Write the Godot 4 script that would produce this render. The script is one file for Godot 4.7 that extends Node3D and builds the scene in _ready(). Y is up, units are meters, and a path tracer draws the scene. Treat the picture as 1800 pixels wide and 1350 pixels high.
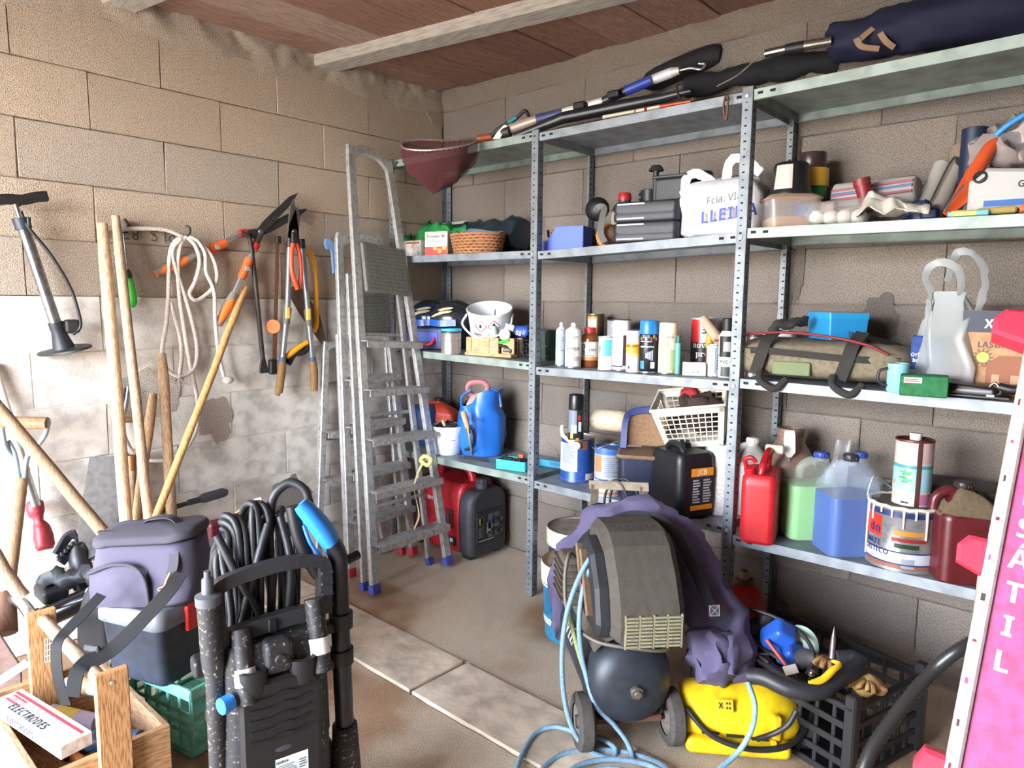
extends Node3D

# A block-walled garage with metal shelving. x runs along the back wall from the corner, z comes out of that wall, y is up; metres.

# ---------------------------------------------------------------- mesh builder
class B:
	var v := PackedVector3Array()
	var n := PackedVector3Array()
	var c := PackedColorArray()
	var ix := PackedInt32Array()
	var xf := Transform3D()
	var col := Color(1, 1, 1)
	func vert(p: Vector3, nn: Vector3) -> int:
		v.append(xf * p); n.append((xf.basis.orthonormalized() * nn).normalized()); c.append(col)
		return v.size() - 1
	func tri(a: int, b: int, d: int) -> void:
		var g := (v[b] - v[a]).cross(v[d] - v[a])
		if g.length_squared() < 1e-16: return
		if g.dot(n[a] + n[b] + n[d]) > 0: ix.append_array([a, d, b])
		else: ix.append_array([a, b, d])
	func quad(a: int, b: int, d: int, e: int) -> void:
		tri(a, b, d); tri(a, d, e)
	func face(pts: Array, nn: Vector3) -> void:
		var k := []
		for p in pts: k.append(vert(p, nn))
		for i in range(1, k.size() - 1): tri(k[0], k[i], k[i + 1])
	func box(at: Vector3, s: Vector3, b := 0.002) -> B:   # chamfered box
		var h := s / 2
		b = min(b, min(h.x, min(h.y, h.z)) * 0.9)
		for ax in 3:
			for sg in [-1.0, 1.0]:
				var u := (ax + 1) % 3; var w := (ax + 2) % 3
				var nn := Vector3(); nn[ax] = sg
				var q := []
				for e in [[-1, -1], [1, -1], [1, 1], [-1, 1]]:
					var p := Vector3(); p[ax] = sg * h[ax]; p[u] = e[0] * (h[u] - b); p[w] = e[1] * (h[w] - b)
					q.append(at + p)
				face(q, nn)
		for ax in 3:
			var u := (ax + 1) % 3; var w := (ax + 2) % 3
			for su in [-1.0, 1.0]:
				for sw in [-1.0, 1.0]:
					var nn := Vector3(); nn[u] = su; nn[w] = sw
					var q := []
					for e in [[-1, 0], [1, 0], [1, 1], [-1, 1]]:
						var p := Vector3(); p[ax] = e[0] * (h[ax] - b)
						p[u] = su * (h[u] - (0.0 if e[1] == 0 else b)); p[w] = sw * (h[w] - (b if e[1] == 0 else 0.0))
						q.append(at + p)
					face(q, nn.normalized())
		for sx in [-1.0, 1.0]:
			for sy in [-1.0, 1.0]:
				for sz in [-1.0, 1.0]:
					var sg := Vector3(sx, sy, sz)
					face([at + sg * (h - Vector3(0, b, b)), at + sg * (h - Vector3(b, 0, b)), at + sg * (h - Vector3(b, b, 0))], sg.normalized())
		return self
	func rbox(at: Vector3, s: Vector3, r: float, k := 3) -> B:   # box with round edges
		var h := s / 2
		r = min(r, min(h.x, min(h.y, h.z)))
		var core := h - Vector3(r, r, r)
		var rows := []
		for half in 2:
			for i in k + 1:
				var th := -PI / 2 + (half * (k + 1.0) + i - half) / (2.0 * k) * PI
				var row := []
				for qd in 4:
					for j in k + 1:
						var ph := (qd + float(j) / k) * PI / 2
						var d := Vector3(cos(th) * cos(ph), sin(th), cos(th) * sin(ph))
						var sg := Vector3(1 if qd in [0, 3] else -1, -1 if half == 0 else 1, 1 if qd < 2 else -1)
						row.append(vert(at + core * sg + d * r, d))
				rows.append(row)
		var m: int = rows[0].size()
		for i in rows.size() - 1:
			for j in m: quad(rows[i][j], rows[i][(j + 1) % m], rows[i + 1][(j + 1) % m], rows[i + 1][j])
		for e in [0, rows.size() - 1]:
			var cc := vert(at + Vector3(0, -h.y if e == 0 else h.y, 0), Vector3(0, -1 if e == 0 else 1, 0))
			for j in m: tri(cc, rows[e][j], rows[e][(j + 1) % m])
		return self
	func lathe(prof: Array, seg := 24, at := Vector3(), sx := 1.0, sz := 1.0) -> B:   # profile of Vector2(radius, height), turned about y
		for i in prof.size() - 1:
			var a: Vector2 = prof[i]; var b: Vector2 = prof[i + 1]
			if a.is_equal_approx(b): continue
			var t := (b - a).normalized(); var nn := Vector2(t.y, -t.x)
			var na := nn; var nb := nn
			if i > 0:
				var tp: Vector2 = (a - prof[i - 1]).normalized()
				if tp.dot(t) > 0.72: na = (nn + Vector2(tp.y, -tp.x)).normalized()
			if i < prof.size() - 2:
				var tn: Vector2 = (prof[i + 2] - b).normalized()
				if tn.dot(t) > 0.72: nb = (nn + Vector2(tn.y, -tn.x)).normalized()
			var last := []
			for j in seg + 1:
				var ph := TAU * j / seg
				var d := Vector3(cos(ph), 0, sin(ph))
				var cur := [vert(at + Vector3(d.x * a.x * sx, a.y, d.z * a.x * sz), Vector3(d.x * na.x / sx, na.y, d.z * na.x / sz)), vert(at + Vector3(d.x * b.x * sx, b.y, d.z * b.x * sz), Vector3(d.x * nb.x / sx, nb.y, d.z * nb.x / sz))]
				if j > 0: quad(last[0], cur[0], cur[1], last[1])
				last = cur
		return self
	func cyl(a: Vector3, b: Vector3, r: float, seg := 14, r2 := -1.0) -> B:   # closed rod between two points
		if r2 < 0: r2 = r
		var l := (b - a).length()
		var keep := xf
		xf = xf * Transform3D(B.facing((b - a) / l), a)
		var e: float = min(0.0015, min(r, r2) * 0.25)
		lathe([Vector2(0, 0), Vector2(r - e, 0), Vector2(r, e), Vector2(r2, l - e), Vector2(r2 - e, l), Vector2(0, l)], seg)
		xf = keep
		return self
	static func facing(d: Vector3) -> Basis:   # y axis along d
		var x := d.cross(Vector3(0.31, 0.17, 0.93) if abs(d.z) < 0.9 else Vector3(0.95, 0.2, 0.1)).normalized()
		return Basis(x, d, x.cross(d))
	func tube(pts: Array, r, seg := 8, closed := false, cap := true) -> B:   # r: a radius, or one per point
		return sweep(pts, _ring(seg), r, closed, cap, true)
	static func _ring(seg: int) -> Array:
		var q := []
		for j in seg: q.append(Vector2(cos(TAU * j / seg), sin(TAU * j / seg)))
		return q
	func sweep(pts: Array, shape: Array, r = 1.0, closed := false, cap := true, smooth := true, up := Vector3.ZERO) -> B:   # a closed outline carried along a path
		var m := pts.size(); var k := shape.size()
		var t0: Vector3 = (pts[1] - pts[0]).normalized()
		var x: Vector3 = up.cross(t0).normalized() if up != Vector3.ZERO else B.facing(t0).x
		var rings := []
		var on := []
		for i in m:
			var p: Vector3 = pts[i]
			var nx: Vector3 = pts[(i + 1) % m] if closed or i < m - 1 else p
			var pv: Vector3 = pts[(i - 1 + m) % m] if closed or i > 0 else p
			var t := (nx - pv).normalized()
			if up != Vector3.ZERO: x = up.cross(t).normalized()
			else: x = (x - t * x.dot(t)).normalized()
			var y := t.cross(x)
			var rr: float = r[i] if r is Array or r is PackedFloat32Array else r
			var ring := []; var rn := []
			for j in k:
				ring.append(p + (x * shape[j].x + y * shape[j].y) * rr)
				rn.append(x * shape[j].x + y * shape[j].y)
			rings.append(ring); on.append(rn)
		_skin(rings, on, closed, smooth)
		if cap and not closed:
			face(rings[0], (pts[0] - pts[1]).normalized()); face(rings[m - 1], (pts[m - 1] - pts[m - 2]).normalized())
		return self
	func _skin(rings: Array, on: Array, closed: bool, smooth: bool) -> void:
		var m := rings.size(); var k: int = rings[0].size()
		if smooth:
			var id := []
			for i in m:
				var row := []
				for j in k: row.append(vert(rings[i][j], on[i][j]))
				id.append(row)
			for i in (m if closed else m - 1):
				for j in k: quad(id[i][j], id[i][(j + 1) % k], id[(i + 1) % m][(j + 1) % k], id[(i + 1) % m][j])
		else:
			for i in (m if closed else m - 1):
				for j in k:
					var i2 := (i + 1) % m; var j2 := (j + 1) % k
					var a: Vector3 = rings[i][j]; var b: Vector3 = rings[i][j2]; var d: Vector3 = rings[i2][j2]; var e: Vector3 = rings[i2][j]
					var g := (d - a).cross(e - b)
					if g.length_squared() < 1e-18: continue
					if g.dot(on[i][j] + on[i][j2] + on[i2][j] + on[i2][j2]) < 0: g = -g
					face([a, b, d, e], g.normalized())
	func loft(rings: Array, cap := true) -> B:   # skins a stack of rings of equal count with smooth normals
		var m := rings.size(); var k: int = rings[0].size()
		var mid := []
		for q in rings:
			var s := Vector3()
			for p in q: s += p
			mid.append(s / k)
		var on := []
		for i in m:
			var rn := []
			for j in k:
				var a: Vector3 = rings[i][(j + 1) % k] - rings[i][(j - 1 + k) % k]
				var b: Vector3 = rings[min(i + 1, m - 1)][j] - rings[max(i - 1, 0)][j]
				var g := a.cross(b)
				if g.length_squared() < 1e-14: g = rings[i][j] - mid[i] + (mid[i] - mid[1 if i == 0 else m - 2]) * (1 if i in [0, m - 1] else 0)
				if g.dot(rings[i][j] - mid[i]) < 0: g = -g
				rn.append(g.normalized())
			on.append(rn)
		_skin(rings, on, false, true)
		if cap:
			for e in [0, m - 1]:
				var nn: Vector3 = (mid[e] - mid[1 if e == 0 else m - 2]).normalized()
				var cc := vert(mid[e], nn)
				var id := []
				for p in rings[e]: id.append(vert(p, nn))
				for j in k: tri(cc, id[j], id[(j + 1) % k])
		return self
	func prism(poly: Array, depth: float, bev := 0.0) -> B:   # outline in xy (any winding), thickness along z about 0
		var pp := PackedVector2Array(poly)
		if Geometry2D.is_polygon_clockwise(pp): pp.reverse()
		var inner := pp
		if bev > 0:
			var q := Geometry2D.offset_polygon(pp, -bev, Geometry2D.JOIN_MITER)
			if q.size() == 1 and q[0].size() == pp.size():
				var best := 0; var bd := 1e9
				for i in q[0].size():
					if q[0][i].distance_to(pp[0]) < bd: bd = q[0][i].distance_to(pp[0]); best = i
				inner = PackedVector2Array()
				for i in q[0].size(): inner.append(q[0][(best + i) % q[0].size()])
			else: bev = 0.0
		var k := pp.size(); var h := depth / 2
		var ids := Geometry2D.triangulate_polygon(inner)
		for s in [-1.0, 1.0]:
			var id := []
			for p in inner: id.append(vert(Vector3(p.x, p.y, s * h), Vector3(0, 0, s)))
			for i in range(0, ids.size(), 3): tri(id[ids[i]], id[ids[i + 1]], id[ids[i + 2]])
		for i in k:
			var a := pp[i]; var b := pp[(i + 1) % k]
			var t := (b - a).normalized(); var nn := Vector3(t.y, -t.x, 0)
			face([Vector3(a.x, a.y, -h + bev), Vector3(b.x, b.y, -h + bev), Vector3(b.x, b.y, h - bev), Vector3(a.x, a.y, h - bev)], nn)
			if bev > 0:
				var ia := inner[i]; var ib := inner[(i + 1) % k]
				for s in [-1.0, 1.0]:
					face([Vector3(a.x, a.y, s * (h - bev)), Vector3(b.x, b.y, s * (h - bev)), Vector3(ib.x, ib.y, s * h), Vector3(ia.x, ia.y, s * h)], (nn + Vector3(0, 0, s)).normalized())
		return self
	func grid(nu: int, nv: int, f: Callable, thick := 0.0) -> B:   # f(u, v) gives a point; a sheet, with a second side when thick
		var ps := []
		for i in nu + 1:
			var row := []
			for j in nv + 1: row.append(f.call(float(i) / nu, float(j) / nv))
			ps.append(row)
		var ns := []
		for i in nu + 1:
			var row := []
			for j in nv + 1:
				var a: Vector3 = ps[min(i + 1, nu)][j] - ps[max(i - 1, 0)][j]
				var b: Vector3 = ps[i][min(j + 1, nv)] - ps[i][max(j - 1, 0)]
				row.append(a.cross(b).normalized())
			ns.append(row)
		for s in ([1.0] if thick == 0.0 else [1.0, -1.0]):
			var id := []
			for i in nu + 1:
				var row := []
				for j in nv + 1: row.append(vert(ps[i][j] - (ns[i][j] * thick if s < 0 else Vector3()), ns[i][j] * s))
				id.append(row)
			for i in nu:
				for j in nv: quad(id[i][j], id[i + 1][j], id[i + 1][j + 1], id[i][j + 1])
		if thick > 0:
			var rim := []
			for i in nu + 1: rim.append([i, 0])
			for j in range(1, nv + 1): rim.append([nu, j])
			for i in range(nu - 1, -1, -1): rim.append([i, nv])
			for j in range(nv - 1, 0, -1): rim.append([0, j])
			for q in rim.size():
				var a = rim[q]; var b = rim[(q + 1) % rim.size()]
				var pa: Vector3 = ps[a[0]][a[1]]; var pb: Vector3 = ps[b[0]][b[1]]
				var na: Vector3 = ns[a[0]][a[1]]; var nb: Vector3 = ns[b[0]][b[1]]
				var nn := (pb - pa).cross(na)
				if nn.dot(pa - ps[nu / 2][nv / 2]) < 0: nn = -nn
				face([pa, pb, pb - nb * thick, pa - na * thick], nn.normalized())
		return self
	func ball(at: Vector3, r: Vector3, k := 10) -> B:
		var rows := []
		for i in k + 1:
			var th := -PI / 2 + PI * i / k
			var row := []
			for j in k * 2 + 1:
				var ph := TAU * j / (k * 2)
				var d := Vector3(cos(th) * cos(ph), sin(th), cos(th) * sin(ph))
				row.append(vert(at + d * r, d / r))
			rows.append(row)
		for i in k:
			for j in k * 2: quad(rows[i][j], rows[i][j + 1], rows[i + 1][j + 1], rows[i + 1][j])
		return self
	func text(s: String, h: float, map: Callable, font := "Droid Sans", bold := 400) -> B:   # lettering of cap height h laid out about (0, 0) and carried over by map(x, y)
		var tm := TextMesh.new()
		var f := SystemFont.new(); f.font_names = [font]; f.font_weight = bold
		tm.font = f; tm.font_size = 32; tm.pixel_size = h / 23.0; tm.depth = 0.0; tm.curve_step = 2.0; tm.text = s
		var a := tm.get_mesh_arrays()
		if a.is_empty() or a[0] == null: return self
		var pv: PackedVector3Array = a[0]
		var id := []
		for p in pv:
			var q: Array = map.call(p.x, p.y)
			id.append(vert(q[0], q[1]))
		if a[Mesh.ARRAY_INDEX] != null and a[Mesh.ARRAY_INDEX].size() > 0:
			var ii: PackedInt32Array = a[Mesh.ARRAY_INDEX]
			for i in range(0, ii.size(), 3): tri(id[ii[i]], id[ii[i + 1]], id[ii[i + 2]])
		else:
			for i in range(0, id.size() - 2, 3): tri(id[i], id[i + 1], id[i + 2])
		return self
	func warp(f: Callable) -> B:   # moves every point; welds and smooths afterwards
		for i in v.size(): v[i] = f.call(v[i])
		return resmooth()
	func resmooth(tol := 0.0004) -> B:
		var acc := {}
		for i in range(0, ix.size(), 3):
			var g := (v[ix[i + 2]] - v[ix[i]]).cross(v[ix[i + 1]] - v[ix[i]])
			for q in 3:
				var key := Vector3i((v[ix[i + q]] / tol).round())
				acc[key] = acc.get(key, Vector3()) + g
		for i in v.size():
			var g: Vector3 = acc.get(Vector3i((v[i] / tol).round()), n[i])
			if g.length_squared() > 0: n[i] = g.normalized()
		return self
	func put(o: Transform3D, from: int) -> void:
		for i in range(from, v.size()): v[i] = o * v[i]; n[i] = (o.basis * n[i]).normalized()
	func mesh(shift := Vector3()) -> ArrayMesh:
		var a := []; a.resize(Mesh.ARRAY_MAX)
		var vv := v
		if shift != Vector3():
			vv = PackedVector3Array()
			for p in v: vv.append(p - shift)
		a[Mesh.ARRAY_VERTEX] = vv; a[Mesh.ARRAY_NORMAL] = n; a[Mesh.ARRAY_COLOR] = c; a[Mesh.ARRAY_INDEX] = ix
		var m := ArrayMesh.new(); m.add_surface_from_arrays(Mesh.PRIMITIVE_TRIANGLES, a)
		return m

# ---------------------------------------------------------------- helpers
var mats := {}
var tex := {}
var rng := RandomNumberGenerator.new()
var ns := FastNoiseLite.new()

func rnd(a: float, b: float) -> float: return rng.randf_range(a, b)
func V(x: float, y: float, z: float) -> Vector3: return Vector3(x, y, z)
func nz(p: Vector3, s: float) -> float: return ns.get_noise_3d(p.x * s, p.y * s, p.z * s)

func noise_tex(key: String, freq: float, oct: int, lo: float, hi: float, stops: Array, kind := FastNoiseLite.TYPE_SIMPLEX_SMOOTH, size := 512, normal := 0.0) -> NoiseTexture2D:
	if tex.has(key): return tex[key]
	var f := FastNoiseLite.new()
	f.noise_type = kind; f.frequency = freq; f.fractal_octaves = oct; f.seed = 7 + tex.size()
	if oct == 1: f.fractal_type = FastNoiseLite.FRACTAL_NONE
	var t := NoiseTexture2D.new()
	t.width = size; t.height = size; t.seamless = true; t.noise = f
	if normal > 0:
		t.as_normal_map = true; t.bump_strength = normal
	else:
		var g := Gradient.new()
		g.offsets = PackedFloat32Array(stops.map(func(s): return s[0])); g.colors = PackedColorArray(stops.map(func(s): return s[1]))
		t.color_ramp = g
	tex[key] = t
	return t

func gray(a: float) -> Color: return Color(a, a, a)

func surf(kind: String) -> Texture2D:   # shared grain and wear
	match kind:
		"speck": return noise_tex("speck", 0.11, 3, 0, 1, [[0.0, gray(0.62)], [0.36, gray(0.83)], [0.6, gray(0.96)], [1.0, gray(1.0)]])
		"blotch": return noise_tex("blotch", 0.012, 5, 0, 1, [[0.2, gray(0.84)], [0.5, gray(0.95)], [0.75, gray(1.0)]])
		"dust": return noise_tex("dust", 0.02, 5, 0, 1, [[0.3, Color(1, 1, 1)], [0.55, Color(0.96, 0.93, 0.9)], [0.8, Color(0.87, 0.82, 0.76)]])
		"grain": return noise_tex("grain", 0.03, 4, 0, 1, [[0.25, Color(0.72, 0.66, 0.6)], [0.5, Color(0.94, 0.92, 0.9)], [0.7, Color(1, 1, 1)]])
		"splash": return noise_tex("splash", 0.035, 4, 0, 1, [[0.0, Color(0.11, 0.11, 0.125)], [0.69, Color(0.17, 0.165, 0.165)], [0.77, Color(0.5, 0.46, 0.4)], [0.88, Color(0.9, 0.84, 0.72)]])
		"weave": return noise_tex("weave", 0.18, 2, 0, 1, [[0.2, gray(0.8)], [0.8, gray(1.0)]])
		"scratch": return noise_tex("scratch", 0.02, 4, 0, 1, [[0.2, gray(0.8)], [0.5, gray(0.97)], [0.9, gray(1.0)]])
		"pit": return noise_tex("pit", 0.12, 3, 0, 1, [], FastNoiseLite.TYPE_SIMPLEX_SMOOTH, 512, 6.0)
		"soft": return noise_tex("soft", 0.02, 3, 0, 1, [], FastNoiseLite.TYPE_SIMPLEX_SMOOTH, 512, 5.0)
	return null

# a material: sRGB colour, roughness, metallic, shared grain, its scale (a Vector3 stretches it), relief
func mt(col, rough := 0.6, metal := 0.0, grain := "", scale = 2.0, bump := "", bs := 0.5) -> StandardMaterial3D:
	var key := str(col, rough, metal, grain, scale, bump, bs)
	if mats.has(key): return mats[key]
	var m := StandardMaterial3D.new()
	m.albedo_color = Color(col) if col is String else col
	m.roughness = rough; m.metallic = metal
	if grain != "":
		m.albedo_texture = surf(grain); m.uv1_triplanar = true
		m.uv1_scale = scale if scale is Vector3 else Vector3(scale, scale, scale)
	if bump != "":
		m.normal_enabled = true; m.normal_texture = surf(bump); m.normal_scale = bs
		m.uv1_triplanar = true
		m.uv1_scale = scale if scale is Vector3 else Vector3(scale, scale, scale)
	mats[key] = m
	return m
func paint(rough := 0.5, metal := 0.0) -> StandardMaterial3D:   # printed matter: the colours are in the mesh
	var key := str("paint", rough, metal)
	if mats.has(key): return mats[key]
	var m := StandardMaterial3D.new(); m.vertex_color_use_as_albedo = true; m.roughness = rough; m.metallic = metal
	mats[key] = m
	return m
func glass(col, alpha: float, rough := 0.15) -> StandardMaterial3D:
	var key := str("glass", col, alpha, rough)
	if mats.has(key): return mats[key]
	var m := StandardMaterial3D.new(); m.transparency = BaseMaterial3D.TRANSPARENCY_ALPHA
	m.albedo_color = Color(Color(col), alpha); m.roughness = rough; m.cull_mode = BaseMaterial3D.CULL_DISABLED
	mats[key] = m
	return m
func ink(s: String) -> Color: return Color(s).srgb_to_linear()

func numbered(nm: String, parent: Node) -> String:
	if not parent.has_node(nm): return nm
	var i := 1
	while parent.has_node("%s_%03d" % [nm, i]): i += 1
	return "%s_%03d" % [nm, i]
# a thing: a Node3D at its base whose children are its parts
func th(nm: String, label: String, cat: String, at := Vector3(), yaw := 0.0, group := "") -> Node3D:
	var o := Node3D.new(); o.name = numbered(nm, self); add_child(o)
	o.position = sit(at); o.rotation.y = yaw
	o.set_meta("label", label); o.set_meta("category", cat)
	if group != "": o.set_meta("group", group)
	return o
const TRAYS := [[0.045, 1.012, 2.022, 2.022], [0.045, 1.012, 1.542, 1.535], [0.045, 1.012, 1.07, 1.055], [0.045, 1.012, 0.537, 0.546], [1.038, 1.925, 2.016, 2.016], [1.038, 1.925, 1.53, 1.557], [1.038, 1.925, 1.038, 1.05], [1.038, 1.925, 0.535, 0.533], [1.955, 2.90, 2.018, 2.025], [1.955, 2.90, 1.57, 1.56], [1.955, 2.90, 1.062, 1.057], [1.955, 2.90, 0.505, 0.519]]
func sit(p: Vector3) -> Vector3:   # sets a thing's base on the sloping shelf tray beneath it
	if p.z < 0.43:
		for q in TRAYS:
			if p.x > q[0] - 0.02 and p.x < q[1] + 0.02:
				var h: float = lerp(q[2], q[3], (p.x - q[0]) / (q[1] - q[0]))
				if abs(p.y - h) < 0.015: return V(p.x, h + 0.001 + abs(q[3] - q[2]) * 0.1, p.z)
	return p
func mi(nm: String, m: Mesh, mat: Material, parent: Node) -> MeshInstance3D:
	var o := MeshInstance3D.new(); o.name = numbered(nm, parent); o.mesh = m
	o.material_override = mat; parent.add_child(o, true)
	return o
func pt(t: Node, nm: String, b: B, mat: Material, label := "") -> MeshInstance3D:   # a part, in the thing's own coordinates
	var o := mi(nm, b.mesh(), mat, t)
	if label != "": o.set_meta("label", label)
	return o
func pw(t: Node3D, nm: String, b: B, mat: Material, label := "") -> MeshInstance3D:   # a part given in room coordinates
	var o := mi(nm, b.mesh(t.position), mat, t)
	if label != "": o.set_meta("label", label)
	return o
func st(nm: String) -> Node3D:
	var o := Node3D.new(); o.name = nm; o.set_meta("kind", "structure"); add_child(o)
	return o
# copies a thing with its parts
func dup(t: Node3D, label: String, at: Vector3, yaw := 0.0) -> Node3D:
	var r: Node3D = t.duplicate()
	var base := str(t.name)
	r.name = numbered(base, self); add_child(r)
	r.position = at; r.rotation.y = yaw; r.set_meta("label", label)
	return r
func sp(pts: Array, k := 6, closed := false) -> Array:   # smooth path through points
	var out := []
	var m := pts.size()
	for i in (m if closed else m - 1):
		var a: Vector3 = pts[(i - 1 + m) % m] if closed or i > 0 else pts[i] * 2 - pts[i + 1]
		var b: Vector3 = pts[i]; var c: Vector3 = pts[(i + 1) % m]
		var d: Vector3 = pts[(i + 2) % m] if closed or i < m - 2 else c * 2 - b
		for j in k: out.append(b.cubic_interpolate(c, a, d, float(j) / k))
	if not closed: out.append(pts[m - 1])
	return out
func rr(w: float, d: float, r: float, y: float, k := 3, off := Vector3()) -> Array:   # rounded rectangle ring
	var q := []
	r = min(r, min(w, d) / 2 * 0.99)
	for s in 4:
		for j in k + 1:
			var a := (s + float(j) / k) * PI / 2
			q.append(Vector3((w / 2 - r) * (1 if s in [0, 3] else -1) + cos(a) * r, y, (d / 2 - r) * (1 if s < 2 else -1) + sin(a) * r) + off)
	return q
func oval(w: float, d: float, y: float, k := 16, off := Vector3()) -> Array:
	var q := []
	for j in k: q.append(Vector3(cos(TAU * j / k) * w / 2, y, sin(TAU * j / k) * d / 2) + off)
	return q
func flat(o: Vector3, right: Vector3, up: Vector3, lift := 0.0006) -> Callable:   # lettering map onto a plane
	var nn := right.cross(up).normalized()
	return func(x: float, y: float): return [o + right * x + up * y + nn * lift, nn]
func round_map(r: float, y0: float, a0: float, lift := 0.0008, ctr := Vector3()) -> Callable:   # lettering map onto an upright cylinder, a0 is the angle of x = 0 (about y, from +z towards +x)
	return func(x: float, y: float):
		var a := a0 + x / r
		var d := Vector3(sin(a), 0, cos(a))
		return [ctr + d * (r + lift) + Vector3(0, y0 + y, 0), d]
# printed rectangles x0, y0, x1, y1 with a colour, through a map made with some lift
func block(b: B, map: Callable, x0: float, y0: float, x1: float, y1: float, col: String, k := 1) -> void:
	b.col = ink(col)
	var last := []
	for i in k + 1:
		var x: float = lerp(x0, x1, float(i) / k)
		var cur := []
		for y in [y0, y1]:
			var q: Array = map.call(x, y)
			cur.append(b.vert(q[0], q[1]))
		if i > 0: b.quad(last[0], cur[0], cur[1], last[1])
		last = cur
func lines(b: B, map: Callable, x0: float, y0: float, x1: float, y1: float, col: String, rows: int, k := 1) -> void:   # small print too small to read: rows of ink of uneven length
	for i in rows:
		var y: float = lerp(y0, y1, (i + 0.5) / rows)
		var h: float = abs(y1 - y0) / rows * 0.28
		var e: float = lerp(x0, x1, rnd(0.62, 1.0))
		block(b, map, x0, y - h, e, y + h, col, k)

# ---------------------------------------------------------------- the scene
func _ready() -> void:
	rng.seed = 11
	ns.seed = 3; ns.noise_type = FastNoiseLite.TYPE_SIMPLEX_SMOOTH; ns.frequency = 1.0; ns.fractal_octaves = 3
	var cam := Camera3D.new(); cam.name = "camera"; add_child(cam)
	cam.transform = Transform3D(Basis(V(0.74353, 0.01045, -0.66862), V(-0.0856, 0.99314, -0.07967), V(0.6632, 0.11647, 0.73932)).orthonormalized(), V(2.966, 1.315, 2.713))
	cam.fov = 57.65; cam.near = 0.05; cam.current = true
	var we := WorldEnvironment.new(); we.name = "sky"; add_child(we)
	var e := Environment.new(); we.environment = e
	var sky := Sky.new(); var sm := ProceduralSkyMaterial.new()
	sm.sky_top_color = Color(0.74, 0.8, 0.9); sm.sky_horizon_color = Color(0.97, 0.96, 0.94)
	sm.ground_bottom_color = Color(0.55, 0.5, 0.45); sm.ground_horizon_color = Color(0.7, 0.68, 0.65); sm.sky_energy_multiplier = 4.0; sm.ground_energy_multiplier = 1.0
	sky.sky_material = sm; e.sky = sky; e.background_mode = Environment.BG_SKY; e.ambient_light_source = Environment.AMBIENT_SOURCE_SKY
	e.tonemap_mode = Environment.TONE_MAPPER_LINEAR; e.tonemap_exposure = EXPOSURE
	e.sdfgi_enabled = true; e.ssao_enabled = true; e.ssil_enabled = true
	var sun := DirectionalLight3D.new(); sun.name = "sun"; add_child(sun)
	sun.light_energy = 6.0; sun.light_color = Color(1.0, 0.95, 0.86); sun.shadow_enabled = true; sun.light_angular_distance = 0.5
	sun.rotation_degrees = Vector3(-58, -150, 0)   # high, from behind the building: it lights only the yard
	shell()
	shelving()
	wall_tools()
	ladders_and_machines()
	floor_left()
	shelf_goods()
	floor_right()

const EXPOSURE := 2.4

const BW := 0.5
const BH := 0.2058
const Y0 := 2.143   # underside of the top course
const ROOM := Vector3(4.4, 2.45, 4.1)

func block_mesh(w: float, h: float, d: float, seed_: int) -> ArrayMesh:   # block face towards +z, worn arrises
	var b := B.new()
	b.box(Vector3(), V(w, h, d), 0.0028)
	for i in b.v.size():
		var p := b.v[i]
		var k := Vector3i((p * 1000).round())
		var g := hash(k + Vector3i(seed_ * 71, 0, 0)) % 1000 / 1000.0 - 0.5
		b.v[i] = p + V(g * 0.004, fmod(g * 7.3, 0.5) * 0.003, fmod(g * 3.1, 0.5) * 0.004)
	return b.mesh()

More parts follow.
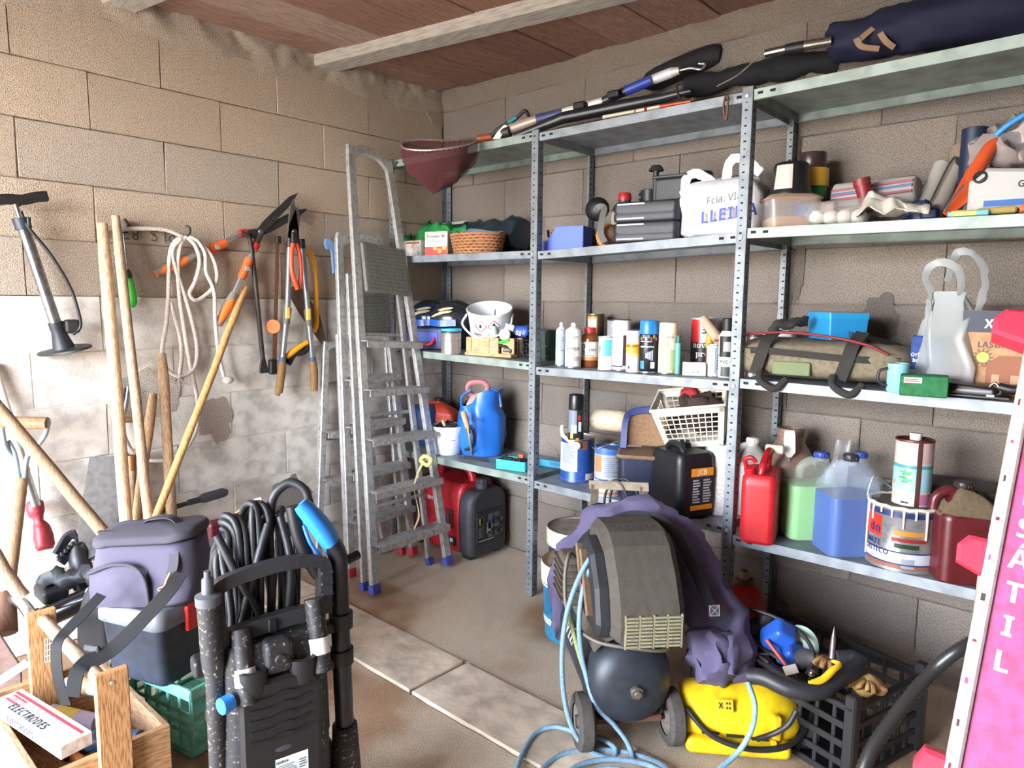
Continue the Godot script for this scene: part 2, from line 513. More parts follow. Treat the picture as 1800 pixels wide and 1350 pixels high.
func block_wall(nm: String, len: float, at: Transform3D, off_odd: float, off_even: float, pale_below: float, holes := []) -> Node3D:
	var w := st(nm)
	var core := B.new()
	core.xf = at
	core.box(V(len / 2, ROOM.y / 2 + 0.05, -0.105), V(len + 0.4, ROOM.y + 0.1, 0.19), 0.001)
	pt(w, "mortar", core, mt("#897e73", 0.95, 0.0, "speck", 3.0, "pit", 0.6))
	var cache := {}
	var warm := [mt("#c4b19b", 0.95, 0, "speck", V(3, 3, 3), "pit", 0.7), mt("#bfac97", 0.95, 0, "speck", V(3.2, 3.2, 3.2), "pit", 0.7), mt("#c8b59f", 0.95, 0, "speck", V(2.8, 2.8, 2.8), "pit", 0.7), mt("#bcad9c", 0.95, 0, "speck", V(3.1, 3.1, 3.1), "pit", 0.7)]
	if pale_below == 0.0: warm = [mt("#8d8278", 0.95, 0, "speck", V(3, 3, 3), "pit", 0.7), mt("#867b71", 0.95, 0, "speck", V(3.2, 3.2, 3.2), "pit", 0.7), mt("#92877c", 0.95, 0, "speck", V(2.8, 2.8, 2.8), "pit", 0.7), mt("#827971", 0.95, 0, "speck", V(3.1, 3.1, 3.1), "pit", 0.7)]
	var pale := [mt("#e2dcd2", 0.95, 0, "blotch", V(1.5, 1.5, 1.5), "pit", 0.1), mt("#dcd5ca", 0.95, 0, "blotch", V(1.3, 1.3, 1.3), "pit", 0.1), mt("#e6e0d6", 0.95, 0, "blotch", V(1.1, 1.1, 1.1), "pit", 0.1)]
	var lime: Material = mt("#dfd8cd", 0.95, 0, "blotch", V(1.4, 1.4, 1.4), "soft", 0.15)
	if pale_below > 0:
		var skim := B.new(); skim.xf = at
		skim.grid(46, 16, func(u: float, v: float):
			var q := V(u * len, v * (pale_below - 0.02), 0)
			return V(q.x, q.y, -0.0045 + nz(q, 6.0) * 0.0035))
		pt(w, "limewash_pointing", skim, lime)
	for r in 11:
		var y1 := Y0 + BH - BH * r
		var y0: float = max(y1 - BH, 0.0)
		if y1 < 0.03: continue
		var x := (off_odd if r % 2 == 0 else off_even) - BW
		while x < len:
			var a: float = max(x, 0.0); var b: float = min(x + BW, len)
			if b - a > 0.03:
				var key := Vector3i(roundi((b - a) * 200), roundi((y1 - y0) * 500), rng.randi() % 3)
				if not cache.has(key): cache[key] = block_mesh(b - a - 0.0025, y1 - y0 - 0.003, 0.05, key.z)
				var low := y1 < pale_below + 0.02
				var m: Material = (pale if low else warm)[rng.randi() % (3 if low else 4)]
				if low and rng.randf() < 0.12: m = warm[3]
				var o := mi("block", cache[key], m, w)
				o.transform = at * Transform3D(Basis(), V((a + b) / 2, (y0 + y1) / 2, -0.025 + rnd(-0.0025, 0.001)))
			x += BW
	return w

func lumps(w: Node3D, at: Transform3D, len: float, y0: float, y1: float, nm: String, m: Material, seed_: float, out := 0.03) -> void:   # hand-thrown mortar along the top of a wall
	var b := B.new(); b.xf = at
	b.grid(int(len / 0.014), 12, func(u: float, v: float):
		var q := V(u * len + seed_, v * (y1 - y0), 0)
		var lo: float = y0 + nz(V(q.x, 0, 2), 2.0) * 0.05 + nz(V(q.x, 0, 5), 9.0) * 0.012
		var bulge: float = sin(PI * clampf(v * 0.9 + 0.05, 0, 1)) * 0.6 + v * 0.6
		return V(u * len, lerp(lo, y1 + 0.02, v), -0.006 + out * bulge * (0.55 + 0.9 * nz(q, 4.0) + 0.45 * smoothstep(0.35, 0.8, v) * nz(q, 15.0))))
	pt(w, nm, b, m)

func shell() -> void:
	# the floor: rough screed with a run of smooth slabs let into it
	var fl := st("floor")
	var screed := mt("#a58f78", 0.95, 0, "blotch", V(0.9, 0.9, 0.9), "pit", 1.0)
	var red := mt("#8f7259", 0.95, 0, "blotch", V(1.3, 1.3, 1.3), "pit", 1.0)
	var b := B.new()
	b.box(V(2.2, -0.11, 2.05), V(4.8, 0.2, 4.5), 0.001)
	pt(fl, "sub_floor", b, screed)
	for z in [[0.0, 1.012, 0], [1.285, 4.1, 1]]:
		b = B.new()
		var n := int((z[1] - z[0]) / 0.03)
		b.grid(140, n, func(u: float, v: float):
			var q := V(u * 4.4, 0, lerp(z[0], z[1], v))
			q.y = -0.003 + nz(q, 2.0) * 0.004 + nz(q, 14.0) * 0.0016 - max(0.0, nz(q, 38.0) - 0.32) * 0.018
			return q)
		var dirt := func(p: Vector3) -> Color:
			var f: float = smoothstep(-0.15, 0.28, nz(p + V(3, 0, 1), 1.15)) 
			f = clampf(f * (1.0 - 0.45 * smoothstep(-0.1, 0.4, nz(p, 4.0))) + 0.2 * nz(p, 9.0), 0, 1)
			return ink("#e6d2b6").lerp(ink("#b08a66"), f)
		for i in b.v.size(): b.c[i] = dirt.call(b.v[i])
		var m := StandardMaterial3D.new(); m.vertex_color_use_as_albedo = true; m.roughness = 0.95
		m.albedo_texture = surf("speck"); m.uv1_triplanar = true; m.uv1_scale = V(4, 4, 4); m.normal_enabled = true; m.normal_texture = surf("pit"); m.normal_scale = 1.2
		pt(fl, "screed", b, m)
	var x := -0.62
	var slab_m := [mt("#d8c6ae", 0.9, 0, "blotch", V(1.1, 1.1, 1.1), "soft", 0.3), mt("#d2bfa6", 0.9, 0, "blotch", V(0.8, 0.8, 0.8), "soft", 0.4)]
	var i := 0
	while x < 4.4:
		b = B.new()
		var x0: float = max(x, 0.01); var x1: float = min(x + 0.92, 4.39)
		b.box(V((x0 + x1) / 2 + 0.002, -0.02, 1.148), V(x1 - x0 - 0.008, 0.05, 0.262), 0.004)
		pt(fl, "slab", b, slab_m[i % 2]); i += 1; x += 0.925
	# walls of concrete block
	var back := block_wall("wall_back", ROOM.x, Transform3D(), 0.4653, 0.2373, 0.0)
	var left := block_wall("wall_left", ROOM.z, Transform3D(Basis(V(0, 0, -1), V(0, 1, 0), V(1, 0, 0)), V(0, 0, ROOM.z)), fmod(ROOM.z - 0.505, 0.5), fmod(ROOM.z - 0.7675, 0.5), 1.33)
	block_wall("wall_right", ROOM.z, Transform3D(Basis(V(0, 0, 1), V(0, 1, 0), V(-1, 0, 0)), V(ROOM.x, 0, 0)), 0.3, 0.05, 0.0)
	var lump_m := mt("#bdad9b", 0.98, 0, "speck", V(3, 3, 3), "pit", 1.0)
	lumps(left, Transform3D(Basis(V(0, 0, -1), V(0, 1, 0), V(1, 0, 0)), V(0, 0, ROOM.z)), ROOM.z, 2.31, 2.46, "ring_mortar", lump_m, 0.0, 0.028)
	lumps(back, Transform3D(), ROOM.x, 2.35, 2.46, "ring_mortar", mt("#8d8073", 0.98, 0, "speck", V(3, 3, 3), "pit", 1.0), 4.0, 0.03)
	# smears of later mortar and a damp stain
	for q in [[left, V(0.000, 0.792, 1.337), 0.075, 0.09, "#c2b2a3", 1], [left, V(0.000, 0.393, 0.998), 0.1, 0.085, "#9c968f", 1], [left, V(0.000, 0.913, 1.609), 0.13, 0.1, "#cbc1b4", 1], [left, V(0.000, 2.322, 0.037), 0.07, 0.06, "#b3a290", 1], [back, V(2.270, 1.267, 0.000), 0.065, 0.09, "#6f675f", 0], [back, V(1.985, 1.457, 0.000), 0.02, 0.13, "#756c63", 0], [back, V(0.741, 0.539, 0.000), 0.1, 0.1, "#978b80", 0]]:
		var poly := []
		for k in 36:
			var a := TAU * k / 36
			var w: float = 1.0 + 0.45 * nz(V(cos(a), sin(a), q[1].x * 9.0 + q[1].z * 7.0), 1.0)
			poly.append(Vector2(cos(a) * q[2] * w, sin(a) * q[3] * w))
		b = B.new(); b.prism(poly, 0.006, 0.002)
		b.put(Transform3D(Basis(V(0, 0, -1), V(0, 1, 0), V(1, 0, 0)) if q[5] == 1 else Basis(), q[1]), 0)
		pt(q[0], "mortar_smear", b, mt(q[4], 0.97, 0, "speck", 3.0, "pit", 0.8))
	# front: the opening the daylight comes through, under a lintel
	var fr := st("wall_front")
	var plain := mt("#b5aa9c", 0.95, 0, "speck", V(3, 3, 3))
	for q in [[-0.2, OPEN_X0, 0.0, 2.65], [OPEN_X1, ROOM.x + 0.2, 0.0, 2.65], [OPEN_X0, OPEN_X1, OPEN_Y, 2.65]]:
		if q[1] - q[0] < 0.02: continue
		b = B.new(); b.box(V((q[0] + q[1]) / 2, (q[2] + q[3]) / 2, ROOM.z + 0.1), V(q[1] - q[0], q[3] - q[2], 0.2), 0.004)
		pt(fr, "block_panel", b, plain)
	# ceiling: fired clay boards between concrete joists
	var ce := st("ceiling")
	b = B.new(); b.box(V(2.2, 2.58, 2.05), V(4.8, 0.18, 4.5), 0.001)
	pt(ce, "slab", b, mt("#8a7a6d", 0.95, 0, "speck", 3.0))
	var near0 := V(0.329, 2.400, 0.755); var near1 := V(0.933, 2.400, 0.656)
	var d := (near1 - near0).normalized()
	var sk := d.z / d.x
	var clay := [mt("#84604f", 0.9, 0, "blotch", V(14, 1.0, 1.1), "soft", 0.4), mt("#7a584a", 0.9, 0, "blotch", V(11, 1.0, 0.9), "soft", 0.4), mt("#8f6e5d", 0.9, 0, "blotch", V(9, 1.0, 1.3), "soft", 0.4), mt("#9a8172", 0.9, 0, "blotch", V(7, 1.0, 1.0), "soft", 0.4)]
	var zj := []
	for k in 6: zj.append(near0.z - near0.x * sk - 0.06 + 0.9 * k)
	for k in zj.size():
		var z0: float = zj[k] - (0.7 if k == 0 else 0.9); var z1: float = zj[k]
		if k > 0: 
			b = B.new()
			var ang := atan2(-sk, 1.0)
			b.xf = Transform3D(Basis(Vector3.UP, ang), V(2.2, 2.44, zj[k - 1] + 2.2 * sk))
			b.box(Vector3(), V(4.5, 0.085, 0.12), 0.006)
			for q in b.v.size(): b.v[q] += V(0, nz(b.v[q], 2.0) * 0.003, 0)
			var beam := pt(ce, "joist", b, mt("#a9a297", 0.9, 0, "blotch", V(1.2, 9, 9), "soft", 0.5))
		var xx := -0.05
		while xx < 4.45:
			b = B.new()
			b.box(V(xx + 0.12, 2.462 + rnd(-0.004, 0.003), (z0 + z1) / 2 + (xx + 0.12) * sk), V(0.236, 0.03, z1 - z0 - 0.04), 0.003)
			pt(ce, "clay_board", b, clay[rng.randi() % (3 if k < 2 else 4)] if xx > 0.3 or k < 1 else clay[2 + rng.randi() % 2])
			xx += 0.24
	# the yard outside the opening
	var yard := st("ground")
	b = B.new(); b.box(V(2.2, -0.13, 11.2), V(40, 0.2, 13.6), 0.01)
	pt(yard, "paving", b, mt("#b9ab98", 0.95, 0, "blotch", V(0.4, 0.4, 0.4)))

const OPEN_X0 := 0.15
const OPEN_X1 := 2.3
const OPEN_Y := 2.35

func shelf(u: Node3D, x0: float, x1: float, ya: float, yb: float, m: Material) -> void:   # a folded tray, ya/yb the height at its two ends
	var b := B.new()
	var w := x1 - x0; var lip := 0.033
	b.xf = Transform3D(Basis(Vector3.BACK, atan2(yb - ya, w)), V((x0 + x1) / 2, (ya + yb) / 2, 0.212))
	b.box(V(0, -0.0006, 0), V(w, 0.0012, 0.392), 0.0005)
	for s in [-1.0, 1.0]:
		b.box(V(0, -lip / 2, s * 0.1965), V(w, lip, 0.0014), 0.0005)
		b.box(V(0, -lip, s * 0.19), V(w, 0.0014, 0.013), 0.0005)
		b.box(V(s * (w / 2 - 0.001), -lip / 2, 0), V(0.0014, lip, 0.385), 0.0005)
	var p := pt(u, "shelf_tray", b, m)
	b = B.new()
	b.xf = Transform3D(Basis(Vector3.BACK, atan2(yb - ya, w)), V((x0 + x1) / 2, (ya + yb) / 2, 0.212))
	for s in [-1.0, 1.0]:
		for k in [0.021, 0.062]: b.rbox(V(s * (w / 2 - k), -0.014, 0.1972), V(0.018, 0.009, 0.0016), 0.004, 2)
	pt(p, "slot", b, mt("#15171a", 0.9))

func upright(u: Node3D, x: float, z: float, sx: float, sz: float, m: Material) -> void:   # slotted angle post; sx, sz the way its flanges run from the heel
	var b := B.new(); var h := 2.03
	b.box(V(x + sx * 0.0175, h / 2, z), V(0.035, h, 0.0018), 0.0006)
	b.box(V(x, h / 2, z + sz * 0.0175), V(0.0018, h, 0.035), 0.0006)
	b.cyl(V(x + sx * 0.0175, h / 2, z), V(x + sx * 0.0175, h / 2 + 0.001, z), 0.001)
	var p := pt(u, "upright", b, m)
	b = B.new()
	var y := 0.03
	while y < h - 0.01:
		for f in 2:
			var c := V(x + sx * 0.02, y, z + 0.0003) if f == 0 else V(x + 0.0003 * -sx, y, z + sz * 0.02)
			var big: float = 0.0065 if int(y / 0.025) % 2 == 0 else 0.0045
			if f == 0: b.rbox(c, V(big * 1.6, big, 0.0026), 0.003, 2)
			else: b.rbox(c, V(0.0026, big, big * 1.6), 0.003, 2)
		y += 0.025
	pt(p, "punched_hole", b, mt("#17191c", 0.9)).set_meta("kind", "stuff")

func shelving() -> void:
	var gray_m := mt("#8b9298", 0.5, 0.25, "blotch", V(1.5, 1.5, 1.5))
	var green_m := mt("#93a098", 0.5, 0.2, "blotch", V(1.3, 1.3, 1.3))
	var post_m := mt("#7b8287", 0.5, 0.3, "blotch", V(2, 2, 2))
	var L := th("shelf_unit", "grey slotted-angle shelf unit in the corner behind the ladders", "shelving", V(0.05, 0, 0.41), 0, "grey metal shelf units")
	var M := th("shelf_unit", "grey slotted-angle shelf unit full of spray cans and paint tins", "shelving", V(1.03, 0, 0.41), 0, "grey metal shelf units")
	var Rr := th("shelf_unit", "greenish grey shelf unit carrying the khaki bag and coloured jugs", "shelving", V(1.96, 0, 0.41), 0, "grey metal shelf units")
	for q in [[L, 0.045, 1.012, [[2.022, 2.022, 1], [1.542, 1.535, 0], [1.07, 1.055, 1], [0.537, 0.546, 1]]], [M, 1.038, 1.925, [[2.016, 2.016, 0], [1.53, 1.557, 0], [1.038, 1.05, 0], [0.535, 0.533, 0]]], [Rr, 1.955, 2.90, [[2.018, 2.025, 1], [1.57, 1.56, 1], [1.062, 1.057, 0], [0.505, 0.519, 0]]]]:
		var u: Node3D = q[0]
		var keep := u.position; u.position = Vector3()
		for s in q[3]: shelf(u, q[1], q[2], s[0], s[1], green_m if s[2] == 1 else gray_m)
		for c in u.get_children():
			c.position = -keep
		u.position = keep
	for q in [[L, 0.04, 0.4115, 1.0, -1.0], [L, 0.04, 0.012, 1.0, 1.0], [L, 1.034, 0.4115, -1.0, -1.0], [L, 1.034, 0.012, -1.0, 1.0], [M, 1.952, 0.4115, -1.0, -1.0], [M, 1.952, 0.012, -1.0, 1.0], [Rr, 2.905, 0.4115, -1.0, -1.0], [Rr, 2.905, 0.012, -1.0, 1.0]]:
		var u: Node3D = q[0]
		upright(u, q[1], q[2], q[3], q[4], post_m)
		u.get_child(u.get_child_count() - 1).position = -u.position
	# bolt heads where trays meet the posts
	for q in [[L, 1.012, [1.52, 1.04, 0.525]], [M, 1.934, [2.0, 1.54, 1.035, 0.52]]]:
		for y in q[2]:
			var b := B.new(); b.cyl(V(q[1], y, 0.412), V(q[1], y, 0.417), 0.007, 8)
			pw(q[0], "bolt", b, mt("#c8ccd0", 0.35, 0.9))

# ---------------------------------------------------------------- tools hung on and leaning against the block wall
func wood(col: String, dir := Vector3.UP) -> StandardMaterial3D:
	var s := V(14, 14, 14)
	var a := dir.abs()
	if a.y >= a.x and a.y >= a.z: s.y = 1.2
	elif a.z >= a.x: s.z = 1.2
	else: s.x = 1.2
	return mt(col, 0.75, 0, "grain", s)

func pole(nm: String, label: String, top: Vector3, via: Vector3, r: float, col: String, group := "", stop := 0.01) -> Node3D:   # a round handle running through two points down to the floor
	var d := (via - top).normalized()
	var foot := top + d * ((stop - top.y) / d.y)
	var t := th(nm, label, "pole", foot, 0, group)
	var pts := []; var rr_ := []
	for i in 13:
		var f := i / 12.0
		pts.append(top.lerp(foot, f) + V(0, 0, nz(top * 3 + V(f * 3, 0, 0), 1.0) * 0.004)); rr_.append(r * (1.0 + 0.05 * nz(top + V(0, f * 5, 0), 2.0)) * (0.8 if i == 0 else 1.0))
	pw(t, "shaft", B.new().tube(pts, rr_, 14), wood(col))
	return t

func wall_tools() -> void:
	var black := mt("#1d1d1f", 0.5)
	var steel := mt("#9b9da0", 0.3, 0.9, "scratch", 3.0)
	var iron := mt("#4a4440", 0.55, 0.6, "blotch", 6.0)
	# floor pump
	var t := th("bicycle_pump", "black and chrome bicycle floor pump hung on the block wall", "pump", V(0.090, 1.135, 1.937))
	var a := V(0.070, 1.568, 2.021); var e := V(0.070, 1.215, 1.938)
	var dir := (e - a).normalized()
	pw(t, "barrel", B.new().cyl(a, e, 0.019, 20), steel)
	pw(t, "collar", B.new().cyl(a - dir * 0.018, a + dir * 0.022, 0.026, 18), mt("#2a3440", 0.45))
	var b := B.new()
	b.cyl(a - dir * 0.075, a - dir * 0.015, 0.008, 10)
	pw(t, "piston_rod", b, steel)
	var hl := V(0.070, 1.637, 2.091); var hr := V(0.070, 1.667, 1.941)
	b = B.new()
	b.sweep(sp([hl, hl.lerp(hr, 0.25), hl.lerp(hr, 0.5) + V(0, -0.006, 0), hl.lerp(hr, 0.78), hr], 4), [Vector2(0.8, -1), Vector2(1, -0.5), Vector2(1, 0.5), Vector2(0.8, 1), Vector2(-0.8, 1), Vector2(-1, 0.5), Vector2(-1, -0.5), Vector2(-0.8, -1)], 0.0165)
	b.cyl(hl.lerp(hr, 0.42) + V(0, -0.01, 0), a - dir * 0.06, 0.017, 12, 0.011)
	var hd := pw(t, "handle", b, black)
	for k in 7:
		var p := hl.lerp(hr, 0.6 + 0.05 * k)
		pw(hd, "grip_rib", B.new().box(p - t.position * 0 + V(0.0165, -0.005, 0), V(0.003, 0.012, 0.006), 0.001), mt("#3a3a3c", 0.6)).position = -t.position
	for c in hd.get_children(): c.position = Vector3()
	b = B.new(); b.xf = Transform3D(B.facing(dir), e)
	b.lathe([Vector2(0, -0.012), Vector2(0.024, -0.012), Vector2(0.024, 0.012), Vector2(0.022, 0.02), Vector2(0.036, 0.085), Vector2(0, 0.086)], 18)
	pw(t, "socket", b, mt("#23272c", 0.5))
	b = B.new(); b.xf = Transform3D(B.facing(dir), e + dir * 0.088)
	b.lathe([Vector2(0, -0.003), Vector2(0.1, -0.003), Vector2(0.112, 0.0), Vector2(0.115, 0.006), Vector2(0.11, 0.008), Vector2(0, 0.006)], 24, Vector3(), 1.0, 0.62)
	pw(t, "foot_plate", b, mt("#2b2b2c", 0.5, 0.3))
	b = B.new(); b.rbox(V(0.075, 1.211, 1.891), V(0.04, 0.05, 0.05), 0.012)
	b.cyl(V(0.075, 1.215, 1.910), V(0.075, 1.199, 1.938), 0.014)
	pw(t, "valve_block", b, mt("#2a2725", 0.6))
	pw(t, "hose", B.new().tube(sp([V(0.075, 1.606, 2.023), V(0.095, 1.552, 2.008), V(0.100, 1.465, 1.950), V(0.100, 1.356, 1.897), V(0.100, 1.260, 1.873), V(0.095, 1.209, 1.869), V(0.085, 1.182, 1.891)], 8), 0.0055, 8), black)
	pw(t, "hose_clip", B.new().box(V(0.090, 1.568, 2.006), V(0.02, 0.04, 0.012), 0.003), black)
	# printed mark on a block, upside down as it was laid
	b = B.new(); b.col = ink("#4d4a48")
	b.text("PLS_878", 0.042, flat(V(0.004, 1.566, 1.597), V(0, 0, 1), V(0, -1, 0), 0.001), "Droid Sans Mono", 700)
	var pm := pt(get_node("wall_left"), "printed_mark", b, paint(0.9)); pm.set_meta("label", "dark stencilled mark printed upside down on a block")
	# rope with its two hooks
	t = th("wall_hook", "black steel hook carrying the white rope hank", "hook", V(0.000, 1.578, 1.444))
	pw(t, "hook", B.new().tube(sp([V(0.000, 1.574, 1.444), V(0.050, 1.563, 1.457), V(0.062, 1.579, 1.445), V(0.060, 1.602, 1.444), V(0.050, 1.609, 1.455)], 5), 0.0045, 8), black)
	t = th("wall_bracket", "steel bracket disc on the wall behind the tallest wooden handles", "bracket", V(0.000, 1.567, 1.707))
	b = B.new(); b.cyl(V(0.000, 1.587, 1.674), V(0.018, 1.585, 1.680), 0.026, 16)
	pw(t, "disc", b, mt("#8d9088", 0.5, 0.5))
	pw(t, "arm", B.new().tube([V(0.012, 1.554, 1.747), V(0.030, 1.569, 1.707), V(0.030, 1.568, 1.673), V(0.028, 1.596, 1.664), V(0.020, 1.617, 1.675)], 0.007, 6), iron)
	t = th("rope_hank", "hank of white braided rope looped over a black wall hook", "rope", V(0.040, 1.562, 1.455))
	var rope := mt("#dccfc4", 0.95, 0, "blotch", 14.0, "soft", 1.0)
	b = B.new()
	for path in [[V(0.045, 1.565, 1.468), V(0.040, 1.587, 1.532), V(0.035, 1.583, 1.637), V(0.035, 1.572, 1.698), V(0.040, 1.554, 1.735), V(0.040, 1.494, 1.748), V(0.035, 1.366, 1.753), V(0.035, 1.194, 1.754), V(0.035, 1.019, 1.751), V(0.035, 0.885, 1.742), V(0.040, 0.758, 1.717), V(0.045, 0.692, 1.680), V(0.050, 0.662, 1.605), V(0.045, 0.671, 1.519), V(0.040, 0.738, 1.455), V(0.035, 0.826, 1.428), V(0.035, 0.924, 1.434), V(0.045, 1.046, 1.459), V(0.050, 1.188, 1.478), V(0.050, 1.327, 1.492), V(0.050, 1.464, 1.491), V(0.055, 1.537, 1.478), V(0.055, 1.563, 1.455)],
			[V(0.050, 1.563, 1.457), V(0.055, 1.544, 1.500), V(0.050, 1.484, 1.523), V(0.045, 1.326, 1.533), V(0.045, 1.212, 1.547), V(0.040, 1.110, 1.565), V(0.040, 1.052, 1.561), V(0.035, 1.015, 1.534), V(0.040, 0.999, 1.500), V(0.045, 1.011, 1.460), V(0.045, 1.059, 1.432), V(0.045, 1.140, 1.429), V(0.050, 1.234, 1.448), V(0.050, 1.327, 1.470), V(0.050, 1.440, 1.503), V(0.055, 1.507, 1.513), V(0.060, 1.554, 1.480)],
			[V(0.060, 1.563, 1.454), V(0.065, 1.531, 1.426), V(0.060, 1.467, 1.408), V(0.055, 1.386, 1.428), V(0.050, 1.339, 1.451), V(0.050, 1.311, 1.433), V(0.050, 1.323, 1.395), V(0.050, 1.369, 1.347), V(0.055, 1.424, 1.335), V(0.060, 1.493, 1.357), V(0.060, 1.548, 1.407), V(0.060, 1.566, 1.438)],
			[V(0.065, 1.565, 1.447), V(0.068, 1.549, 1.415), V(0.065, 1.501, 1.387), V(0.060, 1.427, 1.383), V(0.060, 1.376, 1.361), V(0.060, 1.329, 1.351), V(0.055, 1.233, 1.350), V(0.050, 1.125, 1.342), V(0.050, 1.039, 1.331), V(0.045, 0.984, 1.316)],
			[V(0.040, 0.990, 1.505), V(0.040, 1.071, 1.490), V(0.040, 1.165, 1.493), V(0.045, 1.246, 1.514), V(0.045, 1.304, 1.525)]]:
		var pts := sp(path, 7)
		var r0: Array = []
		for i in pts.size(): r0.append(0.0082 * (1.0 + 0.08 * sin(i * 2.6)))
		b.tube(pts, r0, 8)
	pw(t, "strand", b, rope)
	b = B.new()
	b.ball(V(0.050, 0.968, 1.301), V(0.02, 0.017, 0.024), 7)
	for k in 9:
		var q := V(0.045, 0.984, 1.512)
		b.tube(sp([q, q + V(0.008, -0.012 + 0.01 * sin(k * 2.0), -0.02 + k * 0.005), q + V(0.012, -0.02 - 0.006 * cos(k * 1.7), -0.045 + k * 0.0105)], 4), 0.0022, 5)
	pw(t, "frayed_end", b, rope)
	# screwdriver
	t = th("screwdriver", "screwdriver with a bright green grip hung beside a wooden handle", "screwdriver", V(0.030, 1.346, 1.665))
	pw(t, "blade", B.new().cyl(V(0.020, 1.568, 1.681), V(0.030, 1.416, 1.676), 0.0035, 8), steel)
	pw(t, "neck", B.new().tube([V(0.030, 1.425, 1.678), V(0.030, 1.403, 1.673), V(0.030, 1.381, 1.670)], [0.009, 0.0135, 0.01], 12), mt("#22262c", 0.5))
	pw(t, "grip", B.new().tube(sp([V(0.030, 1.390, 1.671), V(0.033, 1.346, 1.666), V(0.033, 1.302, 1.664), V(0.033, 1.280, 1.672)], 4), [0.0125, 0.0125, 0.013, 0.0135, 0.0142, 0.0148, 0.0155, 0.016, 0.016, 0.0155, 0.0145, 0.012, 0.006], 12), mt("#3fc43a", 0.4))
	# hedge shears
	t = th("hedge_shears", "open hedge shears with orange and grey telescopic grips", "shears", V(0.030, 1.614, 1.124))
	var pv := V(0.035, 1.613, 1.126)
	var blade := mt("#55534f", 0.45, 0.7, "blotch", 5.0)
	for q in [[V(0.035, 1.803, 0.936), 0.012, 1.0], [V(0.035, 1.737, 0.882), -0.002, -1.0]]:
		var d: Vector3 = (q[0] - pv).normalized(); var l: float = (q[0] - pv).length()
		var pz := B.new(); pz.xf = Transform3D(Basis(d, V(1, 0, 0).cross(d), V(1, 0, 0)), pv + V(q[1] * 0.7, 0, 0))
		pz.prism([Vector2(-0.05, -0.012), Vector2(0, -0.018), Vector2(0.05, -0.019 + 0.004 * q[2]), Vector2(l * 0.8, -0.014), Vector2(l, 0), Vector2(l * 0.82, 0.016), Vector2(0.05, 0.019 + 0.004 * q[2]), Vector2(-0.04, 0.014)], 0.004, 0.0008)
		pw(t, "blade", pz, blade)
	b = B.new(); b.cyl(pv - V(0.008, 0, 0), pv + V(0.016, 0, 0), 0.013, 8)
	pw(t, "pivot_bolt", b, steel)
	for q in [[V(0.032, 1.614, 1.125), V(0.030, 1.597, 1.209), V(0.030, 1.548, 1.292), V(0.030, 1.516, 1.356), V(0.030, 1.491, 1.419), V(0.030, 1.413, 1.571)], [V(0.045, 1.600, 1.127), V(0.050, 1.539, 1.161), V(0.050, 1.483, 1.189), V(0.050, 1.411, 1.223), V(0.050, 1.342, 1.261), V(0.050, 1.207, 1.334)]]:
		var arm := B.new(); arm.tube([q[0], q[0].lerp(q[1], 0.5), q[1]], [0.014, 0.015, 0.012], 6)
		pw(t, "tang", arm, blade)
		pw(t, "collar", B.new().tube([q[0].lerp(q[1], 0.72), q[0].lerp(q[1], 1.08)], 0.019, 12), mt("#b3262b", 0.45))
		pw(t, "tube", B.new().cyl(q[1], q[4], 0.0105, 14), mt("#b9bbbd", 0.35, 0.85))
		pw(t, "twist_lock", B.new().tube([q[2].lerp(q[1], 0.15), q[2], q[3], q[3].lerp(q[4], 0.1)], [0.0165, 0.019, 0.018, 0.0145], 12), mt("#d9612a", 0.5))
		pw(t, "lock_panel", B.new().box(q[2].lerp(q[3], 0.5) + V(0.018, 0, 0), V(0.004, 0.018, 0.018), 0.001), mt("#9aa3a8", 0.4))
		var g := []; var gr := []
		for i in 11:
			var f := i / 10.0
			g.append(q[4].lerp(q[5], f)); gr.append(0.0165 + 0.0035 * sin(f * 5.5 - 0.6) + 0.003 * f)
		pw(t, "grip", B.new().tube(g, gr, 14), mt("#7c7b74", 0.7))
		for sgn in [-1.0, 1.0]:
			var s2 := []; var g2 := []
			for i in range(2, 10):
				s2.append(g[i] + V(0.006, 0.004 * sgn, -0.004 * sgn)); g2.append(gr[i] * (0.86 if i in [3, 4, 5, 6, 7, 8] else 0.6))
			pw(t, "grip_pad", B.new().tube(s2, g2, 12), mt("#dd7427", 0.6))
		pw(t, "end_cap", B.new().tube([g[10], g[10] + (g[10] - g[9]) * 0.12], gr[10] * 1.02, 14), mt("#d2692a", 0.6))
	# pry bar
	t = th("pry_bar", "dark steel pry bar with flattened tip hanging below the hedge shears", "crowbar", V(0.030, 0.987, 1.126))
	pw(t, "shaft", B.new().tube(sp([V(0.060, 1.597, 1.224), V(0.065, 1.591, 1.204), V(0.060, 1.564, 1.184), V(0.050, 1.455, 1.167), V(0.045, 1.281, 1.151), V(0.040, 1.104, 1.136), V(0.040, 1.052, 1.132)], 4), 0.0105, 6), iron)
	var q0 := V(0.040, 1.057, 1.132); var q1 := V(0.035, 0.985, 1.126)
	b = B.new(); b.xf = Transform3D(Basis(V(0, 0, -1), (q1 - q0).normalized(), V(1, 0, 0)), q0)
	var ll := (q1 - q0).length()
	b.prism([Vector2(-0.01, 0), Vector2(0.01, 0), Vector2(0.022, ll * 0.8), Vector2(0.02, ll), Vector2(-0.02, ll), Vector2(-0.022, ll * 0.8)], 0.01, 0.003)
	pw(t, "tip", b, iron)
	# loppers
	t = th("loppers", "long loppers with grey tube arms and brown grips hung on the wall", "loppers", V(0.060, 1.592, 0.963))
	var lb := V(0.070, 1.621, 0.980)
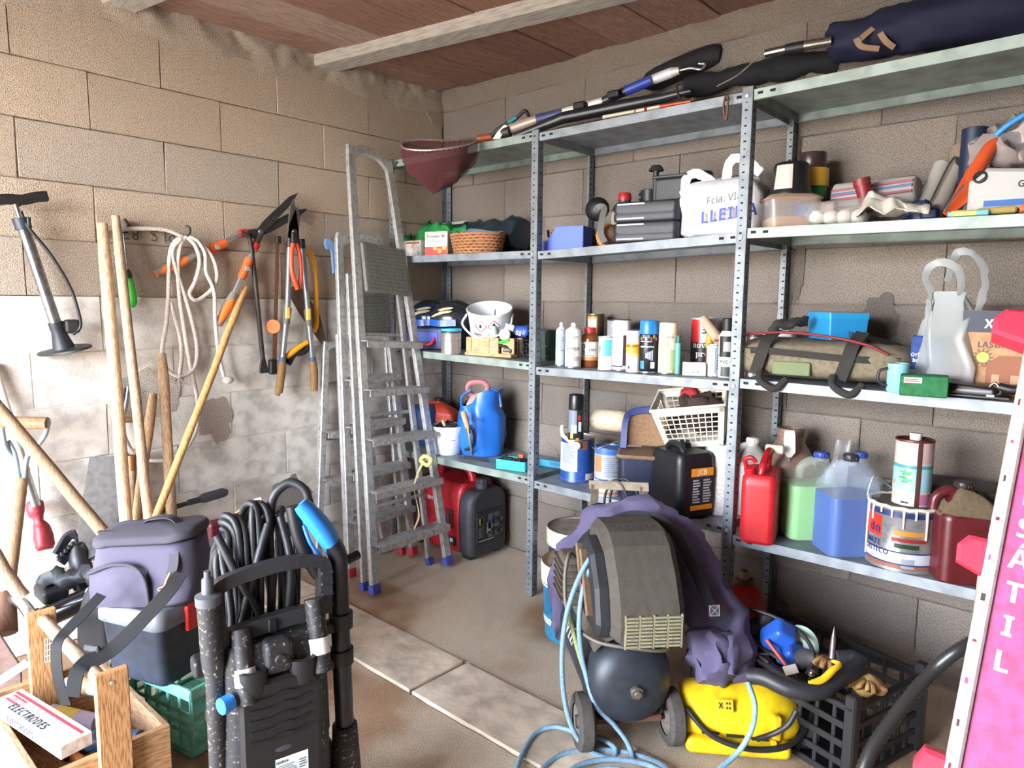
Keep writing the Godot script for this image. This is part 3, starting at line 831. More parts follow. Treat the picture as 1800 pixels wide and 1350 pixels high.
	for q in [[V(0.070, 1.767, 0.978), -0.5], [V(0.070, 1.739, 0.953), 0.9]]:
		var d: Vector3 = (q[0] - lb).normalized(); var l: float = (q[0] - lb).length()
		var pz := B.new(); pz.xf = Transform3D(Basis(V(1, 0, 0).cross(d), d, V(1, 0, 0)), lb)
		pz.prism([Vector2(-0.03, -0.05), Vector2(0.03, -0.05), Vector2(0.028, 0.02), Vector2(0.018, l * 0.7), Vector2(0.0, l), Vector2(-0.014, l * 0.72), Vector2(-0.024, 0.02)], 0.005, 0.001)
		pw(t, "blade", pz, mt("#6b635b", 0.5, 0.6, "blotch", 8.0))
	pw(t, "pivot_bolt", B.new().cyl(lb - V(0.006, 0, 0), lb + V(0.014, 0, 0), 0.012, 8), steel)
	for q in [[V(0.070, 1.568, 1.001), V(0.070, 1.269, 1.021), V(0.070, 1.055, 1.051), V(0.070, 0.972, 1.062), V(0.070, 0.900, 1.075)], [V(0.070, 1.568, 0.938), V(0.070, 1.261, 0.916), V(0.060, 1.046, 0.892), V(0.060, 0.973, 0.884), V(0.060, 0.894, 0.886)]]:
		pw(t, "arm", B.new().tube([q[0], q[1], q[2]], 0.0125, 14), mt("#85878a", 0.4, 0.6))
		pw(t, "shoulder", B.new().tube([q[0] + (q[0] - q[1]) * 0.08, q[0].lerp(q[1], 0.06)], 0.015, 10), black)
		pw(t, "clamp", B.new().tube([q[1].lerp(q[0], 0.04), q[1], q[1].lerp(q[2], 0.3)], [0.017, 0.019, 0.016], 12), mt("#5d5b58", 0.6))
		pw(t, "lock_lever", B.new().rbox(q[1] + V(0.016, -0.012, 0.008), V(0.012, 0.055, 0.022), 0.005), mt("#e8c35a", 0.5))
		pw(t, "grip_sleeve", B.new().tube([q[2], q[2].lerp(q[3], 0.4), q[3]], 0.0165, 12), mt("#44516a", 0.6))
		pw(t, "grip", B.new().tube(sp([q[2].lerp(q[3], 0.25), q[3], q[4], q[4] + V(0, -0.008, 0)], 4), [0.0165, 0.0172, 0.0178, 0.0182, 0.0185, 0.0186, 0.0188, 0.0186, 0.018, 0.0172, 0.016, 0.014, 0.009], 12), mt("#8c6a3f", 0.7, 0, "blotch", 9.0))
	# orange secateurs hanging between the lopper arms
	t = th("secateurs", "red orange handled secateurs hanging between the lopper arms", "secateurs", V(0.100, 1.486, 0.999))
	pw(t, "handle", B.new().tube(sp([V(0.105, 1.566, 1.005), V(0.110, 1.510, 1.018), V(0.110, 1.435, 1.015), V(0.105, 1.364, 0.988)], 5), 0.0105, 10), mt("#e9502a", 0.45))
	pw(t, "handle", B.new().tube(sp([V(0.100, 1.568, 0.985), V(0.100, 1.513, 0.969), V(0.100, 1.437, 0.965), V(0.100, 1.365, 0.976)], 5), 0.0095, 10), mt("#e9502a", 0.45))
	pw(t, "spring_head", B.new().rbox(V(0.100, 1.592, 0.995), V(0.018, 0.05, 0.03), 0.008), black)
	# bow saw
	t = th("bow_saw", "bow saw with a yellow tubular frame hung by the ladders", "saw", V(0.030, 1.335, 0.853))
	pw(t, "frame", B.new().tube(sp([V(0.040, 1.553, 0.911), V(0.040, 1.538, 0.884), V(0.040, 1.500, 0.861), V(0.040, 1.402, 0.851), V(0.040, 1.282, 0.851), V(0.040, 1.201, 0.853), V(0.040, 1.163, 0.867)], 5), 0.0115, 12), mt("#eda51f", 0.4))
	pw(t, "blade", B.new().tube([V(0.030, 1.545, 0.905), V(0.030, 1.158, 0.873)], [0.004, 0.004], 4), iron)
	# thin rusty saw with orange disc
	t = th("pole_saw", "thin rusty saw blade with an orange disc guard", "saw", V(0.030, 1.333, 1.059))
	var s0 := V(0.030, 1.575, 1.037); var s1 := V(0.030, 1.022, 1.072)
	b = B.new(); b.xf = Transform3D(Basis(V(0, 0, -1), (s1 - s0).normalized(), V(1, 0, 0)), s0)
	b.prism([Vector2(-0.01, 0), Vector2(0.008, 0), Vector2(0.012, (s1 - s0).length()), Vector2(-0.01, (s1 - s0).length())], 0.004, 0.0008)
	pw(t, "blade", b, mt("#7a5140", 0.8, 0.3, "blotch", 8.0))
	pw(t, "disc_guard", B.new().cyl(V(0.035, 1.194, 1.074), V(0.045, 1.194, 1.080), 0.032, 18), mt("#e0814a", 0.55))
	pw(t, "clip", B.new().rbox(V(0.035, 1.583, 1.037), V(0.02, 0.035, 0.025), 0.005), iron)
	pw(t, "foot", B.new().rbox(V(0.035, 1.010, 1.083), V(0.03, 0.07, 0.035), 0.01), black)
	# pruning saw
	t = th("pruning_saw", "pruning saw with a broad grimy blade between lopper arms", "saw", V(0.040, 1.229, 0.932))
	b = B.new(); var p0 := V(0.035, 1.386, 0.989); var p1 := V(0.035, 1.084, 0.787)
	b.xf = Transform3D(Basis(V(1, 0, 0).cross((p1 - p0).normalized()), (p1 - p0).normalized(), V(1, 0, 0)), p0)
	var pl := (p1 - p0).length()
	b.prism([Vector2(-0.028, 0.0), Vector2(0.045, pl * 0.1), Vector2(0.055, pl * 0.55), Vector2(0.0, pl), Vector2(-0.018, pl * 0.95), Vector2(-0.034, pl * 0.4)], 0.003, 0.0006)
	pw(t, "blade", b, mt("#6e5a4c", 0.7, 0.4, "blotch", 7.0))
	pw(t, "handle", B.new().tube(sp([V(0.060, 1.053, 1.028), V(0.065, 1.088, 0.980), V(0.060, 1.117, 0.917)], 4), [0.011, 0.013, 0.014, 0.014, 0.0135, 0.013, 0.012, 0.012, 0.011], 10), mt("#f0a81e", 0.45))
	pw(t, "holster", B.new().tube(sp([V(0.050, 1.021, 1.017), V(0.050, 1.066, 0.984), V(0.050, 1.075, 0.936), V(0.050, 1.111, 0.896)], 4), 0.018, 8), mt("#23211f", 0.7))
	# long handles leaning on the wall
	pole("wooden_pole", "thickest pale wooden tool handle leaning on the wall", V(0.045, 1.589, 1.760), V(0.300, 0.439, 1.820), 0.0215, "#cdb394", "wooden handles leaning on the wall")
	pole("wooden_pole", "grey mottled wooden handle leaning beside the green screwdriver", V(0.060, 1.621, 1.718), V(0.340, 0.480, 1.757), 0.0175, "#c0a88a", "wooden handles leaning on the wall")
	pole("wooden_pole", "short smooth wooden handle ending under the rope hank", V(0.100, 1.098, 1.591), V(0.300, 0.452, 1.661), 0.019, "#c9aa87", "wooden handles leaning on the wall")
	pole("wooden_pole", "slim orange varnished pole slanting across below the hedge shears", V(0.035, 1.368, 1.199), V(0.360, 0.542, 1.732), 0.0145, "#dfae72", "wooden handles leaning on the wall")
	pole("wooden_pole", "tan wooden handle tilting behind the short smooth one", V(0.140, 0.948, 1.646), V(0.250, 0.431, 1.779), 0.018, "#c2a07a", "wooden handles leaning on the wall")
	pole("wooden_pole", "long wooden handle falling diagonally from the picture edge to the bag", V(0.253, 1.041, 2.213), V(0.529, 0.536, 1.951), 0.0195, "#a68a6c", "wooden handles leaning on the wall", 0.30)
	pole("wooden_pole", "weathered handle end sloping down beside the wooden tote", V(0.446, 0.678, 2.300), V(0.551, 0.387, 2.184), 0.02, "#b39a80", "wooden handles leaning on the wall", 0.42)
	# spade with a brown fork, half hidden by the handles
	t = th("spade", "spade with wooden cross grip and brown metal fork behind handles", "spade", V(0.220, 0.410, 1.785))
	pw(t, "grip", B.new().cyl(V(0.140, 0.862, 1.798), V(0.140, 0.862, 1.690), 0.0155, 14), wood("#a98d70", V(0, 0, 1)))
	for q in [[V(0.140, 0.855, 1.792), V(0.145, 0.789, 1.786), V(0.150, 0.725, 1.757), V(0.155, 0.658, 1.748)], [V(0.140, 0.856, 1.694), V(0.145, 0.782, 1.702), V(0.150, 0.724, 1.725), V(0.155, 0.657, 1.742)]]:
		pw(t, "fork", B.new().tube(sp(q, 5), 0.0085, 8), mt("#8a5a38", 0.55, 0.4, "blotch", 7.0))
	pw(t, "shaft", B.new().cyl(V(0.155, 0.662, 1.744), V(0.220, 0.338, 1.789), 0.0175, 14), wood("#97816b"))
	pw(t, "ferrule", B.new().cyl(V(0.150, 0.722, 1.741), V(0.156, 0.649, 1.745), 0.0165, 14), mt("#8a5a38", 0.5, 0.4))
	# chrome bar behind
	t = th("chrome_bar", "chromed bar with dark edge standing behind the spade grip", "bar", V(0.060, 0.689, 1.762))
	pw(t, "tube", B.new().cyl(V(0.040, 0.971, 1.698), V(0.090, 0.706, 1.767), 0.008, 10), steel)
	pw(t, "edge_strip", B.new().tube([V(0.035, 0.967, 1.711), V(0.080, 0.716, 1.771)], 0.007, 4), iron)
	# D grip spade at the picture's edge
	t = th("garden_fork", "garden fork shaft with wooden grip in a grey steel yoke", "garden fork", V(0.078, 0.367, 2.139))
	pw(t, "grip", B.new().cyl(V(0.079, 0.887, 2.123), V(0.176, 0.881, 2.011), 0.021, 14), wood("#9c7a5b", V(1, 0, 0)))
	for q in [[V(0.174, 0.895, 2.010), V(0.173, 0.846, 2.019), V(0.156, 0.805, 2.041), V(0.133, 0.765, 2.067), V(0.131, 0.683, 2.082)], [V(0.079, 0.881, 2.124), V(0.096, 0.804, 2.121), V(0.098, 0.755, 2.100), V(0.109, 0.682, 2.102)], [V(0.078, 0.819, 2.108), V(0.100, 0.771, 2.096), V(0.119, 0.683, 2.093)]]:
		pw(t, "yoke", B.new().tube(sp(q, 5), 0.0085, 8), mt("#93a0a6", 0.45, 0.5))
	pw(t, "shaft", B.new().cyl(V(0.119, 0.688, 2.092), V(0.258, 0.285, 2.193), 0.026, 14), wood("#b39678"))
	# white pole wrapped in red tape
	t = th("taped_pole", "white pole whose lower end is bound in red tape", "pole", V(0.124, 0.414, 2.023))
	pw(t, "white_tube", B.new().cyl(V(0.014, 1.083, 2.124), V(0.063, 0.697, 2.060), 0.015, 12), mt("#e6e0d8", 0.5))
	pw(t, "chrome_tube", B.new().cyl(V(0.057, 0.713, 2.063), V(0.078, 0.571, 2.038), 0.0145, 12), mt("#c9ced2", 0.25, 0.9))
	b = B.new(); b.tube(sp([V(0.046, 0.586, 2.038), V(0.058, 0.539, 2.035), V(0.068, 0.510, 2.031), V(0.079, 0.474, 2.027), V(0.105, 0.414, 2.026)], 5), [0.02, 0.026, 0.028, 0.029, 0.028, 0.026, 0.023, 0.019, 0.017, 0.016, 0.017, 0.02, 0.025, 0.027, 0.028, 0.028, 0.03, 0.031, 0.031, 0.03, 0.024], 12)
	b.warp(func(p): return p + V(nz(p, 30), nz(p + V(3, 0, 0), 30), nz(p + V(0, 3, 0), 30)) * 0.005)
	pw(t, "tape", b, mt("#ad3d4b", 0.45, 0, "dust", 5.0))
	# grey sheet and small things at the foot of the wall
	t = th("metal_sheet", "tall grey painted steel sheet leaning behind the wooden handles", "sheet", V(0.120, 0.384, 1.847))
	var c0 := V(0.020, 0.711, 1.843); var c1 := V(0.030, 0.693, 1.631); var c2 := V(0.160, 0.300, 1.708); var c3 := V(0.160, 0.369, 1.958)
	b = B.new(); b.grid(6, 6, func(u: float, v: float): return c0.lerp(c1, u).lerp(c3.lerp(c2, u), v) + V(0.01 * sin(u * PI), 0, 0), 0.003)
	pw(t, "plate", b, mt("#8f9294", 0.6, 0.3, "dust", 3.0))
	t = th("foam_lever", "black lever with a foam grip low on the wall", "lever", V(0.050, 0.463, 1.495))
	pw(t, "rod", B.new().tube([V(0.050, 0.441, 1.677), V(0.060, 0.455, 1.603), V(0.070, 0.467, 1.504), V(0.080, 0.477, 1.460)], [0.013, 0.013, 0.009, 0.008], 10), black)
	pw(t, "knurl", B.new().cyl(V(0.070, 0.469, 1.504), V(0.080, 0.475, 1.451), 0.013, 12), mt("#3c3d40", 0.4, 0.6))
	pw(t, "foam_grip", B.new().tube([V(0.080, 0.476, 1.456), V(0.080, 0.478, 1.441), V(0.085, 0.487, 1.359), V(0.086, 0.484, 1.342)], [0.015, 0.0205, 0.0205, 0.013], 12), mt("#45474b", 0.95))
	t = th("wooden_tongs", "pair of split wooden tongs sticking up behind the cooler bag", "tongs", V(0.359, 0.392, 1.544))
	pw(t, "jaw", B.new().sweep([V(0.338, 0.387, 1.564), V(0.399, 0.465, 1.497), V(0.459, 0.522, 1.434)], [Vector2(-0.003, -0.011), Vector2(0.003, -0.011), Vector2(0.003, 0.0), Vector2(-0.003, 0.0)], 1.3, false, true, false), wood("#b98c5c", V(1, 0, 0)))
	pw(t, "jaw", B.new().sweep([V(0.325, 0.369, 1.552), V(0.397, 0.448, 1.488), V(0.463, 0.514, 1.432)], [Vector2(-0.003, -0.011), Vector2(0.003, -0.011), Vector2(0.003, 0.0), Vector2(-0.003, 0.0)], 1.3, false, true, false), wood("#a97c50", V(1, 0, 0)))
	pw(t, "tip", B.new().tube([V(0.454, 0.511, 1.441), V(0.481, 0.540, 1.412), V(0.493, 0.551, 1.399)], [0.012, 0.013, 0.007], 8), mt("#dcc391", 0.7))

# ---------------------------------------------------------------- step ladders folded against the wall, the generator
func ladder(label: String, fl: Vector3, fr: Vector3, tl: Vector3, tr: Vector3, steps: Array, platform: Array, foot_col: String, hoop: float, rear_dx: float, rail := 0.05) -> Node3D:
	var t := th("step_ladder", label, "ladder", (fl + fr) / 2, 0, "")
	var alu := mt("#c9c8c4", 0.38, 0.55, "scratch", V(3, 3, 3))
	var tread := mt("#b3b0ab", 0.5, 0.3, "scratch", V(3, 3, 3))
	var across := (fr - fl).normalized()
	var upv := ((tl + tr) / 2 - (fl + fr) / 2).normalized()
	var nn := across.cross(upv).normalized()
	if nn.x < 0: nn = -nn
	# front frame: two channel rails joined by a bent hoop
	var prof := [Vector2(-0.5, -0.3), Vector2(-0.42, -0.42), Vector2(0.42, -0.42), Vector2(0.5, -0.3), Vector2(0.5, 0.3), Vector2(0.42, 0.42), Vector2(-0.42, 0.42), Vector2(-0.5, 0.3)]
	var flat_prof := prof.map(func(p): return Vector2(p.x * rail, p.y * 0.028))
	var path := [fl, fl.lerp(tl, 0.5), tl]
	if hoop > 0:
		var w := (tr - tl)
		var hu := upv * hoop
		path.append_array([tl + hu * 0.55 + w * 0.06, tl + hu * 0.92 + w * 0.25, tl + hu + w * 0.5, tl + hu * 0.92 + w * 0.75, tl + hu * 0.55 + w * 0.94, tr, fr.lerp(tr, 0.5), fr])
		path = sp(path, 5)
		pw(t, "rail", _rail(path, flat_prof, nn), alu)
	else:
		pw(t, "rail", _rail([fl, tl], flat_prof, nn), alu)
		pw(t, "rail", _rail([fr, tr], flat_prof, nn), alu)
	for s in steps:
		var a := fl.lerp(tl, s); var b := fr.lerp(tr, s)
		var bx := B.new()
		bx.xf = Transform3D(Basis((b - a).normalized(), V(0, 1, 0), (b - a).normalized().cross(V(0, 1, 0))), (a + b) / 2 + V(0.012, 0, 0))
		var wd := (b - a).length() + 0.01
		bx.box(V(0, 0.0, 0), V(wd, 0.004, 0.085), 0.001)
		bx.box(V(0, -0.014, 0.042), V(wd, 0.03, 0.004), 0.001)
		bx.box(V(0, -0.014, -0.042), V(wd, 0.03, 0.004), 0.001)
		for k in 6: bx.box(V(0, 0.0025, -0.034 + k * 0.0136), V(wd - 0.03, 0.002, 0.006), 0.0006)
		pw(t, "step", bx, tread)
	if platform.size() > 0:
		var a := fl.lerp(tl, platform[0]); var b := fr.lerp(tr, platform[0])
		var c := fl.lerp(tl, platform[1]); var d := fr.lerp(tr, platform[1])
		var o := (a + b + c + d) / 4 + nn * 0.03
		var bx := B.new(); bx.xf = Transform3D(Basis((b - a).normalized(), upv, (b - a).normalized().cross(upv)), o)
		var w2 := (b - a).length() - rail * 0.9; var h2 := ((c + d) / 2 - (a + b) / 2).length()
		bx.rbox(Vector3(), V(w2, h2, 0.022), 0.009, 3)
		var pl := pw(t, "platform", bx, mt("#6d716c", 0.7, 0.0, "dust", 4.0))
		bx = B.new(); bx.xf = Transform3D(Basis((b - a).normalized(), upv, (b - a).normalized().cross(upv)), o)
		for k in 12:
			for q in [-1.0, 1.0]: bx.box(V(0, -h2 * 0.42 + k * h2 * 0.076, 0.0115 * q), V(w2 * 0.86, h2 * 0.035, 0.003), 0.001)
		pw(pl, "tread_rib", bx, mt("#62665f", 0.75, 0, "dust", 4.0)).set_meta("kind", "stuff")
		pl.get_child(0).position = Vector3(); pl.get_child(0).mesh = bx.mesh(t.position)
	if rear_dx != 0.0:
		var sh := nn * rear_dx
		for q in [[fl, tl], [fr, tr]]:
			var e: Vector3 = q[0].lerp(q[1], 0.74)
			pw(t, "rear_leg", _rail([q[0] + sh + (across * 0.02 if q[0] == fl else -across * 0.03), e + sh * 0.6], flat_prof.map(func(p): return p * 0.72), nn), alu)
		for s in [0.18, 0.4, 0.6]:
			var a := fl.lerp(tl, s) + sh * 0.9; var b := fr.lerp(tr, s) + sh * 0.9
			pw(t, "rear_brace", B.new().cyl(a, b, 0.009, 10), alu)
	for q in [[fl, tl], [fr, tr]]:
		var bx := B.new(); bx.xf = Transform3D(Basis(across, upv, nn), q[0] + upv * 0.012)
		bx.rbox(Vector3(), V(rail * 1.12, 0.045, 0.036), 0.006, 2)
		pw(t, "foot", bx, mt(foot_col, 0.6))
		if rear_dx != 0.0:
			bx = B.new(); bx.xf = Transform3D(Basis(across, upv, nn), q[0] + nn * rear_dx + (across * 0.02 if q[0] == fl else -across * 0.03) + upv * 0.012)
			bx.rbox(Vector3(), V(rail * 0.85, 0.04, 0.03), 0.006, 2)
			pw(t, "foot", bx, mt(foot_col, 0.6))
	return t

func _rail(path: Array, prof: Array, nn: Vector3) -> B:   # the channel keeps its broad face towards nn
	var b := B.new()
	b.sweep(path, prof, 1.0, false, true, false, -nn)
	return b

func ladders_and_machines() -> void:
	# tall aluminium ladder in front
	var t := ladder("tallest aluminium step ladder with grey ribbed platform and blue feet", V(0.516, 0.02, 0.887), V(0.493, 0.02, 0.423), V(0.120, 1.952, 0.698), V(0.120, 1.918, 0.465), [0.105, 0.225, 0.345, 0.46, 0.575], [0.69, 0.81], "#3f4a9a", 0.10, -0.10, 0.044)
	# yellow strap knotted to it
	t = th("strap", "faded yellow webbing strap tied to the tallest step ladder", "strap", V(0.382, 0.274, 0.500))
	var b := B.new()
	b.sweep(sp([V(0.497, 0.561, 0.583), V(0.465, 0.494, 0.595), V(0.453, 0.424, 0.603), V(0.461, 0.354, 0.593), V(0.473, 0.292, 0.592), V(0.469, 0.235, 0.618)], 6), [Vector2(-0.02, -0.001), Vector2(0.02, -0.001), Vector2(0.02, 0.001), Vector2(-0.02, 0.001)], 1.0, false, true, false, V(-0.55, 0.3, 0.75))
	pw(t, "webbing", b, mt("#d8c27a", 0.9, 0, "weave", 20.0))
	b = B.new(); b.tube(sp([V(0.488, 0.571, 0.589), V(0.517, 0.592, 0.587), V(0.546, 0.578, 0.576), V(0.536, 0.552, 0.589), V(0.508, 0.565, 0.599)], 5, true), 0.011, 6, true)
	pw(t, "knot", b, mt("#d8c27a", 0.9, 0, "weave", 20.0))
	# the ones behind
	ladder("medium step ladder with red feet folded behind the tallest ladder", V(0.275, 0.02, 0.845), V(0.265, 0.02, 0.455), V(0.085, 1.553, 0.749), V(0.085, 1.568, 0.507), [0.165, 0.31, 0.455, 0.60], [0.73, 0.86], "#b8303a", 0.06, -0.05, 0.04)
	ladder("short step ladder nearest the wall, behind the red-footed one", V(0.125, 0.02, 0.93), V(0.12, 0.02, 0.52), V(0.045, 1.063, 0.810), V(0.045, 1.032, 0.625), [0.2, 0.42, 0.64], [], "#3b62b8", 0.05, -0.035, 0.034)
	# pale blue plastic hook hung behind the ladders
	t = th("plastic_hook", "pale blue plastic hook-shaped tool hung behind the ladder hoops", "hook", V(0.040, 1.526, 0.770))
	b = B.new(); b.xf = Transform3D(Basis(V(0, 0, -1), V(0, 1, 0), V(1, 0, 0)), V(0.035, 1.540, 0.763))
	b.prism([Vector2(-0.035, 0.045), Vector2(-0.03, 0.065), Vector2(-0.012, 0.07), Vector2(0.01, 0.06), Vector2(0.022, 0.03), Vector2(0.026, -0.09), Vector2(0.008, -0.095), Vector2(0.003, 0.0), Vector2(-0.008, 0.02), Vector2(-0.022, 0.018), Vector2(-0.03, 0.025)], 0.014, 0.003)
	pw(t, "body", b, mt("#7fa7d8", 0.5))
	generator()

func generator() -> void:
	var t := th("generator", "red and black suitcase generator under the lowest corner shelf", "generator", V(0.30, 0, 0.178))
	var red := mt("#b3202e", 0.4, 0, "dust", 3.0)
	var blk := mt("#33343a", 0.6, 0, "dust", 3.0)
	var b := B.new()
	var rings := []
	for q in [[0.03, 0.94], [0.05, 1.0], [0.2, 1.0], [0.33, 0.97], [0.37, 0.86], [0.385, 0.72]]: rings.append(rr(0.33, 0.27 * q[1], 0.03, q[0]))
	b.loft(rings); pt(t, "body", b, red)
	for s in [1.0, -1.0]:
		b = B.new(); rings = []
		for q in [[0.025, 0.9], [0.045, 1.0], [0.22, 1.03], [0.31, 0.98], [0.345, 0.8], [0.355, 0.6]]: rings.append(rr(0.11, 0.275 * q[1], 0.035, q[0], 3, V(s * 0.195, 0, 0)))
		b.loft(rings); pt(t, "end_cover", b, blk)
	b = B.new()
	b.sweep(sp([V(-0.12, 0.36, 0), V(-0.11, 0.42, 0), V(-0.06, 0.455, 0), V(0.06, 0.455, 0), V(0.115, 0.42, 0), V(0.13, 0.36, 0)], 4), [Vector2(-0.013, -0.022), Vector2(0.013, -0.022), Vector2(0.016, 0), Vector2(0.013, 0.022), Vector2(-0.013, 0.022), Vector2(-0.016, 0)])
	pt(t, "carry_handle", b, red)
	b = B.new(); b.lathe([Vector2(0, 0.33), Vector2(0.034, 0.33), Vector2(0.034, 0.362), Vector2(0.029, 0.364), Vector2(0.029, 0.385), Vector2(0, 0.388)], 20, V(0.19, 0.02, 0.0))
	for k in 10: b.box(V(0.19 + cos(k * TAU / 10) * 0.0295, 0.394, sin(k * TAU / 10) * 0.0295), V(0.005, 0.02, 0.005), 0.001)
	pt(t, "fuel_cap", b, blk)
	# control panel on the black end
	b = B.new(); b.rbox(V(0.2505, 0.17, 0.0), V(0.008, 0.17, 0.2), 0.004, 2)
	var cp := pt(t, "control_panel", b, mt("#1e1f22", 0.5))
	b = B.new()
	var m := flat(V(0.255, 0.17, 0.0), V(0, 0, -1), V(0, 1, 0), 0.0008)
	for r in 3:
		for c in 2: block(b, m, -0.02 + c * 0.045, -0.06 + r * 0.045, 0.018 + c * 0.045, -0.028 + r * 0.045, "#565a60")
	block(b, m, -0.075, -0.05, -0.05, 0.06, "#3a3d42"); block(b, m, -0.085, 0.02, -0.06, 0.05, "#b59c3c"); block(b, m, -0.03, -0.04, 0.0, 0.02, "#7d8287")
	lines(b, m, -0.09, -0.075, 0.08, -0.065, "#9a9a98", 1); lines(b, m, -0.09, 0.0, -0.055, -0.05, "#85878a", 5)
	pt(cp, "panel_print", b, paint(0.5))
	for r in 2:
		for c in 2:
			b = B.new(); b.xf = Transform3D(Basis(V(0, 1, 0), V(1, 0, 0), V(0, 0, -1)), V(0.2545, 0.135 + r * 0.06, -0.02 - c * 0.045))
			b.lathe([Vector2(0.02, 0), Vector2(0.02, 0.006), Vector2(0.016, 0.007), Vector2(0.014, 0.002), Vector2(0, 0.002)], 16)
			pt(cp, "socket", b, mt("#2a2c30", 0.5))
	# recoil starter recess and switch on the red flank
	b = B.new(); b.rbox(V(0.09, 0.2, 0.135), V(0.055, 0.1, 0.012), 0.005, 2)
	pt(t, "starter_recess", b, mt("#5c161c", 0.6))
	b = B.new(); b.cyl(V(0.09, 0.175, 0.145), V(0.09, 0.228, 0.145), 0.011, 10, 0.009)
	pt(t, "starter_grip", b, blk)
	b = B.new(); b.rbox(V(0.105, 0.085, 0.136), V(0.06, 0.05, 0.014), 0.004, 2)
	pt(t, "fuel_tap", b, blk)
	b = B.new(); b.rbox(V(0.112, 0.092, 0.144), V(0.022, 0.02, 0.004), 0.002, 2)
	pt(t, "tap_label", b, mt("#d8d6d2", 0.5))
	b = B.new(); b.col = ink("#e9dfe0")
	b.text("inverter", 0.022, flat(V(-0.02, 0.285, 0.1345), V(1, 0, 0), V(0, 1, -0.05).normalized(), 0.002), "Droid Serif", 700)
	b.text("20", 0.018, flat(V(0.02, 0.245, 0.1355), V(1, 0, 0), V(0, 1, 0), 0.002))
	pt(t, "lettering", b, paint(0.5))
	for s in [-1.0, 1.0]:
		for q in [-1.0, 1.0]:
			b = B.new(); b.rbox(V(s * 0.19, 0.015, q * 0.09), V(0.06, 0.03, 0.05), 0.008, 2)
			pt(t, "foot", b, mt("#1b1b1c", 0.8))

# ---------------------------------------------------------------- the heap at the left: tote, crate, toolbox, bag, pressure washer
func lattice(b: B, o: Vector3, r: Vector3, u: Vector3, w: float, h: float, nx: int, ny: int, bar: float, th_: float) -> void:   # a pierced panel: bars both ways
	var n := r.cross(u).normalized()
	var keep := b.xf
	b.xf = keep * Transform3D(Basis(r, u, n), o)
	for i in nx + 1: b.box(V(w * i / nx, h / 2, 0), V(bar, h, th_), 0.0015)
	for j in ny + 1: b.box(V(w / 2, h * j / ny, 0), V(w, bar, th_), 0.0015)
	b.xf = keep

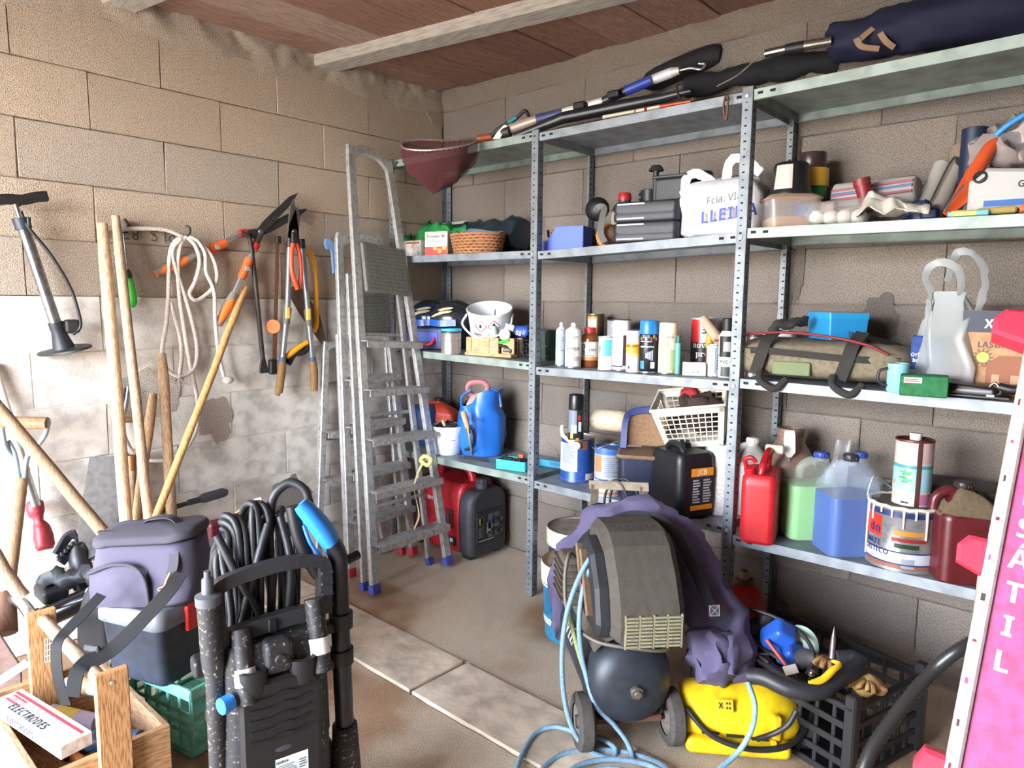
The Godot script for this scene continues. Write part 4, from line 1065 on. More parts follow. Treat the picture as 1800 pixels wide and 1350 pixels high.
func floor_left() -> void:
	var b: B
	# teal crate
	var yaw := 0.23
	var t := th("plastic_crate", "teal slotted plastic crate under the dark toolbox", "crate", V(0.835, 0, 1.835), yaw)
	var teal := mt("#7fd0bd", 0.5, 0, "dust", 2.0)
	var cw := 0.36; var cd := 0.27; var ch := 0.205
	for q in [[V(-cw / 2, 0.012, cd / 2), V(1, 0, 0), cw, 7], [V(cw / 2, 0.012, -cd / 2), V(-1, 0, 0), cw, 7], [V(cw / 2, 0.012, cd / 2), V(0, 0, -1), cd, 5], [V(-cw / 2, 0.012, -cd / 2), V(0, 0, 1), cd, 5]]:
		b = B.new(); lattice(b, q[0], q[1], V(0, 1, 0), q[2], ch - 0.03, q[3], 3, 0.013, 0.005)
		b.xf = Transform3D(Basis(q[1], V(0, 1, 0), q[1].cross(V(0, 1, 0))), q[0])
		b.box(V(q[2] / 2, ch - 0.025, 0.003), V(q[2] + 0.02, 0.035, 0.012), 0.003)
		b.box(V(q[2] / 2, ch * 0.5 - 0.012, 0.003), V(q[2], 0.02, 0.01), 0.003)
		b.box(V(q[2] / 2, 0.0, 0.0), V(q[2], 0.024, 0.01), 0.003)
		pt(t, "side_panel", b, teal)
	b = B.new(); b.box(V(0, 0.006, 0), V(cw - 0.01, 0.01, cd - 0.01), 0.002)
	pt(t, "base", b, teal)
	# toolbox with a grey lid
	t = th("toolbox", "dark blue toolbox with grey lid and red catches on the teal crate", "toolbox", V(0.825, 0.2145, 1.83), 0.36)
	b = B.new()
	b.loft([rr(0.205, 0.385, 0.02, 0.0), rr(0.215, 0.4, 0.022, 0.01), rr(0.235, 0.43, 0.025, 0.18)])
	pt(t, "tub", b, mt("#2c3442", 0.5, 0, "dust", 2.0))
	b = B.new()
	b.loft([rr(0.245, 0.44, 0.03, 0.175), rr(0.255, 0.45, 0.032, 0.18), rr(0.255, 0.45, 0.032, 0.205), rr(0.235, 0.43, 0.03, 0.225), rr(0.225, 0.42, 0.03, 0.228)])
	pt(t, "lid", b, mt("#6b6f76", 0.55, 0, "dust", 2.0))
	for z in [-0.12, 0.11]:
		b = B.new(); b.rbox(V(0.131, 0.185, z), V(0.014, 0.075, 0.05), 0.005, 2)
		pt(t, "catch", b, mt("#cc2b2b", 0.4))
	b = B.new(); b.box(V(0.03, 0.232, -0.13), V(0.16, 0.012, 0.14), 0.004)
	pt(t, "lid_tray", b, mt("#4a4d52", 0.6))
	b = B.new(); b.tube(sp([V(0.115, 0.23, -0.19), V(0.115, 0.262, -0.175), V(0.11, 0.268, -0.1), V(0.11, 0.262, -0.03), V(0.112, 0.23, -0.012)], 5), 0.011, 8)
	pt(t, "carry_handle", b, mt("#b8333a", 0.45))
	# cooler bag
	t = th("cooler_bag", "faded purple grey fabric cooler bag resting on the toolbox lid", "bag", V(0.865, 0.446, 1.94), 0.75)
	var fab := mt("#5a5668", 0.9, 0, "weave", 14.0, "soft", 0.5)
	var dark := mt("#4d4a54", 0.9, 0, "weave", 14.0)
	b = B.new()
	var rings := []
	for q in [[0.0, 0.86, 0.9], [0.015, 0.95, 0.97], [0.06, 1.0, 1.0], [0.11, 0.98, 0.96], [0.16, 0.95, 0.9], [0.185, 0.93, 0.86]]: rings.append(rr(0.295 * q[1], 0.2 * q[2], 0.055, q[0], 6))
	b.loft(rings); b.warp(func(p): return p + V(nz(p, 9.0), 0.0, nz(p + V(5, 0, 0), 9.0)) * 0.012)
	pt(t, "body", b, fab)
	b = B.new(); b.loft([rr(0.284, 0.182, 0.055, 0.178, 6), rr(0.292, 0.19, 0.058, 0.184, 6), rr(0.29, 0.188, 0.058, 0.196, 6), rr(0.275, 0.175, 0.055, 0.204, 6), rr(0.2, 0.11, 0.04, 0.214, 6), rr(0.1, 0.05, 0.02, 0.22, 6)])
	b.warp(func(p): return p + V(0, nz(p, 8.0) * 0.014 + 0.012 * p.x / 0.15, 0))
	pt(t, "lid", b, dark)
	b = B.new(); b.rbox(V(0, 0.205, 0.05), V(0.26, 0.01, 0.012), 0.004, 2)
	pt(t, "zip", b, mt("#2d2b30", 0.8))
	b = B.new(); b.grid(14, 10, func(u: float, v: float):   # front pocket bulging out
		var x: float = lerp(-0.13, 0.03, u); var y: float = lerp(0.0, 0.11 + 0.02 * sin(u * PI), v)
		return V(x, y + 0.004, 0.098 + 0.022 * sin(PI * clampf(v, 0.05, 0.95)) * (0.4 + 0.6 * sin(PI * clampf(u, 0.05, 0.95))) + nz(V(x, y, 0), 14.0) * 0.006), 0.006)
	pt(t, "pocket", b, fab)
	b = B.new(); b.tube(sp([V(-0.13, 0.105, 0.106), V(-0.06, 0.132, 0.112), V(0.0, 0.126, 0.112), V(0.028, 0.085, 0.112), V(0.032, 0.02, 0.106)], 6), 0.0055, 6)
	pt(t, "pocket_piping", b, dark)
	b = B.new(); b.sweep(sp([V(-0.03, 0.206, 0.0), V(-0.01, 0.228, 0.0), V(0.05, 0.236, 0.0), V(0.085, 0.214, 0.0)], 4), [Vector2(-0.016, -0.0015), Vector2(0.016, -0.0015), Vector2(0.016, 0.0015), Vector2(-0.016, 0.0015)], 1.0, false, true, false, V(0, 1, 0.05))
	pt(t, "lid_handle", b, dark)
	b = B.new(); b.sweep(sp([V(0.1, 0.16, 0.085), V(0.104, 0.13, 0.1), V(0.1, 0.105, 0.112)], 4), [Vector2(-0.013, -0.002), Vector2(0.013, -0.002), Vector2(0.013, 0.002), Vector2(-0.013, 0.002)], 1.0, false, true, false, V(0, 0.3, 1))
	pt(t, "strap_tab", b, dark)
	b = B.new(); b.tube(sp([V(0.1, 0.11, 0.112), V(0.092, 0.09, 0.12), V(0.088, 0.072, 0.124)], 4), 0.0045, 8); b.tube(sp([V(0.07, 0.068, 0.125), V(0.092, 0.076, 0.126), V(0.108, 0.066, 0.125), V(0.09, 0.06, 0.127)], 4, true), 0.003, 6, true)
	pt(t, "brass_clip", b, mt("#b08a5a", 0.4, 0.8))
	b = B.new()
	b.sweep(sp([V(1.119, 0.588, 1.968), V(1.129, 0.552, 2.006), V(1.113, 0.488, 2.070), V(1.093, 0.435, 2.124), V(1.087, 0.417, 2.159), V(1.080, 0.410, 2.193), V(1.088, 0.394, 2.216), V(1.096, 0.343, 2.230)], 6), [Vector2(-0.019, -0.0013), Vector2(0.019, -0.0013), Vector2(0.019, 0.0013), Vector2(-0.019, 0.0013)], 1.0, false, true, false, V(0.55, 0.45, 0.7))
	var inv := t.transform.affine_inverse(); b.put(inv, 0)
	pt(t, "shoulder_strap", b, mt("#0d0d0f", 0.9, 0, "weave", 16.0))
	b = B.new(); b.sweep(sp([V(0.966, 0.529, 2.114), V(0.982, 0.502, 2.158), V(0.995, 0.472, 2.205), V(1.013, 0.455, 2.233), V(1.026, 0.418, 2.241), V(1.036, 0.361, 2.241), V(1.032, 0.294, 2.228)], 6), [Vector2(-0.014, -0.0013), Vector2(0.014, -0.0013), Vector2(0.014, 0.0013), Vector2(-0.014, 0.0013)], 1.0, false, true, false, V(0.55, 0.35, 0.75)); b.put(inv, 0)
	pt(t, "shoulder_strap", b, mt("#0d0d0f", 0.8, 0, "weave", 16.0))
	b = B.new(); b.box(Vector3(), V(0.045, 0.016, 0.012), 0.003); b.put(inv * Transform3D(Basis(Vector3.UP, 0.5), V(1.058, 0.432, 2.170)), 0)
	pt(t, "strap_slider", b, mt("#3a3a3e", 0.5))
	# wooden tote
	t = th("wooden_tote", "open wooden tool tote with a round carrying bar, bottom of the heap", "tote", V(0.90, 0, 2.18))
	var ply := wood("#c39a6e", V(0, 0, 1)); var ply2 := wood("#b08d6c", V(1, 0, 0))
	for s in [-1.0, 1.0]:
		b = B.new(); b.box(V(s * 0.252, 0.105, 0), V(0.018, 0.2, 0.30), 0.002)
		pt(t, "end_board", b, ply)
		b = B.new(); b.box(V(0, 0.105, s * 0.142), V(0.486, 0.2, 0.016), 0.002)
		pt(t, "side_board", b, ply2)
		b = B.new(); b.box(V(s * 0.252 + 0.018, 0.222, -0.005 - 0.01 * s), V(0.018, 0.385, 0.075), 0.003)
		var post := pt(t, "handle_post", b, wood("#cf9c68"))
		b = B.new(); b.cyl(V(s * 0.252 + 0.0265, 0.385, -0.004 - 0.01 * s), V(s * 0.252 + 0.029, 0.385, -0.004 - 0.01 * s), 0.006, 10)
		pt(post, "screw", b, mt("#d8d4cc", 0.4, 0.7))
	b = B.new(); b.box(V(0, 0.01, 0), V(0.486, 0.012, 0.268), 0.001)
	pt(t, "base_board", b, ply2)
	b = B.new(); b.tube([V(-0.235, 0.385, 0), V(-0.1, 0.386, 0.001), V(0.08, 0.384, 0), V(0.26, 0.385, 0)], [0.0165, 0.0175, 0.017, 0.0165], 16)
	pt(t, "carrying_bar", b, wood("#a8967f", V(1, 0, 0)))
	# in the tote
	var cart := func(nm: String, label: String, a: Vector3, e: Vector3, r: float, col: String, band: String) -> void:
		var c := th(nm, label, "cartridge", (a + e) / 2, 0, "")
		var d := (e - a).normalized()
		pw(c, "tube", B.new().cyl(a, e, r, 18), mt(col, 0.45))
		pw(c, "label_band", B.new().tube([a.lerp(e, 0.15), a.lerp(e, 0.6)], r * 1.02, 18), mt(band, 0.5))
		pw(c, "nozzle", B.new().cyl(a, a - d * 0.035, r * 0.75, 12, r * 0.3), mt("#8d8384", 0.5))
	cart.call("sealant_cartridge", "pale blue sealant cartridge with a brown band lying in the tote", V(0.735, 0.2, 2.14), V(0.86, 0.205, 2.08), 0.024, "#a9c3d6", "#9b7a58")
	cart.call("sealant_cartridge", "lilac and yellow cartridge lying under the pale blue one", V(0.77, 0.15, 2.2), V(0.93, 0.155, 2.13), 0.023, "#a79fb8", "#d0b64a")
	cart.call("sealant_cartridge", "dark blue cartridge at the near end of the tote", V(0.99, 0.15, 2.17), V(1.1, 0.16, 2.085), 0.026, "#33506e", "#2c4258")
	t = th("tin_can", "small yellow tin with a red mark lying in the tote", "tin", V(0.74, 0.15, 2.255))
	pt(t, "body", B.new().cyl(V(-0.05, 0, 0.02), V(0.04, 0, -0.02), 0.03, 18), mt("#d9b233", 0.4))
	pt(t, "band", B.new().tube([V(-0.012, 0, 0.004), V(0.012, 0, -0.008)], 0.0308, 18), mt("#8c3527", 0.5))
	t = th("electrode_box", "long white carton of welding rods with a red stripe in the tote", "carton", V(0.94, 0.226, 2.265), 0.18)
	b = B.new(); b.box(Vector3(), V(0.36, 0.035, 0.075), 0.002)
	pt(t, "carton", b, mt("#e4e0da", 0.7, 0, "dust", 3.0))
	b = B.new()
	var m := flat(V(0, 0.0, 0.0375), V(1, 0, 0), V(0, 1, 0), 0.0006); var mtop := flat(V(0, 0.0178, 0), V(1, 0, 0), V(0, 0, -1), 0.0006)
	block(b, mtop, -0.17, 0.016, 0.17, 0.024, "#b53a4b"); block(b, mtop, -0.16, -0.012, -0.09, 0.012, "#c0434f")
	b.col = ink("#26324a"); b.text("ELECTRODES", 0.022, flat(V(-0.02, 0.0178, 0.018), V(1, 0, 0), V(0, 0, -1), 0.0009), "Droid Sans", 700)
	b.col = ink("#f2e9e6"); b.text("WELDING", 0.012, flat(V(-0.125, 0.0178, 0.0), V(1, 0, 0), V(0, 0, -1), 0.0012), "Droid Sans", 700)
	b.col = ink("#26324a"); b.text("ELECTRODES", 0.017, flat(V(-0.02, 0, 0.0375), V(1, 0, 0), V(0, 1, 0), 0.0009), "Droid Sans", 700)
	pt(t, "print", b, paint(0.6))
	t = th("hammer_head", "dark hand tool with orange grip among the tote's contents", "hand tool", V(1.03, 0.11, 2.2))
	pt(t, "grip", B.new().tube([V(-0.06, 0.0, 0), V(0.0, 0.01, 0.0), V(0.06, 0.0, 0.02)], [0.014, 0.017, 0.013], 10), mt("#b8622d", 0.6))
	pt(t, "head", B.new().rbox(V(-0.085, 0.01, -0.01), V(0.05, 0.04, 0.07), 0.01), mt("#3f464d", 0.5, 0.3))
	# black machine parts against the wall
	t = th("exhaust_pipe", "glossy black metal cylinder lying behind the wooden tote", "cylinder", V(0.423, 0.306, 2.042))
	pw(t, "body", B.new().cyl(V(0.345, 0.255, 2.120), V(0.428, 0.329, 1.953), 0.036, 24), mt("#16191d", 0.15, 0.3))
	pw(t, "mount", B.new().rbox(V(0.279, 0.318, 2.060), V(0.12, 0.05, 0.08), 0.015), mt("#222428", 0.5, 0, "dust", 8.0))
	pw(t, "collar", B.new().cyl(V(0.337, 0.249, 2.128), V(0.353, 0.260, 2.112), 0.041, 20), mt("#70757a", 0.3, 0.8))
	t = th("ratchet_tool", "black plastic machine with toothed jaws standing before the wall", "tool", V(0.268, 0.369, 1.968))
	b = B.new()
	for q in [[V(0.238, 0.429, 2.026), V(0.226, 0.478, 1.989), V(0.237, 0.489, 1.963)], [V(0.249, 0.400, 2.020), V(0.242, 0.433, 1.982), V(0.265, 0.442, 1.945)]]: b.sweep(sp(q, 4), [Vector2(-0.008, -0.014), Vector2(0.008, -0.014), Vector2(0.008, 0.014), Vector2(-0.008, 0.014)], 1.0, false, true, false)
	for k in 6: b.box(V(0.255, 0.423, 2.026).lerp(V(0.261, 0.472, 1.971), k / 5.0), V(0.012, 0.014, 0.012), 0.002)
	pw(t, "jaw", b, mt("#24282e", 0.5, 0, "dust", 9.0))
	pw(t, "body", B.new().tube(sp([V(0.240, 0.455, 1.966), V(0.254, 0.395, 1.963), V(0.290, 0.344, 1.965), V(0.311, 0.303, 1.981)], 4), [0.02, 0.028, 0.032, 0.034, 0.034, 0.034, 0.034, 0.036, 0.036, 0.036, 0.034, 0.03, 0.02], 12), mt("#1d2024", 0.45))
	pw(t, "arm", B.new().sweep([V(0.254, 0.395, 1.963), V(0.296, 0.443, 1.864)], [Vector2(-0.014, -0.01), Vector2(0.014, -0.01), Vector2(0.014, 0.01), Vector2(-0.014, 0.01)], 1.0, false, true, false), mt("#2b2f36", 0.5))
	b = B.new(); b.tube(sp([V(0.278, 0.361, 2.082), V(0.312, 0.380, 2.049), V(0.353, 0.370, 2.027), V(0.383, 0.385, 1.984), V(0.409, 0.367, 1.950)], 5), 0.028, 8)
	b.warp(func(p): return p + V(nz(p, 22), nz(p + V(9, 0, 0), 22), nz(p + V(0, 9, 0), 22)) * 0.022)
	pw(t, "rubber_sleeve", b, mt("#2f3338", 0.6, 0, "dust", 12.0))
	t = th("knee_pad", "black mottled knee pad with white edge wedged beside the toolbox", "pad", V(0.670, 0.351, 2.057))
	b = B.new(); b.xf = Transform3D(Basis(Vector3.UP, 0.7), V(0.705, 0.344, 2.053))
	b.loft([rr(0.09, 0.05, 0.02, -0.1), rr(0.11, 0.06, 0.025, -0.06), rr(0.1, 0.055, 0.02, 0.02), rr(0.06, 0.04, 0.018, 0.09), rr(0.03, 0.02, 0.008, 0.115)])
	pw(t, "pad", b, mt("#23252a", 0.7, 0, "splash", 3.0))
	b = B.new(); b.xf = Transform3D(Basis(Vector3.UP, 0.7), V(0.659, 0.390, 2.047)); b.rbox(Vector3(), V(0.035, 0.1, 0.03), 0.012)
	pw(t, "white_edge", b, mt("#d9d5cc", 0.7))
	t = th("wire_mesh", "scrap of grey welded mesh tucked behind the tote's far post", "mesh", V(0.739, 0.342, 2.186))
	b = B.new()
	for k in 5: b.cyl(V(0.741, 0.354, 2.195).lerp(V(0.761, 0.366, 2.175), k / 4.0), V(0.746, 0.291, 2.200).lerp(V(0.766, 0.299, 2.182), k / 4.0), 0.0018, 5); b.cyl(V(0.741, 0.354, 2.195).lerp(V(0.746, 0.291, 2.200), k / 4.0), V(0.761, 0.366, 2.175).lerp(V(0.766, 0.299, 2.182), k / 4.0), 0.0018, 5)
	pw(t, "wire", b, mt("#8b8a86", 0.5, 0.5)).set_meta("kind", "stuff")
	t = th("chrome_pipe", "bent chrome pipe end resting between the handle and the tote", "pipe", V(0.543, 0.384, 2.193))
	pw(t, "pipe", B.new().tube(sp([V(0.388, 0.375, 2.197), V(0.466, 0.371, 2.183), V(0.535, 0.349, 2.178), V(0.568, 0.316, 2.181)], 5), 0.017, 12), mt("#c4c8ca", 0.15, 0.95))
	t = th("steel_plate", "brown rusty steel plate standing at the picture's edge", "plate", V(0.568, 0.273, 2.255))
	b = B.new(); b.xf = Transform3D(Basis(Vector3.UP, 0.9), V(0.522, 0.274, 2.256)); b.prism([Vector2(-0.1, -0.30), Vector2(0.045, -0.30), Vector2(0.05, -0.06), Vector2(-0.02, 0.09), Vector2(-0.1, 0.12)], 0.008, 0.002)
	pw(t, "plate", b, mt("#6b554c", 0.8, 0.2, "blotch", 5.0))
	t = th("steel_rule", "bright steel flat bar lying across the far end of the tote", "bar", V(0.627, 0.231, 2.250))
	pw(t, "bar", B.new().sweep([V(0.586, 0.204, 2.277), V(0.618, 0.248, 2.214)], [Vector2(-0.012, -0.003), Vector2(0.012, -0.003), Vector2(0.012, 0.003), Vector2(-0.012, 0.003)], 1.0, false, true, false), mt("#bfc4c8", 0.25, 0.9))
	t = th("wood_block", "dark weathered wooden stump end beside the tote", "wood", V(0.380, 0.312, 2.214))
	pw(t, "block", B.new().tube([V(0.369, 0.383, 2.213), V(0.443, 0.283, 2.230)], 0.035, 9), wood("#7d5c4a"))
	# circular saw
	t = th("circular_saw", "dark red circular saw with black handle behind the pressure washer", "saw", V(0.555, 0.388, 1.572))
	var maroon := mt("#5a1f28", 0.4, 0, "dust", 4.0)
	pw(t, "grip", B.new().tube(sp([V(0.511, 0.505, 1.593), V(0.535, 0.481, 1.576), V(0.598, 0.476, 1.547), V(0.647, 0.480, 1.516)], 4), 0.018, 10), mt("#2a2024", 0.5))
	pw(t, "front_post", B.new().rbox(V(0.515, 0.464, 1.597), V(0.05, 0.1, 0.06), 0.015), maroon)
	pw(t, "rear_post", B.new().rbox(V(0.643, 0.441, 1.526), V(0.06, 0.09, 0.07), 0.015), mt("#22242a", 0.45))
	b = B.new(); b.xf = Transform3D(B.facing(V(0.8, 0.25, 0.55).normalized()), V(0.588, 0.379, 1.584))
	b.lathe([Vector2(0, 0.0), Vector2(0.085, 0.0), Vector2(0.086, 0.003), Vector2(0, 0.004)], 30)
	pw(t, "blade_guard", b, mt("#8b8686", 0.45, 0.5))
	b = B.new(); b.xf = Transform3D(B.facing(V(0.8, 0.25, 0.55).normalized()), V(0.588, 0.379, 1.584)); b.lathe([Vector2(0.08, -0.012), Vector2(0.1, -0.012), Vector2(0.1, 0.012), Vector2(0.08, 0.012)], 30)
	pw(t, "guard_rim", b, mt("#2c2a2e", 0.5))
	pw(t, "motor", B.new().rbox(V(0.500, 0.356, 1.586), V(0.09, 0.09, 0.1), 0.03), maroon)
	pressure_washer()

func pressure_washer() -> void:
	var t := th("pressure_washer", "dirty black upright pressure washer with hose coil and blue trigger gun", "pressure washer", V(1.53, 0.01, 1.95), 1.33)
	var blk := mt("#17181c", 0.5, 0, "dust", 2.5)
	var muck := mt(Color(1, 1, 1), 0.6, 0, "splash", 4.5)
	var b := B.new()
	b.loft([rr(0.25, 0.2, 0.04, 0.06, 4), rr(0.245, 0.2, 0.05, 0.3, 4), rr(0.235, 0.19, 0.05, 0.42, 4), rr(0.235, 0.19, 0.05, 0.52, 4), rr(0.21, 0.15, 0.04, 0.56, 4)])
	pt(t, "shell", b, muck)
	b = B.new()
	b.prism([Vector2(-0.085, 0.08), Vector2(0.085, 0.08), Vector2(0.088, 0.46), Vector2(0.07, 0.49), Vector2(-0.07, 0.49), Vector2(-0.088, 0.46)], 0.03, 0.008)
	b.put(Transform3D(Basis(), V(0, 0, 0.1)), 0)
	pt(t, "front_panel", b, blk)
	for k in 5:
		b = B.new(); b.sweep(sp([V(-0.068, 0.357 + k * 0.024, 0.1155), V(-0.02, 0.354 + k * 0.024, 0.1165), V(0.01, 0.36 + k * 0.024, 0.1165), V(0.03, 0.356 + k * 0.024, 0.1165), V(0.068, 0.363 + k * 0.024, 0.1155)], 4), [Vector2(-0.0035, -0.002), Vector2(0.0035, -0.002), Vector2(0.0035, 0.002), Vector2(-0.0035, 0.002)], 1.0, false, true, false, V(0, 0, 1))
		pt(t, "vent_slot", b, mt("#07080a", 0.8))
	b = B.new(); b.box(V(0.018, 0.275, 0.1155), V(0.072, 0.056, 0.0012), 0.0004)
	var lab := pt(t, "rating_label", b, mt("#dfe4e6", 0.5), "white rating label")
	b = B.new(); var m := flat(V(0.018, 0.275, 0.1162), V(1, 0, 0), V(0, 1, 0), 0.0005)
	b.col = ink("#2a2d33"); b.text("Nilfisk", 0.0065, flat(V(-0.004, 0.294, 0.1162), V(1, 0, 0), V(0, 1, 0), 0.0006), "Droid Sans", 700)
	lines(b, m, -0.03, 0.012, 0.012, -0.022, "#8b9096", 7); lines(b, m, 0.015, 0.014, 0.033, -0.01, "#6b7076", 4)
	pt(lab, "label_print", b, paint(0.5))
	b = B.new(); b.col = ink("#5b6068"); b.ball(V(0.0, 0.325, 0.113), V(0.022, 0.007, 0.004), 8)
	pt(t, "badge", b, mt("#3d424a", 0.4))
	for x in [-0.055, 0.052]:   # nozzle holders
		b = B.new(); b.lathe([Vector2(0.026, 0.46), Vector2(0.03, 0.49), Vector2(0.03, 0.515), Vector2(0.022, 0.518), Vector2(0.019, 0.508), Vector2(0, 0.508)], 20, V(x, 0, 0.1), 1.0, 0.7)
		pt(t, "nozzle_holder", b, blk)
	b = B.new(); b.rbox(V(0, 0.53, 0.085), V(0.06, 0.07, 0.05), 0.012); b.cyl(V(0.0, 0.53, 0.108), V(0.0, 0.53, 0.118), 0.012, 12)
	pt(t, "outlet_boss", b, muck)
	for q in [[-0.068, 0.505, 0.545], [0.094, 0.53, 0.575]]:
		b = B.new(); b.cyl(V(q[0], q[1] - 0.06, 0.105), V(q[0], q[2] + 0.05, 0.055), 0.0215, 16)
		pt(t, "handle_post", b, muck)
		b = B.new(); b.tube([V(q[0], q[1] - 0.022, 0.093), V(q[0], q[1] + 0.012, 0.082)], 0.0235, 18)
		pt(t, "white_band", b, mt("#e6e6e4", 0.5), "white band")
	# handle frame
	b = B.new()
	b.sweep(sp([V(-0.105, 0.565, 0.04), V(-0.115, 0.66, 0.03), V(-0.1, 0.69, 0.028), V(-0.03, 0.705, 0.025), V(0.05, 0.71, 0.025), V(0.115, 0.7, 0.025), V(0.128, 0.675, 0.028), V(0.122, 0.58, 0.04)], 4), [Vector2(-0.014, -0.02), Vector2(0.014, -0.02), Vector2(0.014, 0.02), Vector2(-0.014, 0.02)], 1.0, false, true, false, V(0, 0.2, 1))
	b.sweep([V(-0.105, 0.572, 0.04), V(-0.03, 0.585, 0.042), V(0.05, 0.59, 0.042), V(0.122, 0.585, 0.04)], [Vector2(-0.017, -0.014), Vector2(0.017, -0.014), Vector2(0.017, 0.014), Vector2(-0.017, 0.014)], 1.0, false, true, false, V(0, 0.1, 1))
	for s in [-1.0, 1.0]:
		for k in 4: b.box(V(0.006 + s * 0.122, 0.6 + k * 0.026, 0.05), V(0.03, 0.009, 0.014), 0.003)
	pt(t, "handle_frame", b, mt("#2b2d31", 0.55, 0, "dust", 4.0))
	b = B.new(); b.box(V(0.0, 0.585, 0.058), V(0.02, 0.03, 0.008), 0.003)
	pt(t, "frame_latch", b, blk)
	# hose coil and power cord hung behind the handle
	var hose := mt("#26282c", 0.5, 0, "dust", 6.0)
	for k in 13:
		var x := -0.09 + k * 0.0145 + rnd(-0.006, 0.006)
		var top := 0.745 + 0.07 * sin((k + 0.5) / 13.0 * PI) + rnd(-0.02, 0.02)
		b = B.new(); b.tube(sp([V(x - 0.01, 0.46, -0.035), V(x, 0.6, -0.02 + rnd(-0.015, 0.015)), V(x + rnd(-0.02, 0.02), top - 0.03, -0.04), V(x + rnd(-0.02, 0.02), top, -0.075), V(x + rnd(-0.02, 0.02), top - 0.05, -0.11), V(x, 0.6, -0.125), V(x - 0.01, 0.46, -0.115)], 5), 0.0085, 8)
		pt(t, "hose_turn", b, hose)
	for q in [[V(-0.06, 0.56, -0.005), V(-0.01, 0.72, -0.01), V(0.02, 0.79, -0.03)], [V(0.0, 0.56, 0.0), V(-0.06, 0.7, -0.012), V(-0.09, 0.78, -0.04)], [V(0.05, 0.56, 0.0), V(0.06, 0.7, 0.0), V(0.05, 0.8, -0.04)]]:
		b = B.new(); b.tube(sp(q, 5), 0.01, 8); pt(t, "hose_turn", b, hose)
	b = B.new(); b.tube(sp([V(0.03, 0.76, -0.06), V(0.04, 0.84, -0.06), V(0.075, 0.875, -0.05), V(0.105, 0.86, -0.03), V(0.115, 0.82, -0.02)], 5), 0.011, 8)
	pt(t, "gun_hose", b, hose)
	# trigger gun: blue shell, black tube down the side
	b = B.new()
	b.sweep(sp([V(0.085, 0.835, 0.0), V(0.11, 0.80, 0.012), V(0.135, 0.76, 0.018), V(0.155, 0.72, 0.02)], 5), [Vector2(-0.02, -0.012), Vector2(-0.008, -0.02), Vector2(0.012, -0.018), Vector2(0.022, 0.0), Vector2(0.012, 0.018), Vector2(-0.008, 0.02), Vector2(-0.02, 0.012)], [0.8, 0.95, 1, 1.05, 1.05, 1.1, 1.1, 1.15, 1.15, 1.15, 1.15, 1.1, 1.1, 1.05, 1.0, 0.9])
	var gun := pt(t, "trigger_gun", b, mt("#2f86dd", 0.35), "bright blue gun shell")
	b = B.new(); b.tube(sp([V(0.07, 0.83, -0.01), V(0.08, 0.76, 0.0), V(0.1, 0.7, 0.01), V(0.12, 0.66, 0.015)], 5), 0.016, 8)
	pt(gun, "black_grip", b, blk)
	b = B.new(); b.tube(sp([V(0.09, 0.785, 0.008), V(0.1, 0.745, 0.024), V(0.122, 0.71, 0.026)], 5), 0.005, 6)
	pt(gun, "trigger", b, mt("#2a6fc0", 0.4))
	b = B.new(); b.tube(sp([V(0.15, 0.735, 0.02), V(0.165, 0.705, 0.02), V(0.168, 0.66, 0.02), V(0.166, 0.5, 0.03), V(0.17, 0.28, 0.035)], 6), 0.0225, 14)
	pt(t, "lance_tube", b, mt("#22242a", 0.3, 0, "dust", 5.0))
	b = B.new(); b.cyl(V(0.17, 0.68, 0.02), V(0.225, 0.685, 0.0), 0.0115, 12)
	pt(t, "side_handle", b, blk)
	for y in [0.545, 0.455]:
		b = B.new(); b.tube([V(0.167, y - 0.018, 0.03), V(0.167, y + 0.018, 0.03)], 0.029, 14); b.box(V(0.135, y - 0.01, 0.03), V(0.05, 0.03, 0.03), 0.006)
		pt(t, "lance_clamp", b, blk)
	b = B.new(); b.cyl(V(0.172, 0.15, 0.035), V(0.17, 0.28, 0.035), 0.036, 16, 0.03)
	pt(t, "lance_end", b, muck)
	# second lance on the other side
	b = B.new(); b.tube([V(-0.124, 0.24, 0.06), V(-0.124, 0.5, 0.06), V(-0.126, 0.53, 0.06), V(-0.13, 0.675, 0.055)], [0.0195, 0.0195, 0.024, 0.024], 14)
	pt(t, "spray_lance", b, muck)
	b = B.new(); b.lathe([Vector2(0.026, 0.665), Vector2(0.027, 0.685), Vector2(0.013, 0.69), Vector2(0.012, 0.72), Vector2(0.007, 0.725), Vector2(0.007, 0.738), Vector2(0, 0.738)], 16, V(-0.13, 0, 0.055))
	pt(t, "lance_nozzle", b, mt("#55565a", 0.5))
	b = B.new(); b.rbox(V(-0.13, 0.525, 0.035), V(0.07, 0.04, 0.05), 0.01); b.box(V(-0.12, 0.4, 0.03), V(0.04, 0.03, 0.03), 0.004)
	pt(t, "lance_bracket", b, blk)
	b = B.new(); b.cyl(V(-0.1, 0.46, 0.1), V(-0.125, 0.46, 0.11), 0.018, 14); pt(t, "blue_knob", b, mt("#2a7fd0", 0.4), "blue knob")
	b = B.new(); b.cyl(V(-0.07, 0.46, 0.09), V(-0.1, 0.46, 0.1), 0.015, 14); pt(t, "knob_collar", b, muck)
	b = B.new(); b.tube(sp([V(-0.12, 0.44, 0.07), V(-0.112, 0.4, 0.07), V(-0.118, 0.35, 0.06), V(-0.112, 0.3, 0.06)], 5), 0.003, 6); pt(t, "blue_cord", b, mt("#2b4ac0", 0.5))
